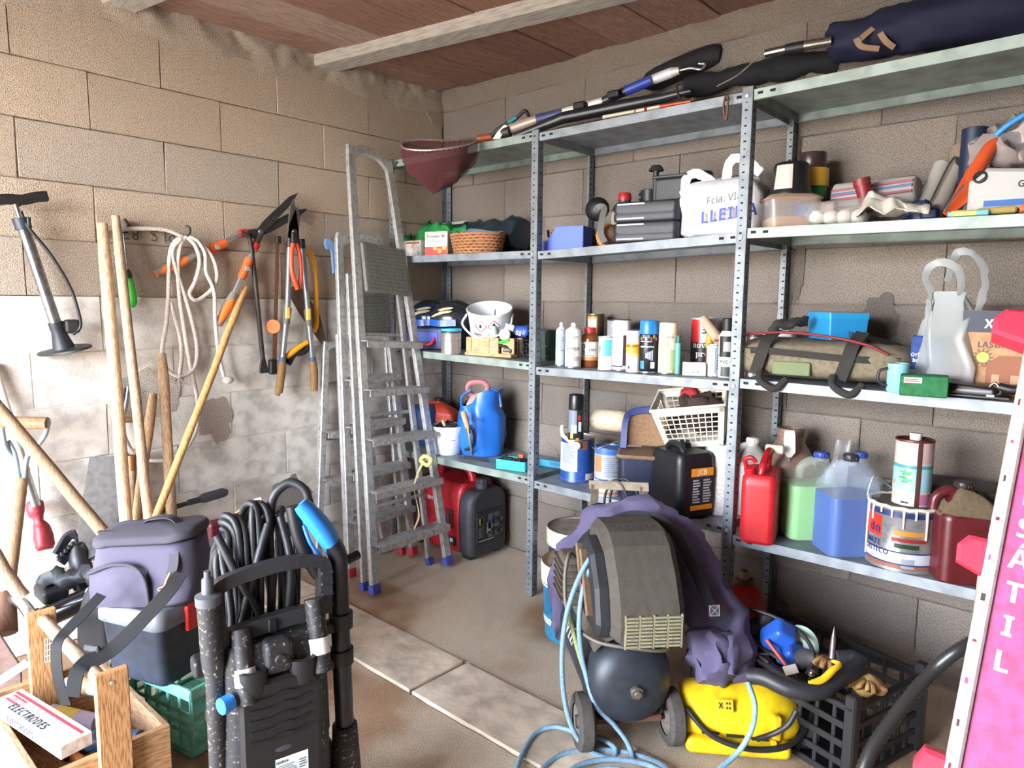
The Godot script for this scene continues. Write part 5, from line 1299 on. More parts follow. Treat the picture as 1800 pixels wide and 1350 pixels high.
	for s in [-1.0, 1.0]:
		b = B.new(); b.xf = Transform3D(Basis(V(0, 1, 0), V(1, 0, 0), V(0, 0, -1)), V(s * 0.145, 0.1, -0.06))
		b.lathe([Vector2(0, -0.022), Vector2(0.085, -0.025), Vector2(0.1, -0.015), Vector2(0.1, 0.015), Vector2(0.085, 0.025), Vector2(0, 0.022)], 26)
		pt(t, "wheel", b, blk)
	b = B.new(); b.rbox(V(0, 0.05, 0.06), V(0.26, 0.1, 0.14), 0.02); pt(t, "foot", b, blk)
	b = B.new(); b.cyl(V(0.13, 0.45, -0.02), V(0.135, 0.25, -0.02), 0.016, 10); pt(t, "foam_nozzle", b, blk)

# ---------------------------------------------------------------- machines and clutter on the floor in front of the shelves
func bucket(nm: String, label: String, at: Vector3, w: float, h: float, col: String, lid: String) -> Node3D:
	var t := th(nm, label, "bucket", at, 0, "white tubs with lids on the floor")
	var r := w / 2
	pt(t, "body", B.new().lathe([Vector2(0, 0), Vector2(r * 0.86, 0), Vector2(r * 0.87, 0.006), Vector2(r * 0.955, h * 0.8), Vector2(0, h * 0.8)], 36), mt(col, 0.45, 0, "dust", 2.0))
	pt(t, "collar", B.new().lathe([Vector2(r * 0.95, h * 0.76), Vector2(r, h * 0.76), Vector2(r * 1.01, h * 0.97), Vector2(r * 0.99, h), Vector2(r * 0.95, h)], 36), mt("#e4ded2", 0.5, 0, "dust", 2.0))
	pt(t, "lid", B.new().lathe([Vector2(0, h * 0.975), Vector2(r * 0.9, h * 0.975), Vector2(r * 0.93, h * 1.0), Vector2(r * 0.985, h * 1.0), Vector2(r * 0.99, h * 0.98)], 36), mt(lid, 0.8, 0, "dust", 1.2))
	return t

func compressor() -> Node3D:
	var o := V(1.97, 0, 1.06)
	var t := th("air_compressor", "dusty black air compressor with a vented cowl on two wheels", "compressor", o, 0.0)
	var ax := V(0.66, 0, -0.75).normalized()   # along the axle, to the picture's right
	var bk := V(-0.75, 0, -0.66).normalized()  # along the tank, away from the door
	t.basis = Basis(ax, V(0, 1, 0), -bk)       # local x along the axle, z towards the door
	var blk := mt("#33373c", 0.55, 0, "dust", 2.5)
	var dusty := mt("#6a6459", 0.85, 0, "dust", 2.5)
	# tank
	var b := B.new(); b.xf = Transform3D(Basis(V(1, 0, 0), V(0, 0, 1), V(0, -1, 0)), V(0, 0.205, -0.32))
	b.lathe([Vector2(0, -0.30), Vector2(0.06, -0.295), Vector2(0.105, -0.275), Vector2(0.13, -0.24), Vector2(0.134, -0.2), Vector2(0.134, 0.22), Vector2(0.136, 0.222), Vector2(0.136, 0.232), Vector2(0.134, 0.235), Vector2(0.13, 0.262), Vector2(0.112, 0.295), Vector2(0.075, 0.315), Vector2(0.03, 0.321), Vector2(0, 0.322)], 36)
	pt(t, "tank", b, mt("#2d343e", 0.45, 0.1, "dust", 2.0))
	b = B.new(); b.cyl(V(0.005, 0.205, 0), V(0.005, 0.205, 0.016), 0.02, 6); b.cyl(V(0.005, 0.205, 0.015), V(0.005, 0.205, 0.024), 0.011, 10)
	pt(t, "drain_plug", b, mt("#6f675c", 0.55, 0.6))
	# saddle plate over the tank
	b = B.new(); b.grid(10, 8, func(u: float, v: float):
		var a: float = lerp(-0.85, 0.85, u)
		return V(sin(a) * 0.15, 0.205 + cos(a) * 0.142 + 0.008, lerp(-0.05, -0.42, v)), 0.006)
	pt(t, "saddle", b, dusty)
	b = B.new(); b.box(V(0.01, 0.365, -0.075), V(0.12, 0.006, 0.008), 0.001); b.box(V(-0.04, 0.362, -0.077), V(0.01, 0.014, 0.008), 0.001); b.box(V(0.066, 0.36, -0.072), V(0.016, 0.024, 0.014), 0.003)
	pt(t, "rusty_bracket", b, mt("#8c6a4a", 0.8, 0.3, "blotch", 8.0))
	# cowl: rounded hood with a slotted grille on its face
	b = B.new()
	var prof := [Vector2(-0.30, 0.35), Vector2(-0.02, 0.345), Vector2(0.015, 0.36), Vector2(0.022, 0.41), Vector2(0.012, 0.46), Vector2(-0.03, 0.535), Vector2(-0.09, 0.605), Vector2(-0.14, 0.632), Vector2(-0.2, 0.64), Vector2(-0.29, 0.632), Vector2(-0.315, 0.6)]
	b.xf = Transform3D(Basis(V(0, 0, 1), V(0, 1, 0), V(-1, 0, 0)), V(0.035, 0, 0))
	b.prism(prof, 0.215, 0.022)
	pt(t, "cowl", b, mt("#4c4841", 0.8, 0, "dust", 2.2))
	b = B.new(); b.rbox(V(0.045, 0.392, -0.002), V(0.19, 0.105, 0.045), 0.02, 3)
	pt(t, "grille_frame", b, mt("#3c3d3e", 0.7, 0, "dust", 3.0))
	var slot_m := mt("#8f8d70", 0.8, 0, "dust", 5.0)
	b = B.new()
	for r in 9:
		for c in 4: b.rbox(V(-0.017 + c * 0.041, 0.35 + r * 0.0105, 0.0205), V(0.034, 0.0062, 0.009), 0.002, 2)
	for c in 5: b.box(V(-0.037 + c * 0.041, 0.392, 0.019), V(0.006, 0.1, 0.006), 0.001)
	pt(t, "vent_slat", b, slot_m).set_meta("kind", "stuff")
	b = B.new()
	for k in 7: b.box(V(-0.03 + k * 0.021, 0.632, -0.19), V(0.009, 0.012, 0.05), 0.002)
	pt(t, "top_vent", b, mt("#25262a", 0.7)).set_meta("kind", "stuff")
	b = B.new()   # dark fan housing on the flank with two pale bars
	b.xf = Transform3D(Basis(V(0, 0, 1), V(0, 1, 0), V(-1, 0, 0)), V(-0.088, 0, 0))
	b.prism([Vector2(-0.26, 0.355), Vector2(-0.03, 0.355), Vector2(-0.01, 0.4), Vector2(-0.04, 0.5), Vector2(-0.11, 0.58), Vector2(-0.2, 0.605), Vector2(-0.27, 0.55)], 0.05, 0.012)
	pt(t, "flank_cover", b, mt("#2b2e33", 0.5, 0, "dust", 3.0))
	for q in [[0.0, 0.0], [-0.055, 0.0]]:
		b = B.new(); b.sweep([V(-0.122, 0.57, -0.17 + q[0]), V(-0.122, 0.41, -0.06 + q[0])], [Vector2(-0.011, -0.006), Vector2(0.011, -0.006), Vector2(0.011, 0.006), Vector2(-0.011, 0.006)], 1.0, false, true, false)
		pt(t, "flank_bar", b, mt("#8a7158", 0.8, 0.2, "blotch", 8.0))
	# pump head and pipe
	b = B.new(); b.rbox(V(-0.11, 0.42, -0.33), V(0.1, 0.16, 0.12), 0.015)
	for k in 6: b.box(V(-0.11, 0.37 + k * 0.022, -0.33), V(0.125, 0.006, 0.14), 0.002)
	pt(t, "pump_head", b, mt("#6e6459", 0.7, 0.4, "blotch", 6.0))
	b = B.new(); b.tube(sp([V(-0.11, 0.49, -0.3), V(-0.15, 0.53, -0.24), V(-0.17, 0.46, -0.2), V(-0.165, 0.37, -0.15), V(-0.11, 0.335, -0.06), V(0.0, 0.325, -0.02), V(0.1, 0.31, -0.03), V(0.13, 0.32, -0.1)], 6), 0.006, 8)
	pt(t, "air_pipe", b, mt("#7a7468", 0.6, 0.5))
	# wheels
	for s in [-1.0, 1.0]:
		var c := V(s * 0.135, 0.083, -0.06)
		b = B.new(); b.xf = Transform3D(Basis(V(0, 1, 0), V(1, 0, 0), V(0, 0, -1)), c)
		b.lathe([Vector2(0.052, -0.022), Vector2(0.072, -0.024), Vector2(0.082, -0.016), Vector2(0.083, 0.0), Vector2(0.082, 0.016), Vector2(0.072, 0.024), Vector2(0.052, 0.022)], 28)
		var w := pt(t, "wheel", b, mt("#4a4744", 0.9, 0, "dust", 5.0))
		b = B.new(); b.xf = Transform3D(Basis(V(0, 1, 0), V(1, 0, 0), V(0, 0, -1)), c)
		b.lathe([Vector2(0.052, -0.018), Vector2(0.045, -0.008), Vector2(0.02, -0.01), Vector2(0.018, -0.022), Vector2(0, -0.022)], 20); b.lathe([Vector2(0, 0.022), Vector2(0.018, 0.022), Vector2(0.02, 0.01), Vector2(0.045, 0.008), Vector2(0.052, 0.018)], 20)
		pt(w, "hub", b, mt("#6b655d", 0.8))
	b = B.new(); b.cyl(V(-0.15, 0.083, -0.06), V(0.15, 0.083, -0.06), 0.008); b.box(V(0, 0.09, -0.1), V(0.2, 0.02, 0.12), 0.003)
	pt(t, "axle", b, mt("#6a4a38", 0.8, 0.3))
	b = B.new(); b.box(V(0, 0.04, -0.56), V(0.06, 0.08, 0.05), 0.006)
	pt(t, "rear_foot", b, mt("#3a3a3a", 0.8))
	# tall flat-iron push handle at the far end
	var iron := mt("#857a69", 0.7, 0.4, "blotch", 5.0)
	var inv := t.transform.affine_inverse()
	var h0 := inv * V(1.549, 0.664, 0.678); var h1 := inv * V(1.732, 0.684, 0.646)
	var low := V(0, 0.42, 0.06)
	for q in [h0, h1]:
		b = B.new(); b.sweep([q, q - low], [Vector2(-0.014, -0.004), Vector2(0.014, -0.004), Vector2(0.014, 0.004), Vector2(-0.014, 0.004)], 1.0, false, true, false, V(0, 0.1, 1))
		pt(t, "handle_upright", b, iron)
	b = B.new(); b.sweep([h0 + (h0 - h1) * 0.12, h1 + (h1 - h0) * 0.1], [Vector2(-0.015, -0.005), Vector2(0.015, -0.005), Vector2(0.015, 0.005), Vector2(-0.015, 0.005)], 1.0, false, true, false, V(0, 0.1, 1))
	pt(t, "handle_bar", b, iron)
	b = B.new(); b.col = ink("#c9c3b6")
	b.xf = Transform3D(); b.text("VIL", 0.05, func(x: float, y: float):
		var a: float = -1.25 + y / 0.135
		return [V(sin(a) * 0.1358, 0.205 + cos(a) * 0.1358, -0.3 + x), V(sin(a), cos(a), 0)], "Droid Serif", 700)
	pt(t, "tank_lettering", b, paint(0.6), "pale lettering on the tank")
	return t

func floor_right() -> void:
	var t := bucket("paint_tub", "white tub with a blue label standing by the shelf post", V(1.384, 0.000, 0.550), 0.285, 0.302, "#2e86b4", "#c3b39a")
	var b := B.new()
	var rad := 0.138
	var mp := func(x: float, y: float):
		var a: float = 0.35 + x / rad
		var q: float = 0.1245 + 0.0165 * (y / 0.242) + 0.0012
		return [V(sin(a) * q, y, cos(a) * q), V(sin(a), 0, cos(a))]
	block(b, mp, -0.2, 0.062, 0.2, 0.09, "#b9d2dd", 16)
	block(b, mp, -0.2, 0.216, 0.2, 0.224, "#dfe6e6", 16)
	lines(b, mp, -0.12, 0.2, 0.05, 0.1, "#1d6c98", 7, 10)
	pt(t, "label", b, paint(0.5))
	t = bucket("paint_tub", "white tub with dusty lid behind the blue-labelled one", V(1.149, 0.000, 0.215), 0.300, 0.308, "#3a3f52", "#a3998d")
	compressor()
	# overalls hung over the compressor
	var cloth := mt("#625b78", 0.95, 0, "weave", 14.0, "soft", 0.6)
	t = th("work_jacket", "faded purple work jacket with a black harness thrown over the compressor", "jacket", V(2.109, 0.300, 1.274))
	b = B.new()
	var path := sp([V(1.552, 0.139, 0.811), V(1.526, 0.264, 0.843), V(1.548, 0.421, 0.825), V(1.616, 0.547, 0.772), V(1.725, 0.597, 0.693), V(1.844, 0.544, 0.648), V(1.951, 0.447, 0.676), V(2.036, 0.335, 0.725), V(2.092, 0.262, 0.755), V(2.108, 0.200, 0.790)], 7)
	var radii := []
	for i in path.size():
		var f := float(i) / (path.size() - 1)
		radii.append(lerp(0.055, 0.105, smoothstep(0.2, 0.75, f)) * (1.0 + 0.25 * smoothstep(0.75, 0.92, f)) * (0.55 if i == 0 or i == path.size() - 1 else 1.0))
	var sect := []
	for j in 20: sect.append(Vector2(cos(TAU * j / 20) * 0.85, sin(TAU * j / 20) * 0.45) * (1.0 + 0.12 * sin(j * 2.9)))
	b.sweep(path, sect, radii, false, true, true, V(0.62, 0.3, 0.72))
	b.warp(func(p): return p + V(nz(p, 7.0), nz(p + V(4, 0, 0), 7.0), nz(p + V(0, 4, 0), 7.0)) * 0.035 + V(nz(p, 21.0), 0, nz(p + V(0, 7, 0), 21.0)) * 0.01)
	pw(t, "body", b, cloth)
	b = B.new()   # the sleeve end and hood that bag out beside the tank
	b.ball(V(2.077, 0.232, 0.786), V(0.085, 0.1, 0.08), 16)
	b.warp(func(p): return p + V(nz(p, 9.0), nz(p + V(4, 0, 0), 9.0), nz(p + V(0, 4, 0), 9.0)) * 0.04 + V(nz(p, 25.0), nz(p + V(3, 3, 0), 25.0), 0) * 0.012)
	pw(t, "hood", b, cloth)
	b = B.new()
	b.sweep(sp([V(1.595, 0.441, 0.888), V(1.661, 0.551, 0.852), V(1.770, 0.621, 0.784), V(1.893, 0.606, 0.757), V(1.984, 0.524, 0.783), V(2.051, 0.440, 0.803), V(2.099, 0.368, 0.812)], 6), [Vector2(-0.016, -0.0015), Vector2(0.016, -0.0015), Vector2(0.016, 0.0015), Vector2(-0.016, 0.0015)], 1.0, false, true, false, V(0.62, 0.3, 0.72))
	pw(t, "harness_strap", b, mt("#1f1e24", 0.85, 0, "weave", 16.0))
	b = B.new(); b.xf = Transform3D(Basis(V(0.67, 0.02, -0.74), V(-0.15, 0.97, -0.11), V(0.62, 0.18, 0.75)).orthonormalized(), V(2.101, 0.416, 0.843))
	b.rbox(Vector3(), V(0.036, 0.036, 0.004), 0.004, 2)
	var patch := pw(t, "strap_patch", b, mt("#3a3942", 0.8))
	b = B.new(); b.xf = Transform3D(Basis(V(0.67, 0.02, -0.74), V(-0.15, 0.97, -0.11), V(0.62, 0.18, 0.75)).orthonormalized(), V(2.103, 0.418, 0.846))
	for q in [[-1, -1, 1, -1], [1, -1, 1, 1], [1, 1, -1, 1], [-1, 1, -1, -1], [-1, -1, 1, 1], [-1, 1, 1, -1]]: b.cyl(V(q[0], q[1], 0) * 0.0145, V(q[2], q[3], 0) * 0.0145, 0.0008, 4)
	var stc := pw(patch, "stitching", b, mt("#a5a3a8", 0.8)); stc.mesh = b.mesh(t.position); stc.set_meta("kind", "stuff")
	# cables looped over the compressor handle
	t = th("power_cable", "thin black power cable looped over the compressor's flat iron handle", "cable", V(1.630, 0.634, 0.637))
	for q in [[V(1.595, 0.542, 0.683), V(1.590, 0.633, 0.673), V(1.618, 0.687, 0.666), V(1.652, 0.680, 0.663), V(1.680, 0.628, 0.660), V(1.694, 0.588, 0.654)], [V(1.608, 0.562, 0.667), V(1.605, 0.643, 0.658), V(1.638, 0.695, 0.647), V(1.681, 0.681, 0.638), V(1.709, 0.628, 0.635), V(1.717, 0.598, 0.632)]]:
		b = B.new(); b.tube(sp(q, 6), 0.0048, 7); pw(t, "loop", b, mt("#1b1b1e", 0.4))
	# red gas cylinder
	t = th("gas_bottle", "red steel pressure bottle with a brass collar behind the shelf post", "gas bottle", V(1.949, 0.000, 0.277))
	pt(t, "body", B.new().lathe([Vector2(0, 0), Vector2(0.07, 0.0), Vector2(0.083, 0.02), Vector2(0.083, 0.2), Vector2(0.078, 0.24), Vector2(0.06, 0.27), Vector2(0.03, 0.287), Vector2(0.022, 0.29), Vector2(0, 0.29)], 28), mt("#b01820", 0.35, 0, "dust", 2.0))
	pt(t, "collar", B.new().lathe([Vector2(0.03, 0.286), Vector2(0.033, 0.29), Vector2(0.033, 0.305), Vector2(0.02, 0.308), Vector2(0.014, 0.335), Vector2(0, 0.338)], 18), mt("#7d6a55", 0.45, 0.7))
	# small yellow pressure washer
	t = th("pressure_washer", "small yellow pressure washer lying on the floor beside the compressor", "pressure washer", V(2.155, 0.004, 0.76), 0.62)
	var yel := mt("#e8c81e", 0.4, 0, "dust", 2.0)
	b = B.new()
	var rings := []
	for q in [[-0.18, 0.8, 0.1], [-0.165, 0.95, 0.135], [-0.08, 1.0, 0.155], [0.05, 1.0, 0.165], [0.11, 0.96, 0.15], [0.145, 0.85, 0.12], [0.16, 0.65, 0.09]]:
		var ring := []
		for j in 20:
			var a := TAU * j / 20
			var cy := sin(a)
			ring.append(V(q[0], 0.09 + (cy if cy < 0 else cy * 0.9) * q[2] * 0.62 * (1.0 if cy > 0 else 0.85), cos(a) * 0.105 * q[1] * (1.0 - 0.25 * max(0.0, cy))))
		rings.append(ring)
	b.loft(rings); pt(t, "shell", b, yel)
	b = B.new(); b.rbox(V(-0.02, 0.03, 0.085), V(0.3, 0.05, 0.07), 0.02); pt(t, "skirt", b, yel)
	b = B.new(); b.rbox(V(0.085, 0.1, 0.1), V(0.028, 0.075, 0.03), 0.01); b.cyl(V(0.075, 0.062, 0.112), V(0.075, 0.062, 0.122), 0.009, 10); pt(t, "latch", b, yel)
	for k in 3:
		b = B.new(); b.rbox(V(-0.1 + k * 0.07, 0.07 - 0.004 * k, 0.103), V(0.05, 0.006, 0.012), 0.002, 2); pt(t, "slot", b, mt("#1a1a16", 0.8))
	b = B.new(); b.xf = Transform3D(Basis(V(1, 0, 0), V(0, 0.86, -0.5), V(0, 0.5, 0.86)), V(-0.06, 0.146, 0.086))
	b.box(Vector3(), V(0.05, 0.034, 0.003), 0.0008); pt(t, "badge", b, mt("#caa91c", 0.5))
	b = B.new(); b.col = ink("#26231a")
	var fm := flat(V(-0.06, 0.146, 0.086) + V(0, 0.5, 0.86) * 0.002, V(1, 0, 0), V(0, 0.86, -0.5), 0.0008)
	b.text("X", 0.016, func(x: float, y: float): return fm.call(x - 0.011, y), "Droid Sans", 700)
	for q in [[0.004, 0.004], [0.012, 0.004], [0.004, -0.009], [0.012, -0.009]]: block(b, fm, q[0], q[1], q[0] + 0.005, q[1] + 0.006, "#26231a")
	pt(t, "mark", b, paint(0.5))
	b = B.new(); b.tube(sp([V(-0.17, 0.13, 0.085), V(-0.1, 0.072, 0.118), V(0.0, 0.05, 0.135), V(0.1, 0.056, 0.125), V(0.17, 0.075, 0.075), V(0.21, 0.12, 0.03)], 6), 0.0085, 8); pt(t, "cord", b, mt("#1d1d1d", 0.5))
	b = B.new(); b.cyl(V(0.165, 0.055, 0.03), V(0.215, 0.055, 0.03), 0.05, 20); b.cyl(V(0.15, 0.085, -0.03), V(0.24, 0.075, -0.03), 0.026, 14); pt(t, "pump_end", b, mt("#1f1f20", 0.6))
	tool_crate()
	air_hose()
	workbench()
	t = th("vacuum_hose", "black ribbed vacuum hose rising in front of the dark crate", "hose", V(2.580, 0.250, 0.859))
	path = sp([V(2.560, 0.129, 1.018), V(2.565, 0.231, 0.970), V(2.603, 0.324, 0.868), V(2.652, 0.407, 0.770), V(2.703, 0.474, 0.741), V(2.770, 0.515, 0.647), V(2.861, 0.543, 0.534)], 18)
	radii = []
	for i in path.size(): radii.append(0.0175 if i % 2 == 0 else 0.0155)
	pw(t, "ribbed_tube", B.new().tube(path, radii, 14), mt("#2b2a28", 0.35))

func tool_crate() -> void:
	var o := V(2.491, 0.000, 0.777)
	var ex := V(0.28, 0, -0.96).normalized()       # short side
	var ez := V(-0.96, 0, -0.28).normalized()      # long side
	var t := th("fruit_crate", "black plastic fruit crate with slatted sides full of power tools", "crate", V(2.475, 0, 0.77))
	t.basis = Basis(-ez, V(0, 1, 0), -ex)          # local x along the long side (towards the near corner), z to the door
	var m := mt("#1b1b1d", 0.45)
	var L := 0.48; var D := 0.34; var H := 0.25
	var b := B.new()
	for q in [[V(-L, 0, 0), V(1, 0, 0), L, 9], [V(0, 0, -D), V(-1, 0, 0), L, 9], [V(0, 0, 0), V(0, 0, -1), D, 6], [V(-L, 0, -D), V(0, 0, 1), D, 6]]:
		b = B.new()
		var n: Vector3 = q[1].cross(V(0, 1, 0))
		b.xf = Transform3D(Basis(q[1], V(0, 1, 0), n), q[0])
		for y in [0.01, 0.06, 0.115, 0.17, 0.225]: b.box(V(q[2] / 2, y, 0), V(q[2], 0.02, 0.009), 0.002)
		for k in q[3] + 1: b.box(V(q[2] * k / q[3], 0.118, -0.003), V(0.012, 0.225, 0.006), 0.0015)
		b.box(V(q[2] / 2, 0.234, 0.006), V(q[2] + 0.02, 0.012, 0.022), 0.003)
		pt(t, "side_panel", b, m)
	for q in [V(0, 0, 0), V(-L, 0, 0), V(0, 0, -D), V(-L, 0, -D)]:
		b = B.new(); b.box(q + V(0, 0.135, 0), V(0.034, 0.27, 0.034), 0.005); pt(t, "corner_post", b, m)
	b = B.new(); b.box(V(-L / 2, 0.006, -D / 2), V(L - 0.02, 0.01, D - 0.02), 0.001); pt(t, "base", b, m)
	# what is in it
	var blk := mt("#232326", 0.5)
	t = th("angle_grinder", "black angle grinder with a yellow paddle grip on top of the crate", "grinder", V(2.393, 0.284, 0.752))
	b = B.new(); b.tube(sp([V(2.218, 0.259, 0.845), V(2.262, 0.269, 0.845), V(2.331, 0.260, 0.838), V(2.393, 0.261, 0.795), V(2.428, 0.285, 0.720), V(2.448, 0.293, 0.646), V(2.429, 0.300, 0.622), V(2.392, 0.295, 0.643)], 6), 0.024, 10)
	pw(t, "body", b, blk)
	b = B.new(); b.tube(sp([V(2.376, 0.295, 0.832), V(2.401, 0.300, 0.803), V(2.417, 0.319, 0.765), V(2.423, 0.325, 0.732), V(2.400, 0.324, 0.725)], 5), [0.004, 0.006, 0.008, 0.0095, 0.01, 0.01, 0.01, 0.01, 0.01, 0.01, 0.0095, 0.009, 0.008, 0.008, 0.008, 0.007, 0.007, 0.006, 0.006, 0.005, 0.003], 8)
	pw(t, "paddle", b, mt("#e3b322", 0.45), "yellow paddle switch")
	t = th("battery_tool", "bright blue power tool lying among the cables in the crate", "power tool", V(2.227, 0.282, 0.630))
	b = B.new(); b.xf = Transform3D(Basis.from_euler(V(0.5, 0.4, -0.6)), V(2.216, 0.302, 0.637)); b.rbox(Vector3(), V(0.075, 0.1, 0.07), 0.018); pw(t, "head", b, mt("#2455b0", 0.4))
	b = B.new(); b.xf = Transform3D(Basis.from_euler(V(0.5, 0.4, -0.6)), V(2.257, 0.262, 0.647)); b.rbox(Vector3(), V(0.06, 0.07, 0.06), 0.014); pw(t, "battery", b, mt("#1f4a9c", 0.45))
	t = th("cutting_disc", "pale green grinding disc standing beside the blue tool", "disc", V(2.281, 0.288, 0.622))
	b = B.new(); b.xf = Transform3D(B.facing(V(0.5, 0.5, 0.7).normalized()), V(2.274, 0.287, 0.614)); b.lathe([Vector2(0.01, 0), Vector2(0.055, 0), Vector2(0.056, 0.002), Vector2(0.01, 0.004)], 24); pw(t, "disc", b, mt("#a9c7b4", 0.6))
	t = th("chisel", "pointed steel chisel sticking straight up from the crate", "chisel", V(2.375, 0.298, 0.630))
	pw(t, "blade", B.new().tube([V(2.374, 0.285, 0.633), V(2.370, 0.335, 0.616), V(2.366, 0.369, 0.600)], [0.009, 0.008, 0.001], 8), mt("#7d706c", 0.4, 0.7))
	t = th("work_gloves", "pair of dusty tan leather work gloves in the crate", "gloves", V(2.465, 0.235, 0.627))
	for q in [[V(2.476, 0.246, 0.643), 0.05], [V(2.351, 0.258, 0.618), 0.032]]:
		b = B.new(); b.ball(q[0], V(q[1], q[1] * 0.6, q[1] * 0.8), 10)
		for k in 4: b.tube([q[0] + V(-0.02 + k * 0.013, 0.02, 0.02), q[0] + V(-0.03 + k * 0.02, 0.012, 0.055)], 0.0085, 7)
		b.warp(func(p): return p + V(nz(p, 20.0), nz(p + V(4, 0, 0), 20.0), nz(p, 23.0)) * 0.012)
		pw(t, "glove", b, mt("#a57f4b", 0.9, 0, "blotch", 8.0))
	t = th("pliers", "red-handled long pliers lying under the blue tool", "pliers", V(2.234, 0.271, 0.693))
	pw(t, "handle", B.new().tube([V(2.202, 0.304, 0.690), V(2.269, 0.253, 0.705)], 0.006, 8), mt("#a33a2c", 0.5))
	pw(t, "jaw", B.new().tube([V(2.269, 0.253, 0.705), V(2.308, 0.222, 0.702)], [0.008, 0.003], 6), mt("#85807a", 0.4, 0.8))
	t = th("paper_label", "small cream card tag among the tools in the crate", "tag", V(2.290, 0.256, 0.726))
	b = B.new(); b.xf = Transform3D(Basis.from_euler(V(-0.7, 0.6, 0.3)), V(2.290, 0.256, 0.726)); b.box(Vector3(), V(0.04, 0.026, 0.003), 0.001); pw(t, "tag", b, mt("#c9bfae", 0.7))
	t = th("chrome_socket", "small chromed socket catching the light in the crate", "socket", V(2.355, 0.276, 0.746))
	b = B.new(); b.ball(V(2.354, 0.275, 0.741), V(0.01, 0.012, 0.01), 8); pw(t, "socket", b, mt("#c9c9cb", 0.1, 1.0))
	t = th("dark_power_tool", "grey drill body with chuck beside the cream tag", "drill", V(2.307, 0.257, 0.657))
	b = B.new(); b.tube(sp([V(2.285, 0.257, 0.677), V(2.306, 0.269, 0.656), V(2.334, 0.271, 0.644)], 4), [0.02, 0.026, 0.028, 0.03, 0.03, 0.028, 0.026, 0.022, 0.012], 12); pw(t, "body", b, mt("#4b4a4c", 0.5, 0.2))
	t = th("pry_rods", "bundle of thin steel rods slanting down into the crate", "rods", V(2.150, 0.257, 0.636))
	for q in [[V(2.051, 0.279, 0.586), V(2.259, 0.223, 0.705)], [V(2.059, 0.286, 0.578), V(2.181, 0.241, 0.664)], [V(2.094, 0.246, 0.634), V(2.218, 0.246, 0.712)], [V(2.100, 0.255, 0.627), V(2.245, 0.255, 0.686)]]:
		b = B.new(); b.cyl(q[0], q[1], 0.005, 7); pw(t, "rod", b, mt("#5f5a55", 0.4, 0.7))
	t = th("black_cable", "black cable arching over the crate from the compressor side", "cable", V(2.170, 0.337, 0.605))
	b = B.new(); b.tube(sp([V(2.043, 0.337, 0.651), V(2.099, 0.346, 0.614), V(2.169, 0.346, 0.604), V(2.249, 0.329, 0.603), V(2.304, 0.307, 0.625), V(2.331, 0.276, 0.660), V(2.326, 0.244, 0.696)], 6), 0.0065, 8); pw(t, "strand", b, blk)
	b = B.new(); b.tube(sp([V(2.128, 0.244, 0.711), V(2.188, 0.251, 0.683), V(2.259, 0.265, 0.644), V(2.310, 0.281, 0.623)], 6), 0.005, 7); pw(t, "strand", b, blk)
	b = B.new(); b.tube(sp([V(2.342, 0.189, 0.812), V(2.327, 0.149, 0.832), V(2.293, 0.113, 0.841), V(2.255, 0.090, 0.865)], 6), 0.008, 8); pw(t, "strand", b, blk)
	t = th("rubber_grip_tool", "dark ridged hand tool lying among the rods", "hand tool", V(2.116, 0.251, 0.599))
	b = B.new(); b.tube(sp([V(2.081, 0.278, 0.600), V(2.112, 0.265, 0.600), V(2.141, 0.292, 0.584), V(2.148, 0.328, 0.572)], 5), 0.02, 9); b.warp(func(p): return p + V(nz(p, 26), nz(p + V(6, 0, 0), 26), 0) * 0.014); pw(t, "body", b, mt("#2f2c2a", 0.6))

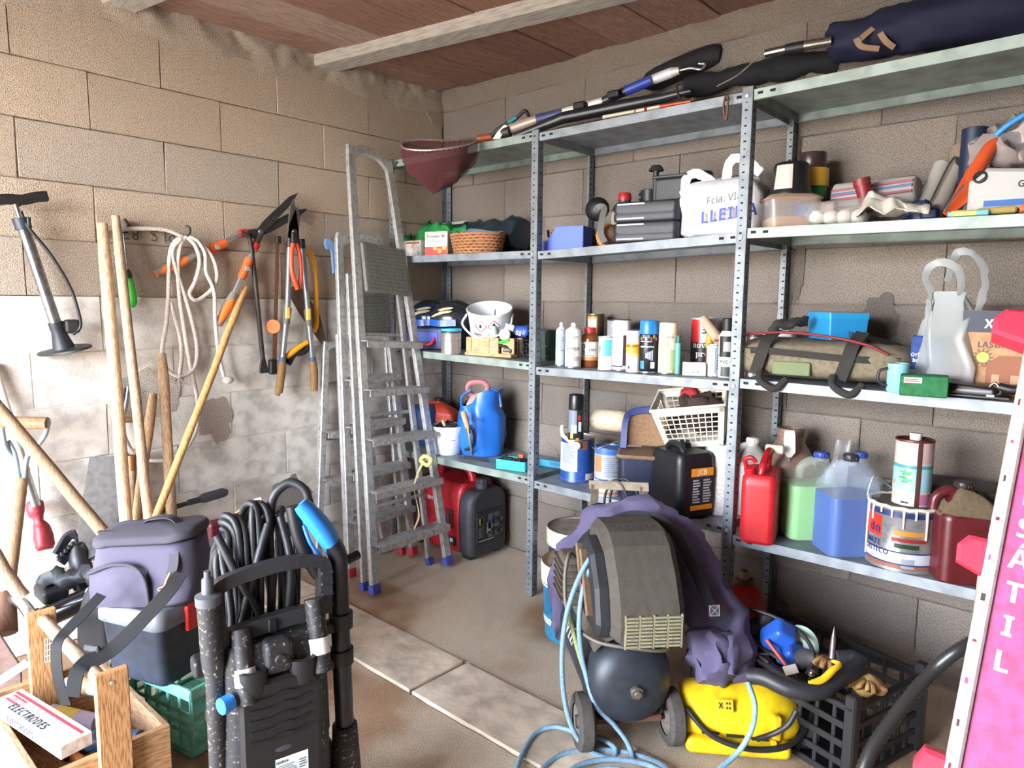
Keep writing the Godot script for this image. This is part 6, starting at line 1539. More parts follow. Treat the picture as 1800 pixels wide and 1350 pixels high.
func air_hose() -> void:
	var t := th("air_hose", "pale blue air hose hanging off the compressor and coiled on the floor", "hose", V(1.8, 0.0, 1.25))
	var m := mt("#7fa3bd", 0.45, 0, "dust", 7.0)
	var b := B.new()
	b.tube(sp([V(1.818, 0.582, 0.990), V(1.796, 0.558, 1.041), V(1.782, 0.491, 1.091), V(1.778, 0.402, 1.136), V(1.783, 0.290, 1.162), V(1.799, 0.165, 1.168), V(1.833, 0.072, 1.165), V(1.871, 0.018, 1.140), V(1.922, 0.002, 1.110), V(1.929, 0.019, 1.087), V(1.884, 0.030, 1.086), V(1.816, 0.027, 1.107), V(1.734, 0.023, 1.127), V(1.702, 0.010, 1.184), V(1.751, 0.010, 1.312), V(1.813, 0.010, 1.399)], 8), 0.0075, 10)
	b.tube(sp([V(1.822, 0.562, 0.990), V(1.803, 0.541, 1.037), V(1.797, 0.477, 1.080), V(1.807, 0.385, 1.113), V(1.820, 0.285, 1.116), V(1.852, 0.191, 1.116), V(1.879, 0.139, 1.113), V(1.921, 0.090, 1.084), V(1.957, 0.033, 1.061), V(1.994, -0.007, 1.087), V(2.030, -0.037, 1.128)], 8), 0.0075, 10)
	for q in [[[935,1368], [985,1325], [1050,1316], [1110,1322], [1165,1345], [1200,1375]], [[1000,1352], [1060,1338], [1130,1340], [1180,1352], [1210,1385]], [[1030,1305], [1075,1298], [1125,1305], [1165,1325]]]: pass
	b.tube(sp([V(1.823, 0.008, 1.339), V(1.817, 0.008, 1.205), V(1.881, 0.008, 1.110), V(1.965, 0.008, 1.057), V(2.058, 0.008, 1.040), V(2.141, 0.008, 1.076)], 8), 0.0075, 10)
	b.tube(sp([V(1.913, 0.022, 1.328), V(1.892, 0.022, 1.237), V(1.936, 0.022, 1.147), V(2.023, 0.022, 1.090), V(2.106, 0.022, 1.078), V(2.175, 0.022, 1.046), V(2.223, 0.061, 0.939), V(2.256, 0.138, 0.911), V(2.258, 0.209, 0.898), V(2.223, 0.250, 0.869)], 8), 0.0075, 10)
	b.tube(sp([V(1.910, 0.036, 1.385), V(1.918, 0.036, 1.297), V(1.965, 0.036, 1.203), V(2.038, 0.036, 1.160), V(2.097, 0.036, 1.183)], 8), 0.0075, 10)
	pw(t, "tube", b, m)
	b = B.new()
	b.tube(sp([V(1.763, 0.419, 1.106), V(1.780, 0.359, 1.113), V(1.804, 0.275, 1.105), V(1.838, 0.197, 1.101), V(1.864, 0.152, 1.098)], 7), 0.0072, 9)
	pw(t, "green_length", b, mt("#a3b37a", 0.5, 0, "dust", 7.0), "yellowish green length of hose")

func workbench() -> void:
	var a := V(2.808, 0.646, 1.580); var c := V(2.831, 1.242, 1.330)
	var up := (c - a).normalized()
	var foot := a - up * ((a.y - 0.03) / up.y)
	var side := V(0.985, 0.0, -0.17)
	var nn := side.cross(up).normalized(); side = up.cross(nn).normalized()
	var t := th("folding_workbench", "white folded workbench with pink lettered panel and red plastic corners", "workbench", foot)
	var white := mt("#d2cfcf", 0.4, 0, "dust", 3.0)
	var fr := Transform3D(Basis(side, up, nn), foot)
	var inv := Transform3D(Basis(), foot).affine_inverse() * fr   # bench frame to the node
	var H := (c - a).length() + (a - foot).length() + 0.04
	var b := B.new(); b.xf = inv
	b.box(V(0.0725, H / 2, -0.03), V(0.145, H, 0.05), 0.008)
	for x in [0.009, 0.133]: b.box(V(x, H / 2, -0.002), V(0.019 if x < 0.1 else 0.024, H, 0.014), 0.004)
	pt(t, "beam", b, white)
	var la: float = (a - foot).length()   # distance up the beam where the frame's lower edge cuts it
	var lb := H
	b = B.new(); b.xf = inv; b.box(V(0.067, la + 0.17, -0.0045), V(0.104, 0.72, 0.002), 0.0005)
	var panel := pt(t, "pink_panel", b, mt("#b9588c", 0.45, 0, "dust", 3.0))
	b = B.new(); b.xf = inv; b.box(V(0.067, la - 0.23, -0.0045), V(0.104, 0.2, 0.002), 0.0005)
	pt(t, "dark_panel", b, mt("#3a3438", 0.5))
	b = B.new(); b.xf = inv; b.col = ink("#f0e7ea")
	for q in [["S", 0.37], ["Á", 0.322], ["T", 0.272], ["I", 0.222], ["L", 0.17], ["R", 0.42], ["E", 0.47], ["V", 0.52]]:
		b.text(q[0], 0.03, flat(V(0.042, la + q[1], -0.0034), V(1, 0, 0), V(0, 1, 0), 0.0006), "Droid Sans", 700)
	b.text("CEVIK", 0.009, flat(V(0.066, la - 0.005 - 0.14, -0.0034), V(1, 0, 0), V(0, 1, 0), 0.0006), "Droid Sans", 700)
	pt(t, "lettering", b, paint(0.5))
	# timber jaw board folded behind, and the red corner blocks
	b = B.new(); b.xf = inv * Transform3D(Basis(Vector3.BACK, 0.06), V(0.03, la + 0.02, -0.1)); b.box(V(0.03, -0.2, 0), V(0.09, 0.95, 0.025), 0.004)
	pt(t, "jaw_board", b, mt("#9a8d7d", 0.85, 0, "dust", 3.0))
	b = B.new(); b.xf = inv; b.box(V(0.42, H * 0.48, -0.1), V(0.5, H * 0.92, 0.03), 0.004)  # out-of-view board, added to shade the right of the back wall
	pt(t, "added_shade_board", b, mt("#9a8d7d", 0.85, 0, "dust", 3.0))
	var red := mt("#e0324a", 0.4)
	for q in [[la + 0.70, -0.035, 0.06, 0.06], [la + 0.315, -0.028, 0.05, 0.058], [la - 0.03, -0.032, 0.045, 0.085]]:
		b = B.new(); b.prism([Vector2(-q[2] * 0.5, -q[3] * 0.25), Vector2(q[2] * 0.5, -q[3] * 0.55), Vector2(q[2] * 0.5, q[3] * 0.5), Vector2(-q[2] * 0.3, q[3] * 0.5), Vector2(-q[2] * 0.55, q[3] * 0.2)], 0.06, 0.006)
		b.put(inv * Transform3D(Basis(), V(q[1] + 0.018, q[0], -0.05)), 0)
		pt(t, "corner_block", b, red)
	b = B.new(); b.xf = inv   # paint splashes
	var sm := flat(V(0, 0, 0.0052), V(1, 0, 0), V(0, 1, 0), 0.0004)
	for k in 26: block(b, sm, 0.003 + (k % 2) * 0.124, la + k * 0.031, 0.003 + (k % 2) * 0.124 + rnd(0.002, 0.006), la + k * 0.031 + rnd(0.003, 0.012), ["#7a2f3a", "#a34a7e", "#4a3a3c"][k % 3])
	pt(t, "paint_splash", b, paint(0.4)).set_meta("kind", "stuff")

# ---------------------------------------------------------------- everything on the shelves
func fa(at: Vector3) -> float: return atan2(2.966 - at.x, 2.713 - at.z)   # the side of an upright can that is turned to the door

func spray(label: String, at: Vector3, w: float, h: float, body: String, cap: String, cf: float, prints = null, dome := false) -> Node3D:
	var t := th("spray_can", label, "spray can", at, 0, "spray cans on the middle shelf")
	var r := w / 2; var hb := h * (1.0 - cf)
	pt(t, "body", B.new().lathe([Vector2(0, 0.002), Vector2(r * 0.9, 0.0), Vector2(r, 0.004), Vector2(r, hb * 0.94), Vector2(r * 0.93, hb * 0.985), Vector2(r * 0.8, hb), Vector2(0, hb)], 28), mt(body, 0.35, 0.1))
	pt(t, "base_ring", B.new().lathe([Vector2(r * 0.95, 0.0), Vector2(r * 1.03, 0.001), Vector2(r * 1.03, 0.005), Vector2(r, 0.006)], 28), mt("#b9bcbe", 0.3, 0.9))
	if dome: pt(t, "cap", B.new().lathe([Vector2(r * 0.8, hb), Vector2(r * 0.45, hb + h * cf * 0.3), Vector2(r * 0.3, hb + h * cf * 0.35), Vector2(r * 0.36, hb + h * cf * 0.7), Vector2(r * 0.22, h * 0.99), Vector2(0, h)], 20), mt(cap, 0.4))
	else: pt(t, "cap", B.new().lathe([Vector2(r * 0.97, hb * 0.97), Vector2(r * 0.985, hb), Vector2(r * 0.94, h - 0.006), Vector2(r * 0.88, h - 0.001), Vector2(r * 0.8, h), Vector2(0, h)], 28), mt(cap, 0.35))
	if prints != null:
		var b := B.new()
		prints.call(b, func(l: float): return round_map(r, 0.0, fa(at), l), r, hb)
		pt(t, "label", b, paint(0.4))
	return t

func tin(nm: String, label: String, at: Vector3, w: float, h: float, body: String, lid: String, prints = null, metal := 0.2, cat := "tin", open_ := false) -> Node3D:
	var t := th(nm, label, cat, at)
	var r := w / 2
	pt(t, "body", B.new().lathe([Vector2(0, 0.003), Vector2(r * 0.95, 0.003), Vector2(r, 0.0), Vector2(r, 0.006), Vector2(r * 0.975, 0.009), Vector2(r * 0.975, h - 0.009), Vector2(r, h - 0.006)], 32), mt(body, 0.35, metal, "dust", 5.0))
	pt(t, "lid", B.new().lathe([Vector2(r, h - 0.006), Vector2(r * 1.01, h - 0.003), Vector2(r, h), Vector2(r * 0.9, h), Vector2(r * 0.88, h - 0.005), Vector2(0, h - 0.005)], 32), mt(lid, 0.4, 0.5, "dust", 5.0))
	if prints != null:
		var b := B.new()
		prints.call(b, func(l: float): return round_map(r * 0.975, 0.0, fa(at), l), r, h)
		pt(t, "label", b, paint(0.4))
	return t

func carton(nm: String, label: String, cat: String, at: Vector3, s: Vector3, yaw: float, col: String, prints = null, rough := 0.7) -> Node3D:   # a box on its base; prints get the front map
	var t := th(nm, label, cat, at, yaw)
	var b := B.new(); b.box(V(0, s.y / 2, 0), s, 0.003)
	pt(t, "body", b, mt(col, rough, 0, "dust", 3.0))
	if prints != null:
		b = B.new()
		prints.call(b, flat(V(0, s.y / 2, s.z / 2), V(1, 0, 0), V(0, 1, 0), 0.0008), flat(V(0, s.y / 2, s.z / 2), V(1, 0, 0), V(0, 1, 0), 0.0014))
		pt(t, "print", b, paint(0.5))
	return t

func jug(nm: String, label: String, at: Vector3, yaw: float, w: float, d: float, h: float, fill: float, liquid: String, body: Material, cap: String, cap_x := 0.0) -> Node3D:   # square-shouldered canister with a moulded handle
	var t := th(nm, label, "jug", at, yaw)
	var rings := []
	for q in [[0.0, 0.9], [0.012, 0.99], [0.03, 1.0], [0.64, 1.0], [0.7, 0.96], [0.8, 0.7], [0.88, 0.42], [0.92, 0.3]]: rings.append(rr(w * q[1], d * q[1], min(w, d) * 0.2, h * q[0], 4, V(cap_x * (1.0 - q[1]) * w * 0.5, 0, 0)))
	pt(t, "body", B.new().loft(rings), body)
	if fill > 0:
		rings = []
		for q in [[0.006, 0.88], [0.018, 0.97], [0.03, 0.98], [fill, 0.98 if fill < 0.68 else 0.93]]: rings.append(rr(w * q[1] - 0.002, d * q[1] - 0.002, min(w, d) * 0.19, h * q[0], 4))
		pt(t, "liquid", B.new().loft(rings), mt(liquid, 0.25))
	var cx := cap_x * 0.35 * w
	pt(t, "neck", B.new().lathe([Vector2(0.023, h * 0.9), Vector2(0.021, h * 0.95)], 16, V(cx, 0, 0)), body)
	var b := B.new(); b.lathe([Vector2(0.0235, h * 0.935), Vector2(0.0245, h * 0.94), Vector2(0.0245, h * 0.985), Vector2(0.022, h), Vector2(0, h)], 18, V(cx, 0, 0))
	for k in 18: b.box(V(cx + cos(TAU * k / 18) * 0.0245, h * 0.962, sin(TAU * k / 18) * 0.0245), V(0.003, h * 0.03, 0.003), 0.0008)
	pt(t, "cap", b, mt(cap, 0.4))
	b = B.new(); b.tube(sp([V(cx - 0.02, h * 0.87, 0), V(cx - w * 0.22, h * 0.9, 0), V(cx - w * 0.42, h * 0.83, 0), V(cx - w * 0.46, h * 0.7, 0)], 5), 0.014, 10)
	pt(t, "grip", b, body)
	return t

func crumple(b: B, amp: float, f := 18.0) -> B:
	return b.warp(func(p): return p + V(nz(p, f), nz(p + V(4, 1, 0), f), nz(p + V(0, 4, 2), f)) * amp + V(nz(p, f * 2.6), nz(p + V(4, 1, 0), f * 2.6), nz(p + V(0, 4, 2), f * 2.6)) * amp * 0.45)

func shelf_goods() -> void:
	middle_cans()
	middle_upper()
	middle_lower()
	corner_goods()
	side_upper()
	side_middle()
	side_lower()
	top_shelf()

func middle_cans() -> void:
	var b: B
	var t := th("plant_pot", "dark green ribbed plastic crate half behind the shelf post", "crate", V(0.958, 1.038, 0.226))
	b = B.new(); b.loft([rr(0.1, 0.14, 0.015, 0), rr(0.115, 0.16, 0.018, 0.155)]); pt(t, "body", b, mt("#2b4237", 0.5))
	b = B.new()
	for y in [0.04, 0.085, 0.15]: b.box(V(0, y, 0.08), V(0.115, 0.006, 0.006), 0.001)
	for x in [-0.045, -0.015, 0.015, 0.045]: b.box(V(x, 0.08, 0.079), V(0.005, 0.15, 0.006), 0.001)
	pt(t, "rib", b, mt("#334d41", 0.5)).set_meta("kind", "stuff")
	spray("slim pale blue spray can with white nozzle, next to the green crate", V(1.091, 1.038, 0.305), 0.047, 0.191, "#aebbcc", "#e9e9e7", 0.16, func(b: B, m: Callable, r: float, h: float):
		lines(b, m.call(0.0008), -r * 0.9, h * 0.8, r * 0.6, h * 0.4, "#7d8ca0", 6, 5)
		block(b, m.call(0.0008), -r * 0.5, h * 0.2, r * 0.2, h * 0.3, "#e7ebef", 3), true)
	spray("white chalk paint spray can with black lettering", V(1.184, 1.038, 0.340), 0.068, 0.192, "#e6e5e1", "#dcdcda", 0.15, func(b: B, m: Callable, r: float, h: float):
		b.col = ink("#22252b")
		b.text("PINTY", 0.013, func(x, y): return m.call(0.001).call(x, y + h * 0.78), "Droid Sans", 400)
		b.text("CHALK", 0.013, func(x, y): return m.call(0.001).call(x, y + h * 0.5), "Droid Sans", 700)
		b.text("PAINT", 0.006, func(x, y): return m.call(0.001).call(x, y + h * 0.42), "Droid Sans", 400)
		block(b, m.call(0.0008), -r * 0.9, h * 0.18, r * 0.9, h * 0.3, "#a7a6a8", 6)
		lines(b, m.call(0.0008), -r * 0.4, h * 0.37, r * 0.4, h * 0.33, "#77787c", 2, 3), true)
	# brown bottle with red cap
	t = th("bottle", "brown bottle with red cap and cream lettered label", "bottle", V(1.211, 1.040, 0.258))
	pt(t, "body", B.new().lathe([Vector2(0, 0), Vector2(0.036, 0), Vector2(0.039, 0.004), Vector2(0.039, 0.118), Vector2(0.034, 0.134), Vector2(0.022, 0.143), Vector2(0.022, 0.148), Vector2(0, 0.148)], 26), mt("#7a4526", 0.2))
	pt(t, "cap", B.new().lathe([Vector2(0.024, 0.146), Vector2(0.0245, 0.148), Vector2(0.0245, 0.166), Vector2(0.022, 0.169), Vector2(0, 0.169)], 20), mt("#b52a2c", 0.4))
	b = B.new(); var rm := round_map(0.039, 0.0, fa(t.position), 0.0008); var rm2 := round_map(0.039, 0.0, fa(t.position), 0.0014)
	block(b, rm, -0.055, 0.03, 0.055, 0.108, "#ece4d6", 10); block(b, rm2, -0.055, 0.03, 0.055, 0.044, "#cf8a4e", 10)
	b.col = ink("#201c1c"); b.text("O", 0.02, func(x, y): return rm2.call(x - 0.028, y + 0.088), "Droid Sans", 700); b.text("B", 0.02, func(x, y): return rm2.call(x - 0.028, y + 0.064), "Droid Sans", 700); b.text("oxo", 0.014, func(x, y): return rm2.call(x + 0.008, y + 0.076), "Droid Serif", 700)
	lines(b, rm2, -0.03, 0.052, 0.03, 0.046, "#6c625a", 1, 6)
	pt(t, "label", b, paint(0.5))
	tin("tin_can", "brown tin with amber label at the back behind the brown bottle", V(1.140, 1.040, 0.120), 0.082, 0.226, "#54473f", "#6d6660", func(b: B, m: Callable, r: float, h: float):
		block(b, m.call(0.0008), -r * 1.0, h * 0.5, r * 0.2, h * 0.95, "#c98336", 6); block(b, m.call(0.0014), -r * 0.8, h * 0.72, r * 0.1, h * 0.9, "#dfe2e4", 5))
	tin("tin_can", "small white tin with a cyan panel in the front row", V(1.346, 1.042, 0.335), 0.061, 0.137, "#e2e6e8", "#a9adaf", func(b: B, m: Callable, r: float, h: float):
		block(b, m.call(0.0008), -r * 0.5, h * 0.42, r * 0.8, h * 0.9, "#5db9dc", 6); block(b, m.call(0.0008), -r * 1.0, h * 0.5, -r * 0.75, h * 0.72, "#2d7fb5", 2)
		lines(b, m.call(0.0008), -r * 0.6, h * 0.32, r * 0.6, h * 0.08, "#b9c4ca", 4, 4))
	tin("paint_tin", "wide pale grey tin with dark lid behind the white-capped can", V(1.283, 1.042, 0.150), 0.101, 0.203, "#a4aab4", "#33302f")
	spray("tall spray can with white cap and dark vertical band", V(1.406, 1.043, 0.311), 0.072, 0.202, "#dfe0e4", "#eceae6", 0.27, func(b: B, m: Callable, r: float, h: float):
		block(b, m.call(0.0008), r * 0.15, h * 0.14, r * 1.1, h * 0.97, "#4b3a38", 6); block(b, m.call(0.0008), -r * 1.5, h * 0.1, r * 0.15, h * 0.14, "#23304a", 6); block(b, m.call(0.0014), -r * 1.2, h * 0.3, -r * 0.2, h * 0.9, "#c9ccd6", 4)
		lines(b, m.call(0.002), -r * 1.1, h * 0.5, -r * 0.3, h * 0.3, "#8d93a4", 4, 3))
	t = th("lacquer_bottle", "small clear bottle of orange and yellow liquid", "bottle", V(1.488, 1.044, 0.352))
	pt(t, "body", B.new().lathe([Vector2(0, 0), Vector2(0.026, 0), Vector2(0.028, 0.003), Vector2(0.028, 0.15), Vector2(0.024, 0.162), Vector2(0, 0.163)], 22), mt("#e6e1da", 0.25))
	b = B.new(); rm = round_map(0.028, 0.0, fa(t.position), 0.0008)
	block(b, rm, -0.04, 0.075, 0.04, 0.112, "#e7b03c", 8); block(b, rm, -0.04, 0.098, 0.02, 0.108, "#d9762e", 6); block(b, rm, -0.012, 0.06, 0.03, 0.075, "#ecd27a", 4); block(b, rm, -0.022, 0.014, -0.012, 0.026, "#4a4444", 1)
	pt(t, "label", b, paint(0.35))
	carton("carton", "blue patterned carton standing behind the blue-capped can", "carton", V(1.365, 1.044, 0.120), V(0.075, 0.16, 0.05), 0.35, "#3b63a4", func(b: B, m: Callable, m2: Callable):
		block(b, m, -0.03, 0.02, 0.035, 0.07, "#8ba9c9"); lines(b, m2, -0.03, 0.06, 0.03, -0.06, "#d7dee6", 7))
	spray("spray can with bright blue cap and black multicoloured label", V(1.540, 1.045, 0.323), 0.076, 0.204, "#191c24", "#2678c8", 0.24, func(b: B, m: Callable, r: float, h: float):
		var cols := ["#7aa53a", "#d06aa4", "#e0a33c", "#3f8fd0", "#c8472f"]
		for k in 7: block(b, m.call(0.0009), -r * 0.95 + k * r * 0.27, h * (0.82 + 0.05 * (k % 2)), -r * 0.95 + k * r * 0.27 + r * 0.2, h * (0.9 + 0.05 * (k % 2)), cols[k % 5], 2)
		block(b, m.call(0.0009), -r * 0.95, h * 0.78, r * 0.3, h * 0.8, "#cfd4da", 4)
		b.col = ink("#dfe3ea"); b.text("multicolor", 0.008, func(x, y): return m.call(0.001).call(x - r * 0.2, y + h * 0.66), "Droid Sans", 700)
		block(b, m.call(0.0009), r * 0.2, h * 0.12, r * 0.65, h * 0.28, "#dfe0e2", 3); block(b, m.call(0.0009), -r * 0.9, h * 0.1, -r * 0.45, h * 0.3, "#3c86c4", 3)
		for k in 5: block(b, m.call(0.0009), -r * 0.3 + k * 0.006, h * 0.38 - k * 0.003, -r * 0.3 + k * 0.006 + 0.004, h * 0.5 + k * 0.003, "#b8bcc6", 1))
	spray("cream capped spray can with pale green label", V(1.620, 1.046, 0.315), 0.073, 0.196, "#dcd8bd", "#e4d6bb", 0.2, func(b: B, m: Callable, r: float, h: float):
		b.col = ink("#5b5140"); b.text("CAMELLIA", 0.006, func(x, y): return m.call(0.001).call(x, y + h * 0.9), "Droid Sans", 700)
		block(b, m.call(0.0009), -r * 0.8, h * 0.6, 0.0, h * 0.82, "#d79d84", 4); block(b, m.call(0.0009), r * 0.2, h * 0.1, r * 1.1, h * 0.6, "#a9b98a", 4); block(b, m.call(0.0012), r * 0.5, h * 0.05, r * 0.75, h * 0.12, "#d9a23c", 1)
		lines(b, m.call(0.0012), -r * 0.8, h * 0.5, r * 0.1, h * 0.15, "#a49a7c", 7, 3))
	t = th("glue_tube", "thin teal tube standing upright beside the cream capped can", "tube", V(1.665, 1.047, 0.318))
	pt(t, "body", B.new().cyl(V(0, 0, 0), V(0, 0.12, 0), 0.0105, 14), mt("#5aa79b", 0.4)); pt(t, "cap", B.new().cyl(V(0, 0.12, 0), V(0, 0.148, 0), 0.008, 12), mt("#2e5a53", 0.4))
	t = th("pump_bottle", "silver pump bottle with a red band in clear wrapping", "bottle", V(1.517, 1.047, -0.033))
	pt(t, "body", B.new().lathe([Vector2(0, 0), Vector2(0.02, 0), Vector2(0.021, 0.004), Vector2(0.021, 0.11), Vector2(0.016, 0.12), Vector2(0.012, 0.125), Vector2(0.014, 0.14), Vector2(0.01, 0.16), Vector2(0.004, 0.172), Vector2(0, 0.172)], 20), mt("#c3c3c6", 0.25, 0.5))
	b = B.new(); b.tube([V(-0.03, 0.03, 0.02), V(0.0, 0.032, 0.023), V(0.03, 0.03, 0.018)], 0.0045, 8); pt(t, "red_band", b, mt("#b8282c", 0.4))
	carton("plastic_case", "small white plastic case on the front edge of the cans' shelf", "case", V(1.739, 1.048, 0.327), V(0.085, 0.05, 0.04), 0.5, "#e3e3e0", func(b: B, m: Callable, m2: Callable):
		block(b, m, -0.042, 0.012, 0.042, 0.0135, "#9c9c9a"); block(b, m, -0.008, -0.012, -0.003, -0.007, "#55565a"); block(b, m, 0.01, -0.012, 0.015, -0.007, "#55565a"))
	tin("tin_can", "cyan and white tin behind the small white plastic case", V(1.599, 1.048, 0.011), 0.048, 0.117, "#d3dee6", "#9aa0a4", func(b: B, m: Callable, r: float, h: float):
		block(b, m.call(0.0008), -r * 0.9, h * 0.2, r * 0.2, h * 0.85, "#3fa7d4", 4); block(b, m.call(0.0014), -r * 0.5, h * 0.35, r * 0.0, h * 0.6, "#2a62a8", 2))
	tin("paint_tin", "red, white and black paint tin at the back of the cans' shelf", V(1.684, 1.048, 0.150), 0.103, 0.213, "#e2e2e2", "#c4c6c8", func(b: B, m: Callable, r: float, h: float):
		block(b, m.call(0.0008), -r * 1.3, h * 0.55, -r * 0.3, h * 0.97, "#c3262a", 5); block(b, m.call(0.0008), -r * 1.3, h * 0.1, r * 0.6, h * 0.55, "#1c1b1e", 8)
		b.col = ink("#e9e9e6"); b.text("novo", 0.02, func(x, y): return m.call(0.0014).call(x - r * 0.2, y + h * 0.5), "Droid Serif", 700); b.text("pro", 0.02, func(x, y): return m.call(0.0014).call(x - r * 0.1, y + h * 0.34), "Droid Serif", 700)
		b.col = ink("#2a2a2c"); b.text("3", 0.03, func(x, y): return m.call(0.0014).call(x, y + h * 0.78), "Droid Sans", 700))
	t = th("sealant_tube", "beige sealant tube leaning across the tins by the post", "tube", V(1.556, 1.050, -0.231))
	var a := V(1.702, 1.260, 0.200); var e := V(1.817, 1.187, 0.300)
	pw(t, "body", B.new().tube([a, a.lerp(e, 0.1), e], [0.012, 0.019, 0.02], 14), mt("#c9a98f", 0.6)); pw(t, "tail", B.new().box(e + V(0.002, -0.004, 0.002), V(0.03, 0.006, 0.02), 0.002), mt("#3c3434", 0.5))
	t = th("paint_knife", "orange and brown handled filling knife standing in front", "knife", V(1.749, 1.050, 0.232))
	pt(t, "handle", B.new().tube([V(0, 0.002, 0), V(0, 0.03, 0), V(0, 0.09, 0), V(0, 0.1, 0)], [0.014, 0.0155, 0.015, 0.014], 10), mt("#5b3527", 0.5)); pt(t, "top", B.new().tube([V(0, 0.1, 0), V(0, 0.15, 0), V(0, 0.168, 0)], [0.015, 0.012, 0.009], 10), mt("#e09426", 0.45))
	tin("tin_can", "white tin with thin blue edge in front of the shelf post", V(1.794, 1.050, 0.288), 0.049, 0.118, "#e3e7ea", "#b4b8ba", func(b: B, m: Callable, r: float, h: float):
		block(b, m.call(0.0008), r * 0.2, h * 0.1, r * 0.5, h * 0.9, "#7d9cc4", 1); lines(b, m.call(0.0008), r * 0.6, h * 0.7, r * 0.95, h * 0.2, "#40485a", 6, 2))
	t = th("bottle", "white bottle with black cap and PVC lettering beside the post", "bottle", V(1.855, 1.050, 0.308))
	pt(t, "body", B.new().lathe([Vector2(0, 0), Vector2(0.027, 0), Vector2(0.029, 0.004), Vector2(0.029, 0.15), Vector2(0.02, 0.168), Vector2(0, 0.168)], 22), mt("#dcd7cc", 0.4)); pt(t, "cap", B.new().lathe([Vector2(0.019, 0.165), Vector2(0.02, 0.212), Vector2(0.017, 0.215), Vector2(0, 0.215)], 18), mt("#1d1c1e", 0.5))
	b = B.new(); rm = round_map(0.029, 0.0, fa(t.position), 0.0008); rm2 = round_map(0.029, 0.0, fa(t.position), 0.0014)
	block(b, rm, -0.03, 0.075, 0.03, 0.15, "#1f1e20", 8); b.col = ink("#2a2a2e"); b.text("PVC-U", 0.012, func(x, y): return rm2.call(x, y + 0.058), "Droid Sans", 700); block(b, rm, -0.02, 0.005, 0.025, 0.04, "#46474b", 6); block(b, rm2, -0.012, 0.095, 0.012, 0.13, "#a8a6a2", 4)
	pt(t, "label", b, paint(0.5))

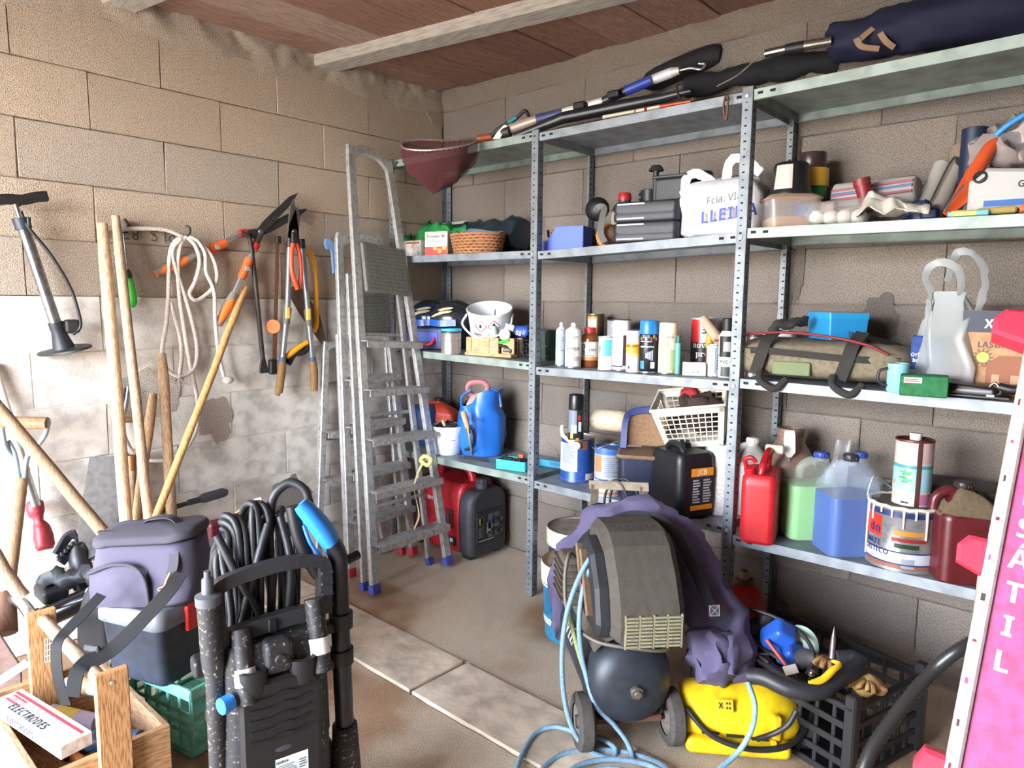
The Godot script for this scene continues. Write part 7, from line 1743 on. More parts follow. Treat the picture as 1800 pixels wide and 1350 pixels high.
func middle_upper() -> void:
	var b: B
	var t := th("storage_bin", "bright blue open-fronted storage bin of brass fittings", "bin", V(1.070, 1.532, 0.260), 0.25)
	var blue := mt("#2350c0", 0.45)
	for s in [-1.0, 1.0]:
		b = B.new(); b.prism([Vector2(-0.105, 0.0), Vector2(0.1, 0.0), Vector2(0.105, 0.105), Vector2(-0.02, 0.105), Vector2(-0.06, 0.045), Vector2(-0.11, 0.045)], 0.003, 0.0008); b.put(Transform3D(Basis(), V(0, 0, s * 0.055)), 0); pt(t, "side", b, blue)
	b = B.new(); b.box(V(0, 0.002, 0), V(0.205, 0.004, 0.11), 0.001); b.box(V(0.103, 0.052, 0), V(0.004, 0.104, 0.11), 0.001); b.box(V(-0.107, 0.024, 0), V(0.004, 0.046, 0.11), 0.001); b.box(V(-0.112, 0.044, 0), V(0.014, 0.006, 0.114), 0.002); pt(t, "tray", b, blue)
	b = B.new()
	for k in 26: b.cyl(V(-0.08 + rnd(0, 0.12), 0.01 + rnd(0, 0.08), rnd(-0.045, 0.045)), V(-0.08 + rnd(0, 0.12), 0.03 + rnd(0, 0.07), rnd(-0.045, 0.045)), rnd(0.005, 0.009), 6)
	var f := pt(t, "fittings", b, mt("#a8825a", 0.3, 0.8, "blotch", 9.0)); f.set_meta("kind", "stuff")
	t = th("scrub_brush", "black long-bristled brush lying behind the blue storage bin", "brush", V(1.069, 1.532, 0.140))
	b = B.new(); b.rbox(V(0, 0.02, 0), V(0.17, 0.03, 0.06), 0.012); pt(t, "back", b, mt("#201e20", 0.6))
	b = B.new()
	for k in 90: b.cyl(V(rnd(-0.08, 0.08), 0.03, rnd(-0.027, 0.027)), V(rnd(-0.09, 0.09), 0.1 + rnd(-0.012, 0.008), rnd(-0.035, 0.035)), 0.0022, 4, 0.0012)
	pt(t, "bristles", b, mt("#1b191b", 0.8)).set_meta("kind", "stuff")
	t = th("ear_defenders", "black ear defenders with grey headband on the upper shelf", "ear defenders", V(1.268, 1.535, 0.280))
	b = B.new(); b.sweep(sp([V(1.254, 1.689, 0.300), V(1.275, 1.705, 0.310), V(1.310, 1.697, 0.320), V(1.314, 1.652, 0.340), V(1.317, 1.594, 0.350), V(1.338, 1.557, 0.350)], 5), [Vector2(-0.012, -0.003), Vector2(0.012, -0.003), Vector2(0.012, 0.003), Vector2(-0.012, 0.003)], 1.0, false, true, false, V(0.6, 0, 0.8)); pw(t, "headband", b, mt("#6a6a6c", 0.5))
	b = B.new(); b.ball(V(1.241, 1.703, 0.270), V(0.055, 0.05, 0.04), 10); pw(t, "ear_cup", b, mt("#161517", 0.45))
	b = B.new(); b.ball(V(V(1.309, 1.595, 0.290).x, 1.587, 0.27), V(0.052, 0.05, 0.05), 10); pw(t, "ear_cup", b, mt("#6e4a34", 0.7, 0, "blotch", 9.0))
	b = B.new(); b.xf = Transform3D(B.facing(V(0.7, 0.2, 0.7).normalized()), V(V(1.311, 1.599, 0.300).x, 1.582, 0.285)); b.lathe([Vector2(0.035, 0), Vector2(0.05, -0.004), Vector2(0.054, 0.012), Vector2(0.04, 0.02)], 20); pw(t, "ear_seal", b, mt("#b0702c", 0.6))
	t = th("oil_bottle", "dark green bottle with red screw cap behind the tool cases", "bottle", V(1.329, 1.540, 0.200))
	pt(t, "body", B.new().lathe([Vector2(0, 0), Vector2(0.05, 0), Vector2(0.053, 0.005), Vector2(0.053, 0.15), Vector2(0.045, 0.175), Vector2(0.026, 0.188), Vector2(0.026, 0.197), Vector2(0, 0.197)], 26), mt("#38463f", 0.35, 0, "dust", 5.0)); pt(t, "cap", B.new().lathe([Vector2(0.026, 0.195), Vector2(0.0275, 0.2), Vector2(0.026, 0.222), Vector2(0.022, 0.226), Vector2(0, 0.226)], 20), mt("#b3222a", 0.4))
	b = B.new(); var rm := round_map(0.053, 0.0, fa(t.position), 0.0008); block(b, rm, -0.075, 0.06, -0.01, 0.15, "#bfb29c", 8); block(b, rm, -0.075, 0.0, 0.0, 0.05, "#7b3f2c", 8); block(b, rm, -0.02, 0.145, 0.07, 0.165, "#8f9a92", 8); pt(t, "label", b, paint(0.6))
	for k in 2:
		t = th("tool_case", ["lower of two stacked black tool cases with pale edge strips", "upper of two stacked black tool cases with pale edge strips"][k], "case", V(V(1.511, 1.550, 0.255).x, 1.548 + k * 0.077, 0.25), 0.18, "stacked black tool cases")
		b = B.new(); b.loft([rr(0.245, 0.25, 0.02, 0.0), rr(0.26, 0.265, 0.02, 0.006), rr(0.26, 0.265, 0.02, 0.03), rr(0.25, 0.255, 0.02, 0.035), rr(0.26, 0.265, 0.02, 0.04), rr(0.26, 0.265, 0.02, 0.068), rr(0.245, 0.25, 0.02, 0.075)]); pt(t, "shell", b, mt("#22262c", 0.5))
		for y in [0.012, 0.066]:
			b = B.new(); b.box(V(-0.055, y, 0.1325), V(0.11, 0.006, 0.004), 0.001); pt(t, "edge_strip", b, mt("#c9c6be", 0.5))
		b = B.new(); b.box(V(0.131, 0.035, 0.04), V(0.006, 0.03, 0.05), 0.002); pt(t, "catch", b, mt("#3c4148", 0.5))
	t = th("projector", "black slide-projector-like apparatus with a knob on the tool cases", "apparatus", V(V(1.545, 1.550, 0.240).x, 1.702, 0.24), 0.1)
	b = B.new(); b.rbox(V(0.04, 0.045, 0), V(0.13, 0.09, 0.12), 0.012); pt(t, "housing", b, mt("#26272a", 0.5))
	b = B.new(); b.rbox(V(0.04, 0.094, 0), V(0.145, 0.012, 0.13), 0.005); pt(t, "top_plate", b, mt("#2e2f33", 0.5))
	b = B.new(); b.cyl(V(-0.06, 0.0, 0.02), V(-0.06, 0.055, 0.02), 0.036, 18); b.cyl(V(-0.1, 0.03, 0.02), V(-0.06, 0.03, 0.02), 0.02, 12); pt(t, "motor", b, mt("#1c1c1e", 0.45))
	b = B.new(); b.cyl(V(-0.022, 0.0, 0.05), V(-0.022, 0.125, 0.05), 0.011, 12); b.cyl(V(-0.022, 0.12, 0.05), V(-0.022, 0.14, 0.05), 0.03, 14, 0.02); pt(t, "knob", b, mt("#2a2b2d", 0.5))
	# white carrier bag
	t = th("carrier_bag", "white carrier bag with blue lettering standing on the upper shelf", "bag", V(1.788, 1.555, 0.240), 0.2)
	var bagm := mt("#d5d6d8", 0.5, 0, "", 2.0, "soft", 0.8)
	b = B.new(); var rings := []
	for q in [[0.0, 0.26, 0.17], [0.02, 0.285, 0.2], [0.09, 0.3, 0.21], [0.14, 0.31, 0.2], [0.18, 0.29, 0.16], [0.205, 0.24, 0.1], [0.215, 0.17, 0.05]]: rings.append(rr(q[1], q[2], q[2] * 0.35, q[0], 5))
	crumple(b.loft(rings), 0.02, 11.0); pt(t, "sack", b, bagm)
	for q in [[-0.125, 0.16, 0.025], [0.03, 0.2, 0.03]]:
		b = B.new(); b.sweep(sp([V(q[0] - 0.02, q[1], q[2]), V(q[0] - 0.012, q[1] + 0.06, q[2]), V(q[0] + 0.015, q[1] + 0.08, q[2]), V(q[0] + 0.06, q[1] + 0.06, q[2]), V(q[0] + 0.1, q[1] + 0.02, q[2])], 5), [Vector2(-0.014, -0.003), Vector2(0.014, -0.003), Vector2(0.016, 0.003), Vector2(-0.016, 0.003)], 1.0, false, true, false, V(0.1, 0.1, 1)); crumple(b, 0.006, 30.0); pt(t, "handle", b, bagm)
	b = B.new(); b.col = ink("#26309a")
	var curve := func(x: float, y: float): return [V(x, y, 0.118 + 0.006 * cos(x * 9.0)), V(0, 0, 1)]
	b.text("LLEIDA", 0.042, func(x, y): return curve.call(x * 1.0 + 0.045, y + 0.075 + x * 0.12), "Droid Sans", 700)
	b.col = ink("#2a2a33"); b.text("Fcia. VIA", 0.024, func(x, y): return curve.call(x + 0.03, y + 0.128 + x * 0.12), "Droid Sans", 400)
	pt(t, "lettering", b, paint(0.5), "blue lettering on the bag")
	t = th("lens_barrel", "black lens-like cylinder poking up behind the white carrier bag", "cylinder", V(1.637, 1.555, 0.130))
	pt(t, "barrel", B.new().lathe([Vector2(0, 0), Vector2(0.05, 0), Vector2(0.05, 0.235), Vector2(0.042, 0.24), Vector2(0.042, 0.272), Vector2(0.038, 0.277), Vector2(0, 0.277)], 24), mt("#22242a", 0.4)); pt(t, "ridge", B.new().lathe([Vector2(0.05, 0.2), Vector2(0.054, 0.203), Vector2(0.054, 0.23), Vector2(0.05, 0.233)], 24), mt("#2d2f36", 0.6))

func middle_lower() -> void:
	var b: B
	var Y := 0.535
	var t := th("spirit_level", "pale blue flat handle lying at the back of the lower shelf", "level", V(V(0.960, 0.540, 0.200).x, 0.538, 0.2), 0.2)
	b = B.new(); b.rbox(V(0, 0.018, 0), V(0.2, 0.034, 0.03), 0.006); pt(t, "body", b, mt("#3a9cc9", 0.45)); b = B.new(); b.box(V(0.03, 0.02, 0.0155), V(0.05, 0.012, 0.002), 0.0005); pt(t, "grip_slot", b, mt("#2b7fa8", 0.5))
	t = tin("paint_tin", "blue and white paint tin with white strap handle, black can on top", V(1.155, 0.535, 0.254), 0.152, 0.196, "#2b55a8", "#c9c3ba", func(b: B, m: Callable, r: float, h: float):
		block(b, m.call(0.0008), -r * 1.4, h * 0.25, r * 0.0, h * 0.88, "#b9c3d2", 9); lines(b, m.call(0.0014), -r * 1.0, h * 0.84, -r * 0.08, h * 0.4, "#75839c", 11, 6); block(b, m.call(0.0014), -r * 1.4, h * 0.25, r * 0.0, h * 0.42, "#dde1e6", 9)
		block(b, m.call(0.0008), -r * 1.4, h * 0.0, r * 1.4, h * 0.05, "#9a6b4c", 14); block(b, m.call(0.0008), r * 0.5, h * 0.06, r * 1.2, h * 0.2, "#d7dbe2", 5); block(b, m.call(0.0011), r * 0.1, h * 0.75, r * 0.6, h * 0.95, "#7d5a44", 4))
	var r0: float = 0.075
	b = B.new(); b.sweep(sp([V(0.05, 0.17, 0.062), V(0.02, 0.185, 0.085), V(-0.03, 0.21, 0.075), V(-0.075, 0.235, 0.02)], 5), [Vector2(-0.007, -0.002), Vector2(0.007, -0.002), Vector2(0.007, 0.002), Vector2(-0.007, 0.002)], 1.0, false, true, false, V(0.5, 0.2, 0.8)); pt(t, "strap_handle", b, mt("#e0dcd2", 0.5))
	b = B.new(); b.cyl(V(0.045, 0.168, 0.062), V(0.05, 0.168, 0.075), 0.016, 16); pt(t, "handle_ear", b, mt("#dcd8ce", 0.5))
	t = spray("black spray can standing on the blue paint tin", V(1.236, 0.742, 0.379), 0.067, 0.194, "#2a2c31", "#141417", 0.3, func(b: B, m: Callable, r: float, h: float):
		block(b, m.call(0.0008), -r * 1.2, h * 0.25, r * 0.1, h * 0.95, "#6f7988", 5); block(b, m.call(0.0012), -r * 0.6, h * 0.25, r * 0.1, h * 0.5, "#b9c6d6", 4); block(b, m.call(0.0014), r * 0.3, h * 0.3, r * 0.7, h * 0.6, "#d8d8da", 3); block(b, m.call(0.0016), r * 0.25, h * 0.65, r * 0.6, h * 0.8, "#b03a34", 3); block(b, m.call(0.0014), -r * 0.7, h * 0.08, -r * 0.35, h * 0.25, "#d6c83c", 2); block(b, m.call(0.0014), r * 0.0, h * 0.03, r * 0.4, h * 0.1, "#c98a3a", 2))
	t = tin("paint_tin", "white and blue paint tin under the beige bottle", V(1.386, 0.535, 0.356), 0.113, 0.199, "#b6bcc4", "#3d68b4", func(b: B, m: Callable, r: float, h: float):
		block(b, m.call(0.0008), -r * 1.4, h * 0.86, r * 1.4, h * 0.97, "#3d68b4", 14); block(b, m.call(0.0008), -r * 1.4, h * 0.0, r * 1.4, h * 0.09, "#b5735c", 14); block(b, m.call(0.0014), -r * 1.1, h * 0.5, -r * 0.5, h * 0.84, "#a9774f", 4); block(b, m.call(0.0014), -r * 1.4, h * 0.1, -r * 0.3, h * 0.34, "#e6e8ea", 6); block(b, m.call(0.0017), -r * 1.2, h * 0.33, r * 0.0, h * 0.36, "#2c4688", 6); lines(b, m.call(0.0016), -r * 0.3, h * 0.82, r * 0.8, h * 0.4, "#7f8a98", 10, 6))
	b = B.new(); b.tube(sp([V(-0.06, 0.19, 0.03), V(0.0, 0.2, 0.085), V(0.07, 0.235, 0.04)], 6), 0.0015, 5); pt(t, "wire_handle", b, mt("#b9bcbe", 0.3, 0.9))
	t = th("bottle", "beige plastic bottle lying on its side on a paint tin", "bottle", V(V(1.333, 0.780, 0.260).x, 0.775, 0.25))
	b = B.new(); b.xf = Transform3D(Basis(V(0, 1, 0), V(1, 0, -0.25).normalized(), V(0, 0, 1)), V(-0.08, 0.046, 0.02)); b.lathe([Vector2(0, 0), Vector2(0.038, 0.002), Vector2(0.046, 0.012), Vector2(0.046, 0.13), Vector2(0.04, 0.15), Vector2(0.02, 0.163), Vector2(0, 0.164)], 24); pt(t, "body", b, mt("#cbbda3", 0.5, 0, "dust", 5.0))
	# stack of dark blue tubs with a dusty scoop
	t = th("plastic_tub", "dark navy ribbed plastic tub beside the black jerrycan", "tub", V(1.550, 0.535, 0.386), 0.5)
	b = B.new(); rings_tub(b, 0.145, 0.15, 0.2); pt(t, "body", b, mt("#1c2340", 0.45, 0, "dust", 5.0))
	b = B.new(); b.loft([rr(0.15, 0.155, 0.02, 0.19), rr(0.165, 0.17, 0.022, 0.197), rr(0.165, 0.17, 0.022, 0.205), rr(0.15, 0.155, 0.02, 0.206)]); pt(t, "lid", b, mt("#7d6652", 0.85, 0, "dust", 6.0))
	t = th("dust_scoop", "dark blue scoop tray with dusty brown inside leaning on the tub", "scoop", V(t.position.x + 0.0, 0.742, t.position.z - 0.02), 0.4)
	b = B.new(); b.grid(8, 10, func(u: float, v: float): return V(lerp(-0.07, 0.09, u), 0.015 + v * 0.12, -0.03 - v * 0.03 + 0.03 * pow(abs(u * 2 - 1), 3.0)), 0.004); pt(t, "tray", b, mt("#7f654b", 0.85, 0, "dust", 6.0))
	b = B.new(); b.sweep(sp([V(-0.072, 0.004, 0.0), V(-0.072, 0.1, -0.03), V(-0.055, 0.14, -0.05), V(0.03, 0.155, -0.06), V(0.09, 0.14, -0.05)], 4), [Vector2(-0.012, -0.012), Vector2(0.012, -0.012), Vector2(0.012, 0.012), Vector2(-0.012, 0.012)], 1.0, false, true, false, V(0, 0, 1)); pt(t, "rim", b, mt("#202d66", 0.4))
	t = th("bottle", "dusty brown bottle with green cap behind the scoop tray", "bottle", V(V(1.484, 0.540, 0.140).x, 0.535, 0.14))
	pt(t, "body", B.new().lathe([Vector2(0, 0), Vector2(0.06, 0), Vector2(0.065, 0.006), Vector2(0.065, 0.2), Vector2(0.05, 0.26), Vector2(0.028, 0.3), Vector2(0.028, 0.31), Vector2(0, 0.31)], 24), mt("#6a5142", 0.6, 0, "dust", 5.0)); pt(t, "cap", B.new().lathe([Vector2(0.03, 0.305), Vector2(0.033, 0.31), Vector2(0.033, 0.335), Vector2(0.028, 0.345), Vector2(0, 0.345)], 20), mt("#1f6b3c", 0.4))
	# black jerrycan
	t = th("jerrycan", "black plastic jerrycan with orange and white label", "jerrycan", V(1.738, 0.534, 0.359), 1.15)
	t.position += V(-0.005, 0, 0.02)
	b = B.new(); var rings := []
	for q in [[0.001, 0.93], [0.012, 1.0], [0.205, 1.0], [0.23, 0.97], [0.242, 0.88]]: rings.append(rr(0.165 * q[1], 0.19 * q[1], 0.028, q[0], 4))
	b.loft(rings); pt(t, "body", b, mt("#17181d", 0.42, 0, "dust", 5.0))
	b = B.new(); b.tube(sp([V(-0.03, 0.235, -0.06), V(-0.03, 0.262, -0.03), V(-0.03, 0.262, 0.02), V(-0.03, 0.238, 0.05)], 5), 0.012, 8); pt(t, "grip", b, mt("#17181d", 0.42)); b = B.new(); b.cyl(V(0.04, 0.235, -0.04), V(0.04, 0.262, -0.04), 0.026, 16); pt(t, "cap", b, mt("#101114", 0.45))
	b = B.new(); var m := flat(V(0.012, 0.115, 0.095), V(1, 0, 0), V(0, 1, 0), 0.0008); var m2 := flat(V(0.012, 0.115, 0.095), V(1, 0, 0), V(0, 1, 0), 0.0016)
	block(b, m, -0.045, -0.08, 0.055, 0.075, "#26272b"); block(b, m2, -0.045, 0.045, 0.055, 0.075, "#e0932a"); block(b, m2, -0.045, -0.08, 0.055, -0.062, "#e0932a"); lines(b, m2, -0.036, 0.035, 0.0, -0.055, "#a9abb0", 9); lines(b, m2, 0.01, 0.035, 0.05, -0.055, "#a9abb0", 9)
	b.col = ink("#f4f2ee"); b.text("JCB", 0.018, flat(V(0.017, 0.175, 0.095), V(1, 0, 0), V(0, 1, 0), 0.0022), "Droid Sans", 700); pt(t, "label", b, paint(0.45))
	t = th("canister", "plain white plastic canister beside the black jerrycan", "canister", V(1.828, 0.533, 0.258), 0.66)
	b = B.new(); b.loft([rr(0.1, 0.13, 0.03, 0), rr(0.108, 0.14, 0.032, 0.012), rr(0.108, 0.14, 0.032, 0.24), rr(0.085, 0.12, 0.03, 0.262)]); pt(t, "body", b, mt("#e3e5e6", 0.45, 0, "dust", 5.0))
	# white mesh basket tipped on top
	var yb := 0.80
	t = th("basket", "cream pierced plastic basket tilted on top of the jerrycan", "basket", V(V(1.722, 0.820, 0.250).x + 0.0, yb, 0.25), 0.38)
	t.rotation.x = 0.28; t.rotation.z = 0.16
	var cream := mt("#e0d9c8", 0.5)
	var bw := 0.105; var tw := 0.135; var bd := 0.075; var td := 0.1; var bh := 0.17
	for q in [[V(-bw, 0, bd), V(bw, 0, bd), V(tw, bh, td), V(-tw, bh, td), 9, 6], [V(-bw, 0, -bd), V(bw, 0, -bd), V(tw, bh, -td), V(-tw, bh, -td), 9, 6], [V(-bw, 0, -bd), V(-bw, 0, bd), V(-tw, bh, td), V(-tw, bh, -td), 5, 6], [V(bw, 0, bd), V(bw, 0, -bd), V(tw, bh, -td), V(tw, bh, td), 5, 6]]:
		b = B.new()
		for k in q[4] + 1:
			var f := lerpf(0.08, 0.92, k / float(q[4])); b.cyl(q[0].lerp(q[1], f).lerp(q[3].lerp(q[2], f), 0.12), q[0].lerp(q[1], f).lerp(q[3].lerp(q[2], f), 0.86), 0.0022, 4)
		for k in q[5] + 1:
			var f := lerpf(0.12, 0.86, k / float(q[5])); b.cyl(q[0].lerp(q[3], f).lerp(q[1].lerp(q[2], f), 0.05), q[0].lerp(q[3], f).lerp(q[1].lerp(q[2], f), 0.95), 0.0022, 4)
		for e in [[0.0, 0.13], [0.84, 1.0]]:
			var n: Vector3 = (q[1] - q[0]).cross(q[3] - q[0]).normalized() * 0.002
			var p0: Vector3 = q[0].lerp(q[3], e[0]); var p1: Vector3 = q[1].lerp(q[2], e[0]); var p2: Vector3 = q[1].lerp(q[2], e[1]); var p3: Vector3 = q[0].lerp(q[3], e[1])
			b.face([p0 + n, p1 + n, p2 + n, p3 + n], n.normalized()); b.face([p0 - n, p1 - n, p2 - n, p3 - n], -n.normalized())
		for e in [[0.0, 0.08], [0.92, 1.0]]:
			var n: Vector3 = (q[1] - q[0]).cross(q[3] - q[0]).normalized() * 0.002
			var p0: Vector3 = q[0].lerp(q[1], e[0]); var p1: Vector3 = q[0].lerp(q[1], e[1]); var p2: Vector3 = q[3].lerp(q[2], e[1]); var p3: Vector3 = q[3].lerp(q[2], e[0])
			b.face([p0 + n, p1 + n, p2 + n, p3 + n], n.normalized()); b.face([p0 - n, p1 - n, p2 - n, p3 - n], -n.normalized())
		pt(t, "side_panel", b, cream)
	b = B.new(); b.box(V(0, 0.002, 0), V(bw * 2, 0.004, bd * 2), 0.001); pt(t, "base", b, cream)
	b = B.new(); b.tube([V(-tw, bh, -td), V(tw, bh, -td), V(tw, bh, td), V(-tw, bh, td)], 0.0065, 8, true); pt(t, "rim", b, cream)
	t = th("work_gloves", "red and dark gloves stuffed in the tilted cream basket", "gloves", V(t.position.x, yb + 0.01, 0.25))
	b = B.new(); b.ball(V(0.0, 0.09, -0.015), V(0.09, 0.075, 0.055), 12); crumple(b, 0.03, 14.0); pt(t, "dark_glove", b, mt("#3a2a26", 0.9)); b = B.new(); b.ball(V(-0.05, 0.155, -0.03), V(0.04, 0.035, 0.03), 10); crumple(b, 0.012, 20.0); pt(t, "red_glove", b, mt("#a3222c", 0.8))

func rings_tub(b: B, w: float, d: float, h: float) -> void:
	var rings := []
	for k in 13:
		var f := k / 12.0
		var g := 1.0 if k % 2 == 0 else 0.965
		rings.append(rr(w * (0.88 + 0.12 * f) * g, d * (0.88 + 0.12 * f) * g, 0.02, h * f, 3))
	b.loft(rings)

func corner_goods() -> void:
	var b: B
	# upper corner shelf
	var y := 1.542
	var t := th("netting", "crumpled green garden netting at the corner end of the shelf", "netting", V(V(0.043, 1.540, 0.200).x + 0.09, y, 0.17))
	var green := mt("#26944a", 0.7, 0, "weave", 10.0)
	b = B.new(); b.ball(V(-0.15, 0.06, 0.09), V(0.085, 0.06, 0.08), 14); b.ball(V(-0.02, 0.09, -0.01), V(0.13, 0.085, 0.09), 14); b.ball(V(0.12, 0.14, 0.0), V(0.1, 0.035, 0.07), 12); crumple(b, 0.05, 10.0); pt(t, "fold", b, green)
	t = carton("lamp_carton", "plain white lamp carton beside the printed lamp carton", "carton", V(V(0.103, 1.540, 0.280).x, y, 0.27), V(0.12, 0.085, 0.09), 0.1, "#d8d6d2", func(b: B, m: Callable, m2: Callable):
		block(b, m, -0.05, 0.026, 0.05, 0.034, "#b04a38"); block(b, m, -0.008, 0.005, 0.012, 0.024, "#d2b25a"); block(b, m, 0.035, -0.04, 0.052, -0.012, "#a8a3a6"))
	t = carton("lamp_carton", "white and red lamp carton printed with three round gold dots", "carton", V(V(0.298, 1.540, 0.300).x + 0.01, y, 0.30), V(0.13, 0.118, 0.09), 0.3, "#dedbd8", func(b: B, m: Callable, m2: Callable):
		block(b, m, -0.063, -0.058, 0.063, -0.015, "#b83a2c")
		b.col = ink("#3b3032"); b.text("Powder 98", 0.014, func(x, yy): return m2.call(x, yy + 0.035), "Droid Serif", 700)
		lines(b, m2, -0.05, 0.022, 0.04, 0.006, "#9d8f90", 2)
		for k in 3:
			var cx := -0.005 + k * 0.026; var cy := -0.022 - (0.014 if k == 1 else 0.0)
			b.col = ink("#c49a4c")
			for j in 10: b.tri(b.vert(m2.call(cx, cy)[0], m2.call(cx, cy)[1]), b.vert(m2.call(cx + cos(j * 0.6283) * 0.012, cy + sin(j * 0.6283) * 0.012)[0], m2.call(0, 0)[1]), b.vert(m2.call(cx + cos(j * 0.6283 + 0.6283) * 0.012, cy + sin(j * 0.6283 + 0.6283) * 0.012)[0], m2.call(0, 0)[1])))
	# woven basket
	t = th("wicker_basket", "oval woven wicker basket holding folded papers", "basket", V(V(0.561, 1.540, 0.290).x, 1.54, 0.29), 0.1)
	var wick := mt("#a9744c", 0.8, 0, "blotch", 10.0)
	for r in 7:
		b = B.new(); var ring := []; var hh := 0.008 + r * 0.014
		var fl := 1.0 + 0.028 * r
		for k in 52:
			var a := TAU * k / 52
			var wv := 0.0035 * (1 if (k + r) % 2 == 0 else -1)
			ring.append(V(cos(a) * (0.122 * fl + wv), hh + 0.002 * (1 if (k + r) % 2 == 0 else -1), sin(a) * (0.083 * fl + wv)))
		b.tube(ring, 0.0078, 6, true); pt(t, "woven_row", b, wick)
	b = B.new(); b.lathe([Vector2(0, 0.003), Vector2(0.12, 0.003)], 30, Vector3(), 1.0, 0.68); pt(t, "base", b, wick)
	t = th("folded_papers", "folded white and pale blue papers lying in the wicker basket", "papers", V(t.position.x - 0.01, 1.585, 0.28))
	b = B.new(); b.xf = Transform3D(Basis.from_euler(V(0.3, 0.2, -0.04)), V(-0.02, 0.03, 0)); b.grid(8, 4, func(u: float, v: float): return V(lerp(-0.09, 0.09, u), 0.006 * sin(u * 7.0), lerp(-0.05, 0.05, v)), 0.006); pt(t, "white_sheet", b, mt("#dcd8d0", 0.8))
	b = B.new(); b.xf = Transform3D(Basis.from_euler(V(0.35, 0.1, -0.08)), V(0.015, 0.05, -0.005)); b.grid(8, 4, func(u: float, v: float): return V(lerp(-0.1, 0.1, u), 0.005 * sin(u * 5.0 + 1.0), lerp(-0.05, 0.05, v)), 0.01); pt(t, "blue_sheet", b, mt("#8fb0d4", 0.8))
	t = th("plastic_roll", "long roll of shiny black plastic sheeting behind the wicker basket", "roll", V(V(0.412, 1.540, 0.130).x, 1.562, 0.125), -0.04)
	b = B.new(); b.tube(sp([V(-0.3, 0.115, 0), V(-0.29, 0.095, 0), V(-0.15, 0.09, 0), V(0.0, 0.085, 0), V(0.15, 0.085, 0), V(0.27, 0.08, 0), V(0.3, 0.075, 0)], 6), 0.075, 22); b.warp(func(p): return p + V(0, nz(p, 9.0), nz(p + V(3, 0, 0), 9.0)) * (0.03 if p.x > -0.02 else 0.006)); pt(t, "sheeting", b, mt("#1f2a30", 0.25))
	b = B.new(); b.grid(10, 5, func(u: float, v: float):
		var a: float = lerp(0.1, 0.75, v)
		return V(lerp(-0.27, -0.07, u), 0.092 + cos(a) * 0.079, sin(a) * 0.079), 0.0); pt(t, "paper_band", b, mt("#c7c4be", 0.6))
	# helmets on a blue case, bucket, mitre box
	y = 1.065
	t = th("tool_case", "dark blue plastic case with red handle under the bicycle helmets", "case", V(V(0.211, 1.065, 0.250).x, y, 0.24), 0.35)
	b = B.new(); b.loft([rr(0.27, 0.2, 0.02, 0), rr(0.28, 0.21, 0.02, 0.006), rr(0.28, 0.21, 0.02, 0.1), rr(0.26, 0.19, 0.02, 0.112)]); pt(t, "shell", b, mt("#232b55", 0.45))
	b = B.new(); b.rbox(V(0.0, 0.065, 0.107), V(0.12, 0.05, 0.004), 0.002, 2); pt(t, "window", b, mt("#2f4aa8", 0.35))
	b = B.new(); b.tube(sp([V(-0.075, 0.06, 0.105), V(-0.065, 0.03, 0.13), V(0.03, 0.028, 0.135), V(0.045, 0.06, 0.105)], 5), 0.008, 8); pt(t, "handle", b, mt("#cf2f4a", 0.4))
	for k in 2:
		var hx: float = [V(0.157, 1.180, 0.240).x, V(0.288, 1.180, 0.220).x][k]
		t = th("bicycle_helmet", ["blue and black bicycle helmet nearest the ladders", "black and silver bicycle helmet touching the white bucket"][k], "helmet", V(hx, 1.178, [0.235, 0.2][k]), 0.5, "bicycle helmets on the blue case")
		b = B.new(); b.ball(V(0, 0.045, 0), V(0.13, 0.095, 0.095), 16)
		b.warp(func(p): return V(p.x, max(p.y, 0.0), p.z) + V(0, 0, 0)); pt(t, "shell", b, mt(["#1d2c52", "#26282f"][k], 0.18))
		for i in 5:
			var a0: float = -0.95 + i * 0.475
			b = B.new(); b.sweep(sp([V(-0.105, 0.075 - abs(a0) * 0.01, sin(a0) * 0.082), V(-0.05, 0.132 - a0 * a0 * 0.045, sin(a0) * 0.093), V(0.02, 0.142 - a0 * a0 * 0.048, sin(a0) * 0.096), V(0.075, 0.122 - a0 * a0 * 0.04, sin(a0) * 0.09), V(0.112, 0.085 - abs(a0) * 0.012, sin(a0) * 0.08)], 5), [Vector2(-0.011, -0.004), Vector2(0.011, -0.004), Vector2(0.011, 0.004), Vector2(-0.011, 0.004)], [0.3, 0.5, 0.8, 1, 1, 1, 1, 1, 1, 1, 1, 1, 1, 1, 1, 1, 1, 0.9, 0.7, 0.5, 0.3], false, true, false, V(0, 0.5, 0.6 * sin(a0))); pt(t, "vent", b, mt("#08090b", 0.8))
		b = B.new(); b.sweep(sp([V(0.05, 0.03, 0.095), V(-0.03, 0.025, 0.101), V(-0.095, 0.03, 0.075)], 5), [Vector2(-0.016, -0.005), Vector2(0.016, -0.005), Vector2(0.016, 0.005), Vector2(-0.016, 0.005)], 1.0, false, true, false, V(0, 0, 1)); pt(t, "blue_flash", b, mt("#2459b8", 0.3))
		for q in [[0.078, 0.108], [0.095, 0.09]]:
			b = B.new(); b.sweep(sp([V(0.03, q[0] + 0.01, q[1] - 0.008), V(-0.025, q[0], q[1] - 0.006), V(-0.085, q[0] - 0.02, q[1] - 0.025)], 5), [Vector2(-0.006, -0.004), Vector2(0.006, -0.004), Vector2(0.006, 0.004), Vector2(-0.006, 0.004)], [0.4, 0.7, 1, 1, 1, 1, 1, 1, 0.9, 0.7, 0.4], false, true, false, V(0, 0.3, 1)); pt(t, "silver_flash", b, mt("#c2b893", 0.35))
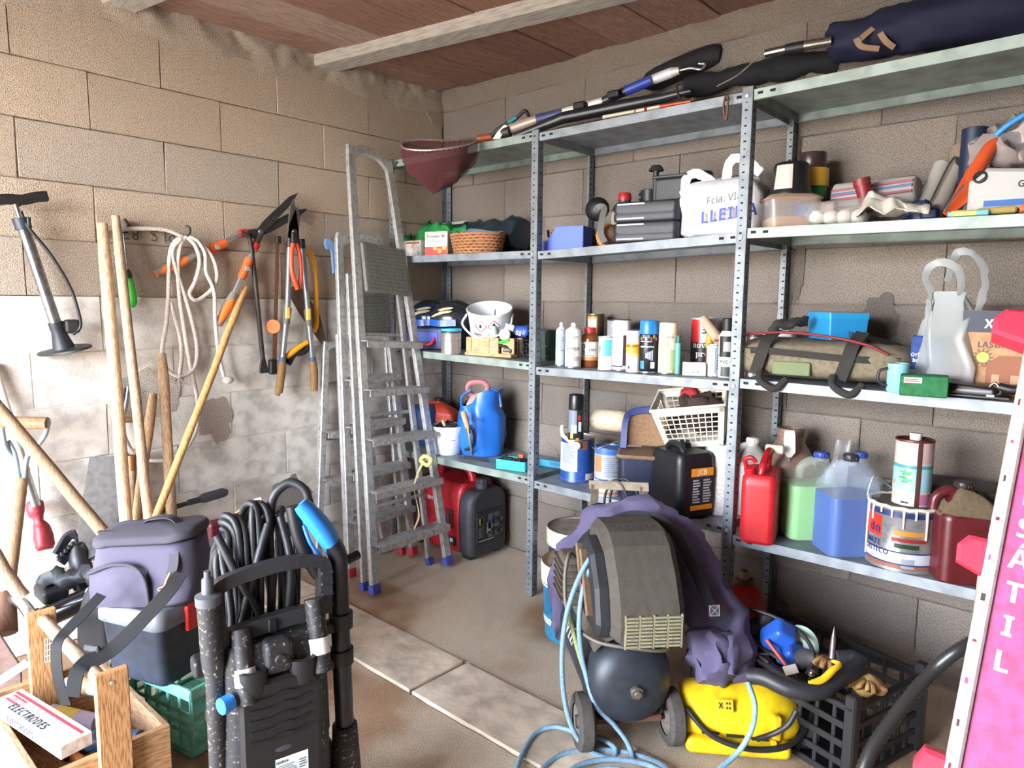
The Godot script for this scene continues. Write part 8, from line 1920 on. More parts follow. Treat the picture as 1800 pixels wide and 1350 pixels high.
	t = tin("steel_tin", "bright steel tin with turquoise rim in front of the blue case", V(0.497, 1.065, 0.403), 0.099, 0.106, "#b9babb", "#3f4a50", null, 0.75)
	b = B.new(); b.lathe([Vector2(0.049, 0.108), Vector2(0.051, 0.112), Vector2(0.05, 0.12), Vector2(0.046, 0.12)], 30); pt(t, "rim", b, mt("#2fa9c9", 0.4))
	t = th("bucket", "white plastic bucket with hazard diamonds and bail handle tilted on the shelf", "bucket", V(V(0.586, 1.065, 0.240).x, 1.068, 0.22))
	t.basis = Basis(Vector3.UP, 0.66) * Basis(Vector3.RIGHT, 0.32)
	var white := mt("#dfe1e4", 0.45)
	b = B.new(); b.lathe([Vector2(0, 0.012), Vector2(0.088, 0.012), Vector2(0.09, 0.02), Vector2(0.104, 0.2), Vector2(0.11, 0.2), Vector2(0.112, 0.212), Vector2(0.109, 0.214), Vector2(0.104, 0.21), Vector2(0.102, 0.2), Vector2(0.088, 0.024), Vector2(0, 0.022)], 36, V(0, 0.02, 0)); pt(t, "body", b, white)
	b = B.new(); b.tube(sp([V(-0.112, 0.2, 0.0), V(-0.125, 0.17, 0.06), V(-0.06, 0.135, 0.125), V(0.03, 0.135, 0.13), V(0.1, 0.165, 0.08), V(0.112, 0.2, 0.0)], 6), 0.0055, 8); pt(t, "bail", b, white)
	b = B.new(); var cm := round_map(0.102, 0.02, 0.0, 0.0016)
	for x in [-0.035, 0.03]:
		for e in [[0, 1, 1, 0], [1, 0, 0, -1], [0, -1, -1, 0], [-1, 0, 0, 1]]:
			var p0: Array = cm.call(x + e[0] * 0.03, 0.155 + e[1] * 0.03); var p1: Array = cm.call(x + e[2] * 0.03, 0.155 + e[3] * 0.03)
			b.col = ink("#b0353c"); b.tube([p0[0], p1[0]], 0.0013, 4)
		block(b, cm, x - 0.006, 0.147, x + 0.006, 0.162, "#1e1d20", 2)
	lines(b, cm, -0.07, 0.12, -0.02, 0.04, "#6f7278", 6, 3); pt(t, "hazard_print", b, paint(0.5))
	b = B.new(); b.cyl(V(-0.05, 0.05, -0.03), V(-0.01, 0.16, -0.09), 0.003, 6); b.cyl(V(0.01, 0.05, -0.02), V(0.02, 0.2, -0.08), 0.003, 6); pt(t, "stirring_stick", b, mt("#33343a", 0.5))
	# mitre box of odds and ends
	t = th("mitre_box", "pale wooden mitre box filled with odds and ends", "mitre box", V(V(0.704, 1.060, 0.330).x, 1.062, 0.325), 0.12)
	var pine := wood("#d8b184", V(1, 0, 0))
	b = B.new(); b.box(V(-0.047, 0.045, 0.036), V(0.105, 0.084, 0.013), 0.002); b.box(V(-0.117, 0.045, 0.036), V(0.03, 0.084, 0.013), 0.002); b.box(V(0.032, 0.045, 0.036), V(0.05, 0.084, 0.013), 0.002); b.box(V(0.0, 0.009, 0.036), V(0.26, 0.014, 0.012), 0.001); pt(t, "front_wall", b, pine)
	b = B.new(); b.box(V(-0.0, 0.045, -0.045), V(0.27, 0.084, 0.013), 0.002); pt(t, "rear_wall", b, pine); b = B.new(); b.box(V(0.0, 0.008, 0), V(0.27, 0.016, 0.1), 0.002); pt(t, "bed", b, pine)
	b = B.new(); b.box(V(0.1, 0.045, 0.02), V(0.07, 0.084, 0.013), 0.002); pt(t, "end_wall", b, pine)
	b = B.new(); b.cyl(V(0.08, 0.03, 0.03), V(0.125, 0.034, 0.03), 0.008, 8); b.box(V(0.1, 0.035, 0.032), V(0.03, 0.016, 0.014), 0.002); pt(t, "clamp_screw", b, mt("#8d8880", 0.35, 0.8))
	var bx: float = t.position.x
	t = th("tissue_pack", "white wrapper with slanting blue marks standing in the mitre box", "wrapper", V(bx - 0.075, 1.08, 0.32), 0.15)
	b = B.new(); b.rbox(V(0, 0.06, 0), V(0.09, 0.11, 0.04), 0.012); crumple(b, 0.008, 25.0); pt(t, "wrapper", b, mt("#e2e2e2", 0.7)); b = B.new()
	for k in 8: block(b, flat(V(-0.03 + (k % 3) * 0.025, 0.03 + (k / 3) * 0.03, 0.025), V(0.8, 0.55, 0), V(-0.55, 0.8, 0), 0.001), 0.0, 0.0, 0.018, 0.003, "#5a7fb4")
	pt(t, "print", b, paint(0.6))
	t = th("spray_trigger", "clear green spray bottle standing in the mitre box", "bottle", V(bx - 0.005, 1.078, 0.315)); b = B.new(); b.loft([rr(0.045, 0.035, 0.012, 0), rr(0.05, 0.04, 0.014, 0.05), rr(0.035, 0.03, 0.012, 0.1), rr(0.018, 0.018, 0.008, 0.125)]); pt(t, "bottle", b, mt("#9fb8a4", 0.3)); b = B.new(); b.rbox(V(-0.012, 0.135, 0), V(0.035, 0.03, 0.02), 0.006); pt(t, "trigger_head", b, mt("#20303c", 0.5))
	t = th("glue_bottle", "dark bottle lying with its round white cap towards the door", "bottle", V(bx + 0.062, 1.135, 0.30), 0.5); b = B.new(); b.cyl(V(0, 0.02, -0.09), V(0, 0.03, 0.03), 0.027, 18); pt(t, "bottle", b, mt("#2b2f34", 0.4)); b = B.new(); b.xf = Transform3D(B.facing(V(0, 0.1, 1).normalized()), V(0, 0.03, 0.03)); b.lathe([Vector2(0, 0.0), Vector2(0.026, 0), Vector2(0.0265, 0.018), Vector2(0.022, 0.022), Vector2(0.01, 0.021), Vector2(0.008, 0.018), Vector2(0, 0.018)], 20); pt(t, "cap", b, mt("#e3e1dc", 0.45))
	t = th("pliers", "bright green handled pliers lying across the mitre box", "pliers", V(bx + 0.055, 1.12, 0.345), 0.1); b = B.new(); b.tube(sp([V(-0.06, -0.02, 0), V(-0.02, 0.0, 0.005), V(0.03, 0.015, 0.0), V(0.06, 0.022, 0)], 5), 0.008, 8); pt(t, "handle", b, mt("#3fbf3a", 0.4)); b = B.new(); b.tube(sp([V(0.0, -0.005, 0.005), V(0.04, -0.01, 0.0), V(0.07, -0.035, 0)], 4), 0.0075, 8); pt(t, "jaw", b, mt("#2a2a2c", 0.4, 0.5))
	t = th("snack_bag", "blue and white printed plastic packet at the shelf post", "packet", V(V(0.798, 1.140, 0.260).x, 1.145, 0.255), 0.3); b = B.new(); b.rbox(V(0, 0.035, 0), V(0.115, 0.055, 0.06), 0.02); crumple(b, 0.014, 18.0); pt(t, "packet", b, mt("#2c4fa0", 0.4)); b = B.new(); var pm := flat(V(-0.01, 0.04, 0.036), V(1, -0.25, 0).normalized(), V(0.25, 1, 0).normalized(), 0.001); block(b, pm, -0.045, -0.006, 0.0, 0.022, "#d8dde6"); b.col = ink("#f0f0f2"); b.text("SS", 0.02, func(x, yy): return pm.call(x + 0.03, yy - 0.006), "Droid Sans", 700); pt(t, "print", b, paint(0.4))
	t = th("wire_basket", "dark wire basket beside the mitre box and shelf post", "basket", V(V(0.859, 1.060, 0.300).x, 1.058, 0.25))
	b = B.new()
	for q in [[V(-0.055, 0, 0.06), V(1, 0, 0), 0.11, 6], [V(0.055, 0, 0.06), V(0, 0, -1), 0.12, 6], [V(-0.055, 0, -0.06), V(0, 0, 1), 0.12, 6]]: lattice(b, q[0], q[1], V(0, 1, 0), q[2], 0.085, q[3], 5, 0.003, 0.003)
	b.box(V(0, 0.003, 0), V(0.11, 0.003, 0.12), 0.001); pt(t, "wire", b, mt("#2b2f33", 0.5)).set_meta("kind", "stuff")
	# lower corner shelf
	y = 0.542
	t = th("barrel", "small dark blue plastic drum behind the step ladders", "drum", V(V(0.087, 0.540, 0.220).x, y, 0.22)); b = B.new(); b.lathe([Vector2(0, 0), Vector2(0.07, 0), Vector2(0.075, 0.01), Vector2(0.075, 0.18), Vector2(0.06, 0.21), Vector2(0, 0.215)], 24); pt(t, "body", b, mt("#27508f", 0.4))
	t = jug("jerrycan", "orange red fuel can with dark cap on the low corner shelf", V(V(0.170, 0.540, 0.140).x, y, 0.14), 0.4, 0.14, 0.11, 0.25, 0.0, "", mt("#c2402a", 0.45, 0, "dust", 4.0), "#2c2422", -0.8)
	t = th("plant_pot", "white plastic pot holding dark odds and ends", "pot", V(0.375, 0.542, 0.311)); b = B.new(); b.lathe([Vector2(0, 0), Vector2(0.062, 0), Vector2(0.066, 0.006), Vector2(0.083, 0.128), Vector2(0.087, 0.13), Vector2(0.088, 0.145), Vector2(0.084, 0.147), Vector2(0.08, 0.135), Vector2(0.06, 0.09), Vector2(0, 0.09)], 32); pt(t, "pot", b, mt("#dfe3e8", 0.4)); b = B.new(); b.ball(V(0, 0.12, 0), V(0.07, 0.03, 0.07), 10); crumple(b, 0.03, 22.0); pt(t, "contents", b, mt("#2d2928", 0.7)); b = B.new(); b.col = ink("#4d7a80"); var pm2 := round_map(0.078, 0.0, fa(t.position) + 0.2, 0.003); block(b, pm2, 0.0, 0.078, 0.02, 0.081, "#4d7a80", 3); pt(t, "mark", b, paint(0.5))
	b = B.new(); b.cyl(V(0.0, 0.12, 0.01), V(-0.01, 0.175, 0.03), 0.008, 8); pt(t, "wooden_peg", b, mt("#c9b59a", 0.7)); b = B.new(); b.tube([V(0.01, 0.14, 0.03), V(0.07, 0.135, 0.02), V(0.08, 0.15, -0.02)], 0.006, 6); pt(t, "steel_clip", b, mt("#8f9296", 0.3, 0.8))
	t = th("jug", "dusty pink plastic jug standing inside the blue dry bag", "jug", V(V(0.509, 0.540, 0.200).x, y + 0.01, 0.19), 0.5); b = B.new(); b.loft([rr(0.15, 0.13, 0.03, 0), rr(0.16, 0.14, 0.035, 0.01), rr(0.16, 0.14, 0.035, 0.26), rr(0.12, 0.1, 0.03, 0.3), rr(0.06, 0.06, 0.02, 0.315)]); pt(t, "body", b, mt("#c49a92", 0.6, 0, "dust", 4.0)); b = B.new(); b.sweep(sp([V(-0.05, 0.295, 0.02), V(-0.075, 0.33, 0.03), V(-0.06, 0.365, 0.03), V(0.0, 0.37, 0.02), V(0.025, 0.345, 0.015), V(0.01, 0.305, 0.01)], 4), [Vector2(-0.012, -0.014), Vector2(0.012, -0.014), Vector2(0.012, 0.014), Vector2(-0.012, 0.014)], 1.0, false, true, true, V(0.3, 0, 1)); pt(t, "handle", b, mt("#a86a6e", 0.55))
	var jx: float = t.position.x
	t = th("dry_bag", "shiny blue roll-top dry bag lettered BAG on the low corner shelf", "bag", V(jx, y, 0.20), 0.5)
	b = B.new(); var rings := []
	for q in [[0.0, 0.9, 0.0], [0.012, 1.0, 0.0], [0.1, 1.05, 0.0], [0.2, 1.02, 0.0], [0.25, 0.96, 0.0]]:
		rings.append(oval(0.225 * q[1], 0.19 * q[1], q[0], 26))
	var lip := []
	for j in 26:
		var a := TAU * j / 26
		lip.append(V(cos(a) * 0.1, 0.255 + 0.085 * smoothstep(-0.3, 0.9, cos(a - 0.35)) - 0.012 * sin(a * 3.0), sin(a) * 0.078))
	rings.append(lip)
	b.loft(rings, false); b.warp(func(p): return p + V(nz(p, 9.0), 0.4 * nz(p + V(3, 0, 0), 9.0), nz(p + V(0, 5, 0), 9.0)) * 0.028 * smoothstep(0.0, 0.05, p.y) + V(nz(p, 24.0), 0, nz(p + V(7, 0, 0), 24.0)) * 0.014); pt(t, "sack", b, mt("#2468bf", 0.3))
	b = B.new(); b.tube(sp([V(-0.1, 0.24, 0.03), V(-0.09, 0.3, 0.05), V(-0.04, 0.335, 0.055)], 5), 0.007, 6); b.tube(sp([V(0.03, 0.34, 0.0), V(0.09, 0.32, 0.02), V(0.108, 0.25, 0.03)], 5), 0.008, 6); pt(t, "cord", b, mt("#2a62ad", 0.4))
	b = B.new(); b.col = ink("#16315f"); var dm := func(x: float, yy: float): return [V(sin(x / 0.112) * 0.135, yy, cos(x / 0.112) * 0.121), V(sin(x / 0.112), 0, cos(x / 0.112))]
	b.text("SAND BAG", 0.021, func(x, yy): return dm.call(x - 0.03, yy + 0.195), "Droid Sans", 400); pt(t, "lettering", b, paint(0.4), "dark lettering on the bag")
	b = B.new()
	var arc := []
	for k in 13: arc.append(dm.call(-0.055 + 0.045 * cos(-1.4 + k * 0.23), 0.1 + 0.06 * sin(-1.6 + k * 0.27))[0])
	b.tube(arc, 0.008, 6); pt(t, "emblem", b, mt("#14233f", 0.4))
	# trowel
	t = th("pointing_trowel", "wood handled trowel stuck with mortar standing on its blade", "trowel", V(0.562, 0.540, 0.290)); b = B.new(); b.tube(sp([V(0.536, 0.780, 0.360), V(0.557, 0.744, 0.365), V(0.582, 0.702, 0.370)], 4), [0.013, 0.0145, 0.015, 0.0145, 0.014, 0.0135, 0.013, 0.012, 0.011], 12); pw(t, "handle", b, wood("#c9a77e")); b = B.new(); b.cyl(V(0.582, 0.708, 0.370), V(0.588, 0.681, 0.372), 0.0105, 12); pw(t, "ferrule", b, mt("#8a6a4a", 0.4, 0.6)); b = B.new(); b.tube([V(0.588, 0.687, 0.372), V(0.603, 0.633, 0.375), V(0.522, 0.550, 0.283)], 0.006, 8); pw(t, "tang", b, mt("#a59a88", 0.6, 0.3, "blotch", 9.0)); b = B.new(); var c0 := V(0.521, 0.545, 0.361); var c1 := V(0.485, 0.545, 0.213); var c2 := V(0.673, 0.545, 0.316); b.face([c0, c1, c2], V(0, 1, 0)); b.face([c0 - V(0, 0.003, 0), c1 - V(0, 0.003, 0), c2 - V(0, 0.003, 0)], V(0, -1, 0)); b.tube([c0, c1, c2], 0.002, 5, true); pw(t, "blade", b, mt("#7d6f62", 0.7, 0.4, "blotch", 8.0))
	t = th("screw_tray", "turquoise plastic tray full of loose screws on the low shelf", "tray", V(V(0.855, 0.540, 0.340).x, 0.545, 0.335), 0.25); var aqua := mt("#2bb3c6", 0.4); b = B.new()
	b.box(V(0, 0.003, 0), V(0.15, 0.006, 0.09), 0.002)
	for s in [-1.0, 1.0]: b.box(V(0, 0.024, s * 0.043), V(0.15, 0.044, 0.005), 0.002); b.box(V(s * 0.074, 0.024, 0), V(0.005, 0.044, 0.086), 0.002)
	pt(t, "tray", b, aqua); b = B.new()
	for k in 110: b.cyl(V(rnd(-0.065, 0.065), rnd(0.03, 0.052), rnd(-0.035, 0.035)), V(rnd(-0.065, 0.065), rnd(0.03, 0.052), rnd(-0.035, 0.035)).lerp(V(0, 0.04, 0), 0.0), 0.0022, 5) if k % 5 == 0 else b.ball(V(rnd(-0.066, 0.066), rnd(0.025, 0.05), rnd(-0.036, 0.036)), V(0.006, 0.005, 0.006), 3)
	pt(t, "screws", b, mt("#4b4844", 0.35, 0.8)).set_meta("kind", "stuff")
	b = B.new(); b.rbox(V(0.02, 0.055, -0.03), V(0.03, 0.02, 0.02), 0.006); pt(t, "orange_bit", b, mt("#b0552e", 0.6))

func side_upper() -> void:
	var b: B
	var y := 1.568
	var t := th("food_tub", "clear plastic food tub holding orange powder under the black cup", "tub", V(V(2.034, 1.570, 0.260).x, y, 0.26), 0.6)
	b = B.new(); b.loft([rr(0.15, 0.15, 0.03, 0.0), rr(0.16, 0.16, 0.03, 0.01), rr(0.175, 0.175, 0.03, 0.095)]); pt(t, "tub", b, glass("#cfc6bf", 0.35, 0.2)); b = B.new(); b.loft([rr(0.146, 0.146, 0.028, 0.004), rr(0.155, 0.155, 0.028, 0.035), rr(0.1, 0.1, 0.02, 0.042)]); pt(t, "powder", b, mt("#b98a5c", 0.9)); b = B.new(); b.loft([rr(0.185, 0.185, 0.03, 0.094), rr(0.185, 0.185, 0.03, 0.1), rr(0.15, 0.15, 0.03, 0.112), rr(0.14, 0.14, 0.03, 0.113)]); pt(t, "lid", b, mt("#a0826c", 0.8))
	t = th("paper_cup", "inverted black and white cup standing on the food tub", "cup", V(t.position.x, y + 0.114, 0.26)); b = B.new(); b.lathe([Vector2(0, 0), Vector2(0.072, 0), Vector2(0.073, 0.008), Vector2(0.066, 0.02), Vector2(0.057, 0.105), Vector2(0.05, 0.112), Vector2(0, 0.112)], 30); pt(t, "cup", b, mt("#1c1c1e", 0.35)); b = B.new(); var qm := func(x: float, yy: float): return [V(sin(x + 0.35) * (0.0672 - (yy - 0.02) * 0.106 + 0.0006), yy, cos(x + 0.35) * (0.0672 - (yy - 0.02) * 0.106 + 0.0006)), V(sin(x + 0.35), 0.1, cos(x + 0.35))]
	block(b, qm, -0.85, 0.02, 0.1, 0.1, "#b9b4ab", 10); pt(t, "white_panel", b, paint(0.4))
	# rolls of tape, one on another
	var tx: float = V(2.060, 1.570, 0.140).x
	for q in [[0.0, 0.105, 0.054, "#2a63ae", "blue tape roll, lowest of the tall tape stack"], [0.106, 0.05, 0.054, "#0e6b33", "green tape roll third from the top of the stack"], [0.157, 0.062, 0.058, "#d9a83e", "yellow tape roll second from the top of the stack"], [0.22, 0.055, 0.047, "#3a2a28", "dark brown tape roll on top of the tape stack"]]:
		t = th("tape_roll", q[4], "tape", V(tx, y + q[0], 0.14), 0, "stacked rolls of tape"); b = B.new(); var r: float = q[2]; b.lathe([Vector2(r * 0.68, 0), Vector2(r * 0.97, 0), Vector2(r, 0.003), Vector2(r, q[1] - 0.003), Vector2(r * 0.97, q[1]), Vector2(r * 0.68, q[1])], 30); pt(t, "tape", b, mt(q[3], 0.3)); b = B.new(); b.lathe([Vector2(r * 0.69, 0), Vector2(r * 0.69, q[1])], 24); b.lathe([Vector2(r * 0.62, q[1]), Vector2(r * 0.62, 0)], 24); pt(t, "core", b, mt("#a89072", 0.8))
	t = th("roller_sleeve", "fluffy paint roller sleeve with red and blue stripes in clear wrap", "roller sleeve", V(V(2.278, 1.570, 0.180).x, y, 0.17), -0.1); b = B.new(); b.tube([V(-0.13, 0.115, 0), V(-0.125, 0.115, 0), V(0.12, 0.115, 0), V(0.13, 0.115, 0)], [0.032, 0.042, 0.042, 0.032], 18); b.warp(func(p): return p + V(0, nz(p, 60.0), nz(p + V(5, 0, 0), 60.0)) * 0.004); pt(t, "sleeve", b, mt("#b9b3ac", 0.95, 0, "weave", 12.0)); b = B.new()
	for k in 3: b.tube([V(-0.125, 0.13 - k * 0.016, 0.039 + 0.002 * k), V(0.125, 0.138 - k * 0.016, 0.037 + 0.002 * k)], 0.0045, 6)
	pt(t, "stripe", b, mt("#a0646a", 0.9)); b = B.new(); b.tube([V(-0.125, 0.116, 0.042), V(0.125, 0.124, 0.041)], 0.0045, 6); pt(t, "stripe", b, mt("#5a78a8", 0.9)); b = B.new(); b.rbox(V(0, 0.037, 0), V(0.24, 0.073, 0.06), 0.012); pt(t, "card_sleeve", b, mt("#8e8075", 0.8))
	t = th("pink_packet", "small pink and clear packet behind the lumpy plastic bag", "packet", V(V(2.151, 1.570, 0.220).x, y, 0.23)); b = B.new(); b.rbox(V(0, 0.045, 0), V(0.06, 0.09, 0.03), 0.01); crumple(b, 0.01, 30.0); pt(t, "packet", b, mt("#a98578", 0.5))
	t = th("egg_pack", "lumpy white contents in a clear plastic bag by the white cloth", "packet", V(V(2.216, 1.570, 0.320).x, y, 0.32), 0.2); b = B.new()
	for i in 4:
		for j in 2: b.ball(V(-0.06 + i * 0.04, 0.024, -0.02 + j * 0.04), V(0.026, 0.024, 0.026), 7)
	pt(t, "lumps", b, mt("#c9c3b9", 0.7)).set_meta("kind", "stuff"); b = B.new(); b.rbox(V(0, 0.036, 0), V(0.2, 0.072, 0.11), 0.03); crumple(b, 0.02, 20.0); pt(t, "clear_bag", b, glass("#d9d6d2", 0.16, 0.1))
	t = th("cartridge_nozzle", "dark red open tube rising out of the white cloth", "nozzle", V(V(2.286, 1.570, 0.270).x, y + 0.06, 0.27)); b = B.new(); b.xf = Transform3D(B.facing(V(-0.25, 1, 0.1).normalized()), Vector3()); b.lathe([Vector2(0.02, -0.02), Vector2(0.023, 0.07), Vector2(0.026, 0.07), Vector2(0.026, 0.09), Vector2(0.02, 0.09), Vector2(0.018, 0.05), Vector2(0, 0.05)], 18); pt(t, "tube", b, mt("#7a2024", 0.45))
	t = th("white_cloth", "crumpled white cotton cloth draped at the shelf edge", "cloth", V(V(2.370, 1.570, 0.350).x, y, 0.33), 0.2); b = B.new(); b.grid(26, 18, func(u: float, v: float):
		var q := V(u, v, 0)
		return V(lerp(-0.09, 0.1, u), max(0.003, (0.1 * (1.0 - u * 0.75) * sin(PI * clampf(v * 0.8 + 0.1, 0.0, 1.0)) + 0.022 * nz(q, 2.2) + 0.005 * nz(q, 6.0)) * smoothstep(-0.05, 0.2, u) + 0.01), lerp(-0.07, 0.075, v) + 0.02 * nz(q + V(3, 0, 0), 3.0)), 0.004); pt(t, "cloth", b, mt("#bfb9ad", 0.9))
	t = th("blue_clamp", "dark blue plastic clamp beside the white cloth", "clamp", V(V(2.435, 1.560, 0.250).x, 1.564, 0.25)); b = B.new(); b.rbox(V(0, 0.035, 0), V(0.05, 0.07, 0.05), 0.012); b.rbox(V(0.03, 0.025, 0.03), V(0.05, 0.035, 0.03), 0.01); b.cyl(V(-0.05, 0.02, 0.0), V(0.02, 0.06, 0.02), 0.014, 10); pt(t, "body", b, mt("#1c2f5c", 0.45))
	t = th("paint_roller", "grey paint roller pair leaning on the wall with wire frame", "paint roller", V(V(2.437, 1.560, 0.160).x, 1.564, 0.14))
	for k in 2:
		b = B.new(); b.tube([V(-0.03 + k * 0.045, 0.024, 0.03), V(-0.027 + k * 0.045, 0.03, 0.027), V(0.01 + k * 0.045, 0.2, -0.06), V(0.012 + k * 0.045, 0.206, -0.063)], [0.016, 0.024, 0.024, 0.016], 16); pt(t, "sleeve", b, mt(["#a39e97", "#8f877d"][k], 0.95))
	b = B.new(); b.tube(sp([V(0.0, 0.05, 0.05), V(0.035, 0.18, -0.01), V(0.05, 0.215, -0.03), V(0.06, 0.19, -0.02), V(0.09, 0.17, 0.0), V(0.12, 0.1, 0.05), V(0.09, 0.02, 0.1)], 5), 0.003, 6); pt(t, "frame", b, mt("#6b6a68", 0.35, 0.8))
	t = th("sponge_roller", "speckled beige foam roller end behind the dark blue tube", "roller", V(V(2.478, 1.560, 0.080).x + 0.015, 1.564, 0.075)); b = B.new(); b.tube([V(0, 0.004, 0.02), V(0, 0.012, 0.02), V(0, 0.25, -0.02), V(0, 0.262, -0.02)], [0.026, 0.032, 0.034, 0.02], 16); pt(t, "foam", b, mt("#94806c", 0.95, 0, "speck", 5.0))
	t = th("cardboard_tube", "dark blue tube standing upright behind the orange sealant gun", "tube", V(V(2.538, 1.560, 0.140).x, 1.564, 0.13)); b = B.new(); b.lathe([Vector2(0.0, 0.0), Vector2(0.035, 0.0), Vector2(0.035, 0.29), Vector2(0.03, 0.292), Vector2(0.03, 0.2), Vector2(0, 0.2)], 22); pt(t, "tube", b, mt("#18263f", 0.5))
	t = th("sealant_gun", "orange sealant gun leaning diagonally on the shelf", "sealant gun", V(2.527, 1.575, 0.370)); b = B.new(); b.tube(sp([V(2.615, 1.790, 0.220), V(2.599, 1.776, 0.240), V(2.579, 1.723, 0.270), V(2.560, 1.673, 0.300)], 5), [0.012, 0.015, 0.017, 0.0175, 0.018, 0.0185, 0.019, 0.019, 0.02, 0.02, 0.0205, 0.021, 0.0215, 0.022, 0.02, 0.014], 10); pw(t, "grip", b, mt("#c9532c", 0.4)); b = B.new(); b.sweep([V(2.562, 1.676, 0.300), V(2.554, 1.630, 0.330), V(2.524, 1.576, 0.370)], [Vector2(-0.02, -0.005), Vector2(0.02, -0.005), Vector2(0.02, 0.005), Vector2(-0.02, 0.005)], [1.0, 1.15, 0.5], false, true, false, V(0.3, 0, 1)); pw(t, "blade", b, mt("#c9532c", 0.4)); b = B.new(); b.tube([V(2.561, 1.657, 0.360), V(2.536, 1.615, 0.380), V(2.522, 1.584, 0.385)], 0.003, 6); pw(t, "rod", b, mt("#9a9a9a", 0.3, 0.9))
	t = th("machine_case", "grey and white machine case with a blue stripe and round vent", "machine", V(V(2.662, 1.560, 0.300).x, 1.563, 0.27), 0.12); b = B.new(); b.prism([Vector2(-0.1, 0), Vector2(0.14, 0), Vector2(0.14, 0.115), Vector2(-0.06, 0.135), Vector2(-0.1, 0.1)], 0.15, 0.01); pt(t, "case", b, mt("#b3b2ae", 0.5)); b = B.new(); var m := flat(V(0, 0, 0.075), V(1, 0, 0), V(0, 1, 0), 0.001); block(b, m, -0.062, 0.028, 0.14, 0.045, "#2d62a8"); b.col = ink("#2a2a2c"); b.text("GRUNDIG", 0.018, func(x, yy): return m.call(x + 0.07, yy + 0.085), "Droid Sans", 700); pt(t, "print", b, paint(0.5)); b = B.new(); b.xf = Transform3D(B.facing(V(-0.3, 0.35, 0.9).normalized()), V(-0.074, 0.11, 0.07)); b.lathe([Vector2(0.018, 0), Vector2(0.018, 0.006), Vector2(0.013, 0.007), Vector2(0.011, 0.002), Vector2(0, 0.002)], 18); pt(t, "vent", b, mt("#3d3d40", 0.4, 0.5))
	t = th("plastic_sack", "clear plastic sack with blue handle heaped on the machine case", "bag", V(V(2.659, 1.700, 0.170).x, 1.705, 0.16)); b = B.new(); b.ball(V(0, 0.075, 0), V(0.11, 0.085, 0.08), 14); crumple(b, 0.05, 11.0); pt(t, "sack", b, glass("#b9aaa6", 0.55, 0.25)); b = B.new(); b.tube(sp([V(-0.05, 0.1, 0.085), V(-0.02, 0.125, 0.09), V(0.03, 0.15, 0.09), V(0.1, 0.155, 0.085)], 5), 0.009, 7); b.prism([Vector2(-0.06, 0.08), Vector2(-0.01, 0.085), Vector2(0.0, 0.115), Vector2(-0.04, 0.12)], 0.012, 0.003); b.put(Transform3D(), 0); pt(t, "blue_handle", b, mt("#2f86c4", 0.4))
	t = th("sandpaper_block", "flat yellow and turquoise packet on the shelf lip by the sealant gun", "packet", V(V(2.581, 1.560, 0.370).x, 1.563, 0.37)); b = B.new(); b.box(V(0, 0.008, 0), V(0.1, 0.016, 0.05), 0.003); pt(t, "packet", b, mt("#5aa0a0", 0.5)); b = B.new(); b.box(V(-0.01, 0.0165, 0), V(0.06, 0.002, 0.048), 0.0005); b.box(V(-0.01, 0.008, 0.0255), V(0.06, 0.012, 0.001), 0.0003); pt(t, "yellow_band", b, mt("#bda94a", 0.5))
	t = th("flat_brush", "paint brush with tan bristles and orange handle lying on the shelf lip", "brush", V(V(2.676, 1.560, 0.360).x, 1.562, 0.36)); b = B.new(); b.tube([V(0.02, 0.016, 0), V(0.06, 0.016, 0), V(0.14, 0.016, 0)], [0.014, 0.011, 0.008], 10); pt(t, "handle", b, mt("#c2683a", 0.5)); b = B.new(); b.box(V(-0.03, 0.014, 0), V(0.09, 0.018, 0.045), 0.004); pt(t, "bristles", b, mt("#a08a4e", 0.9))

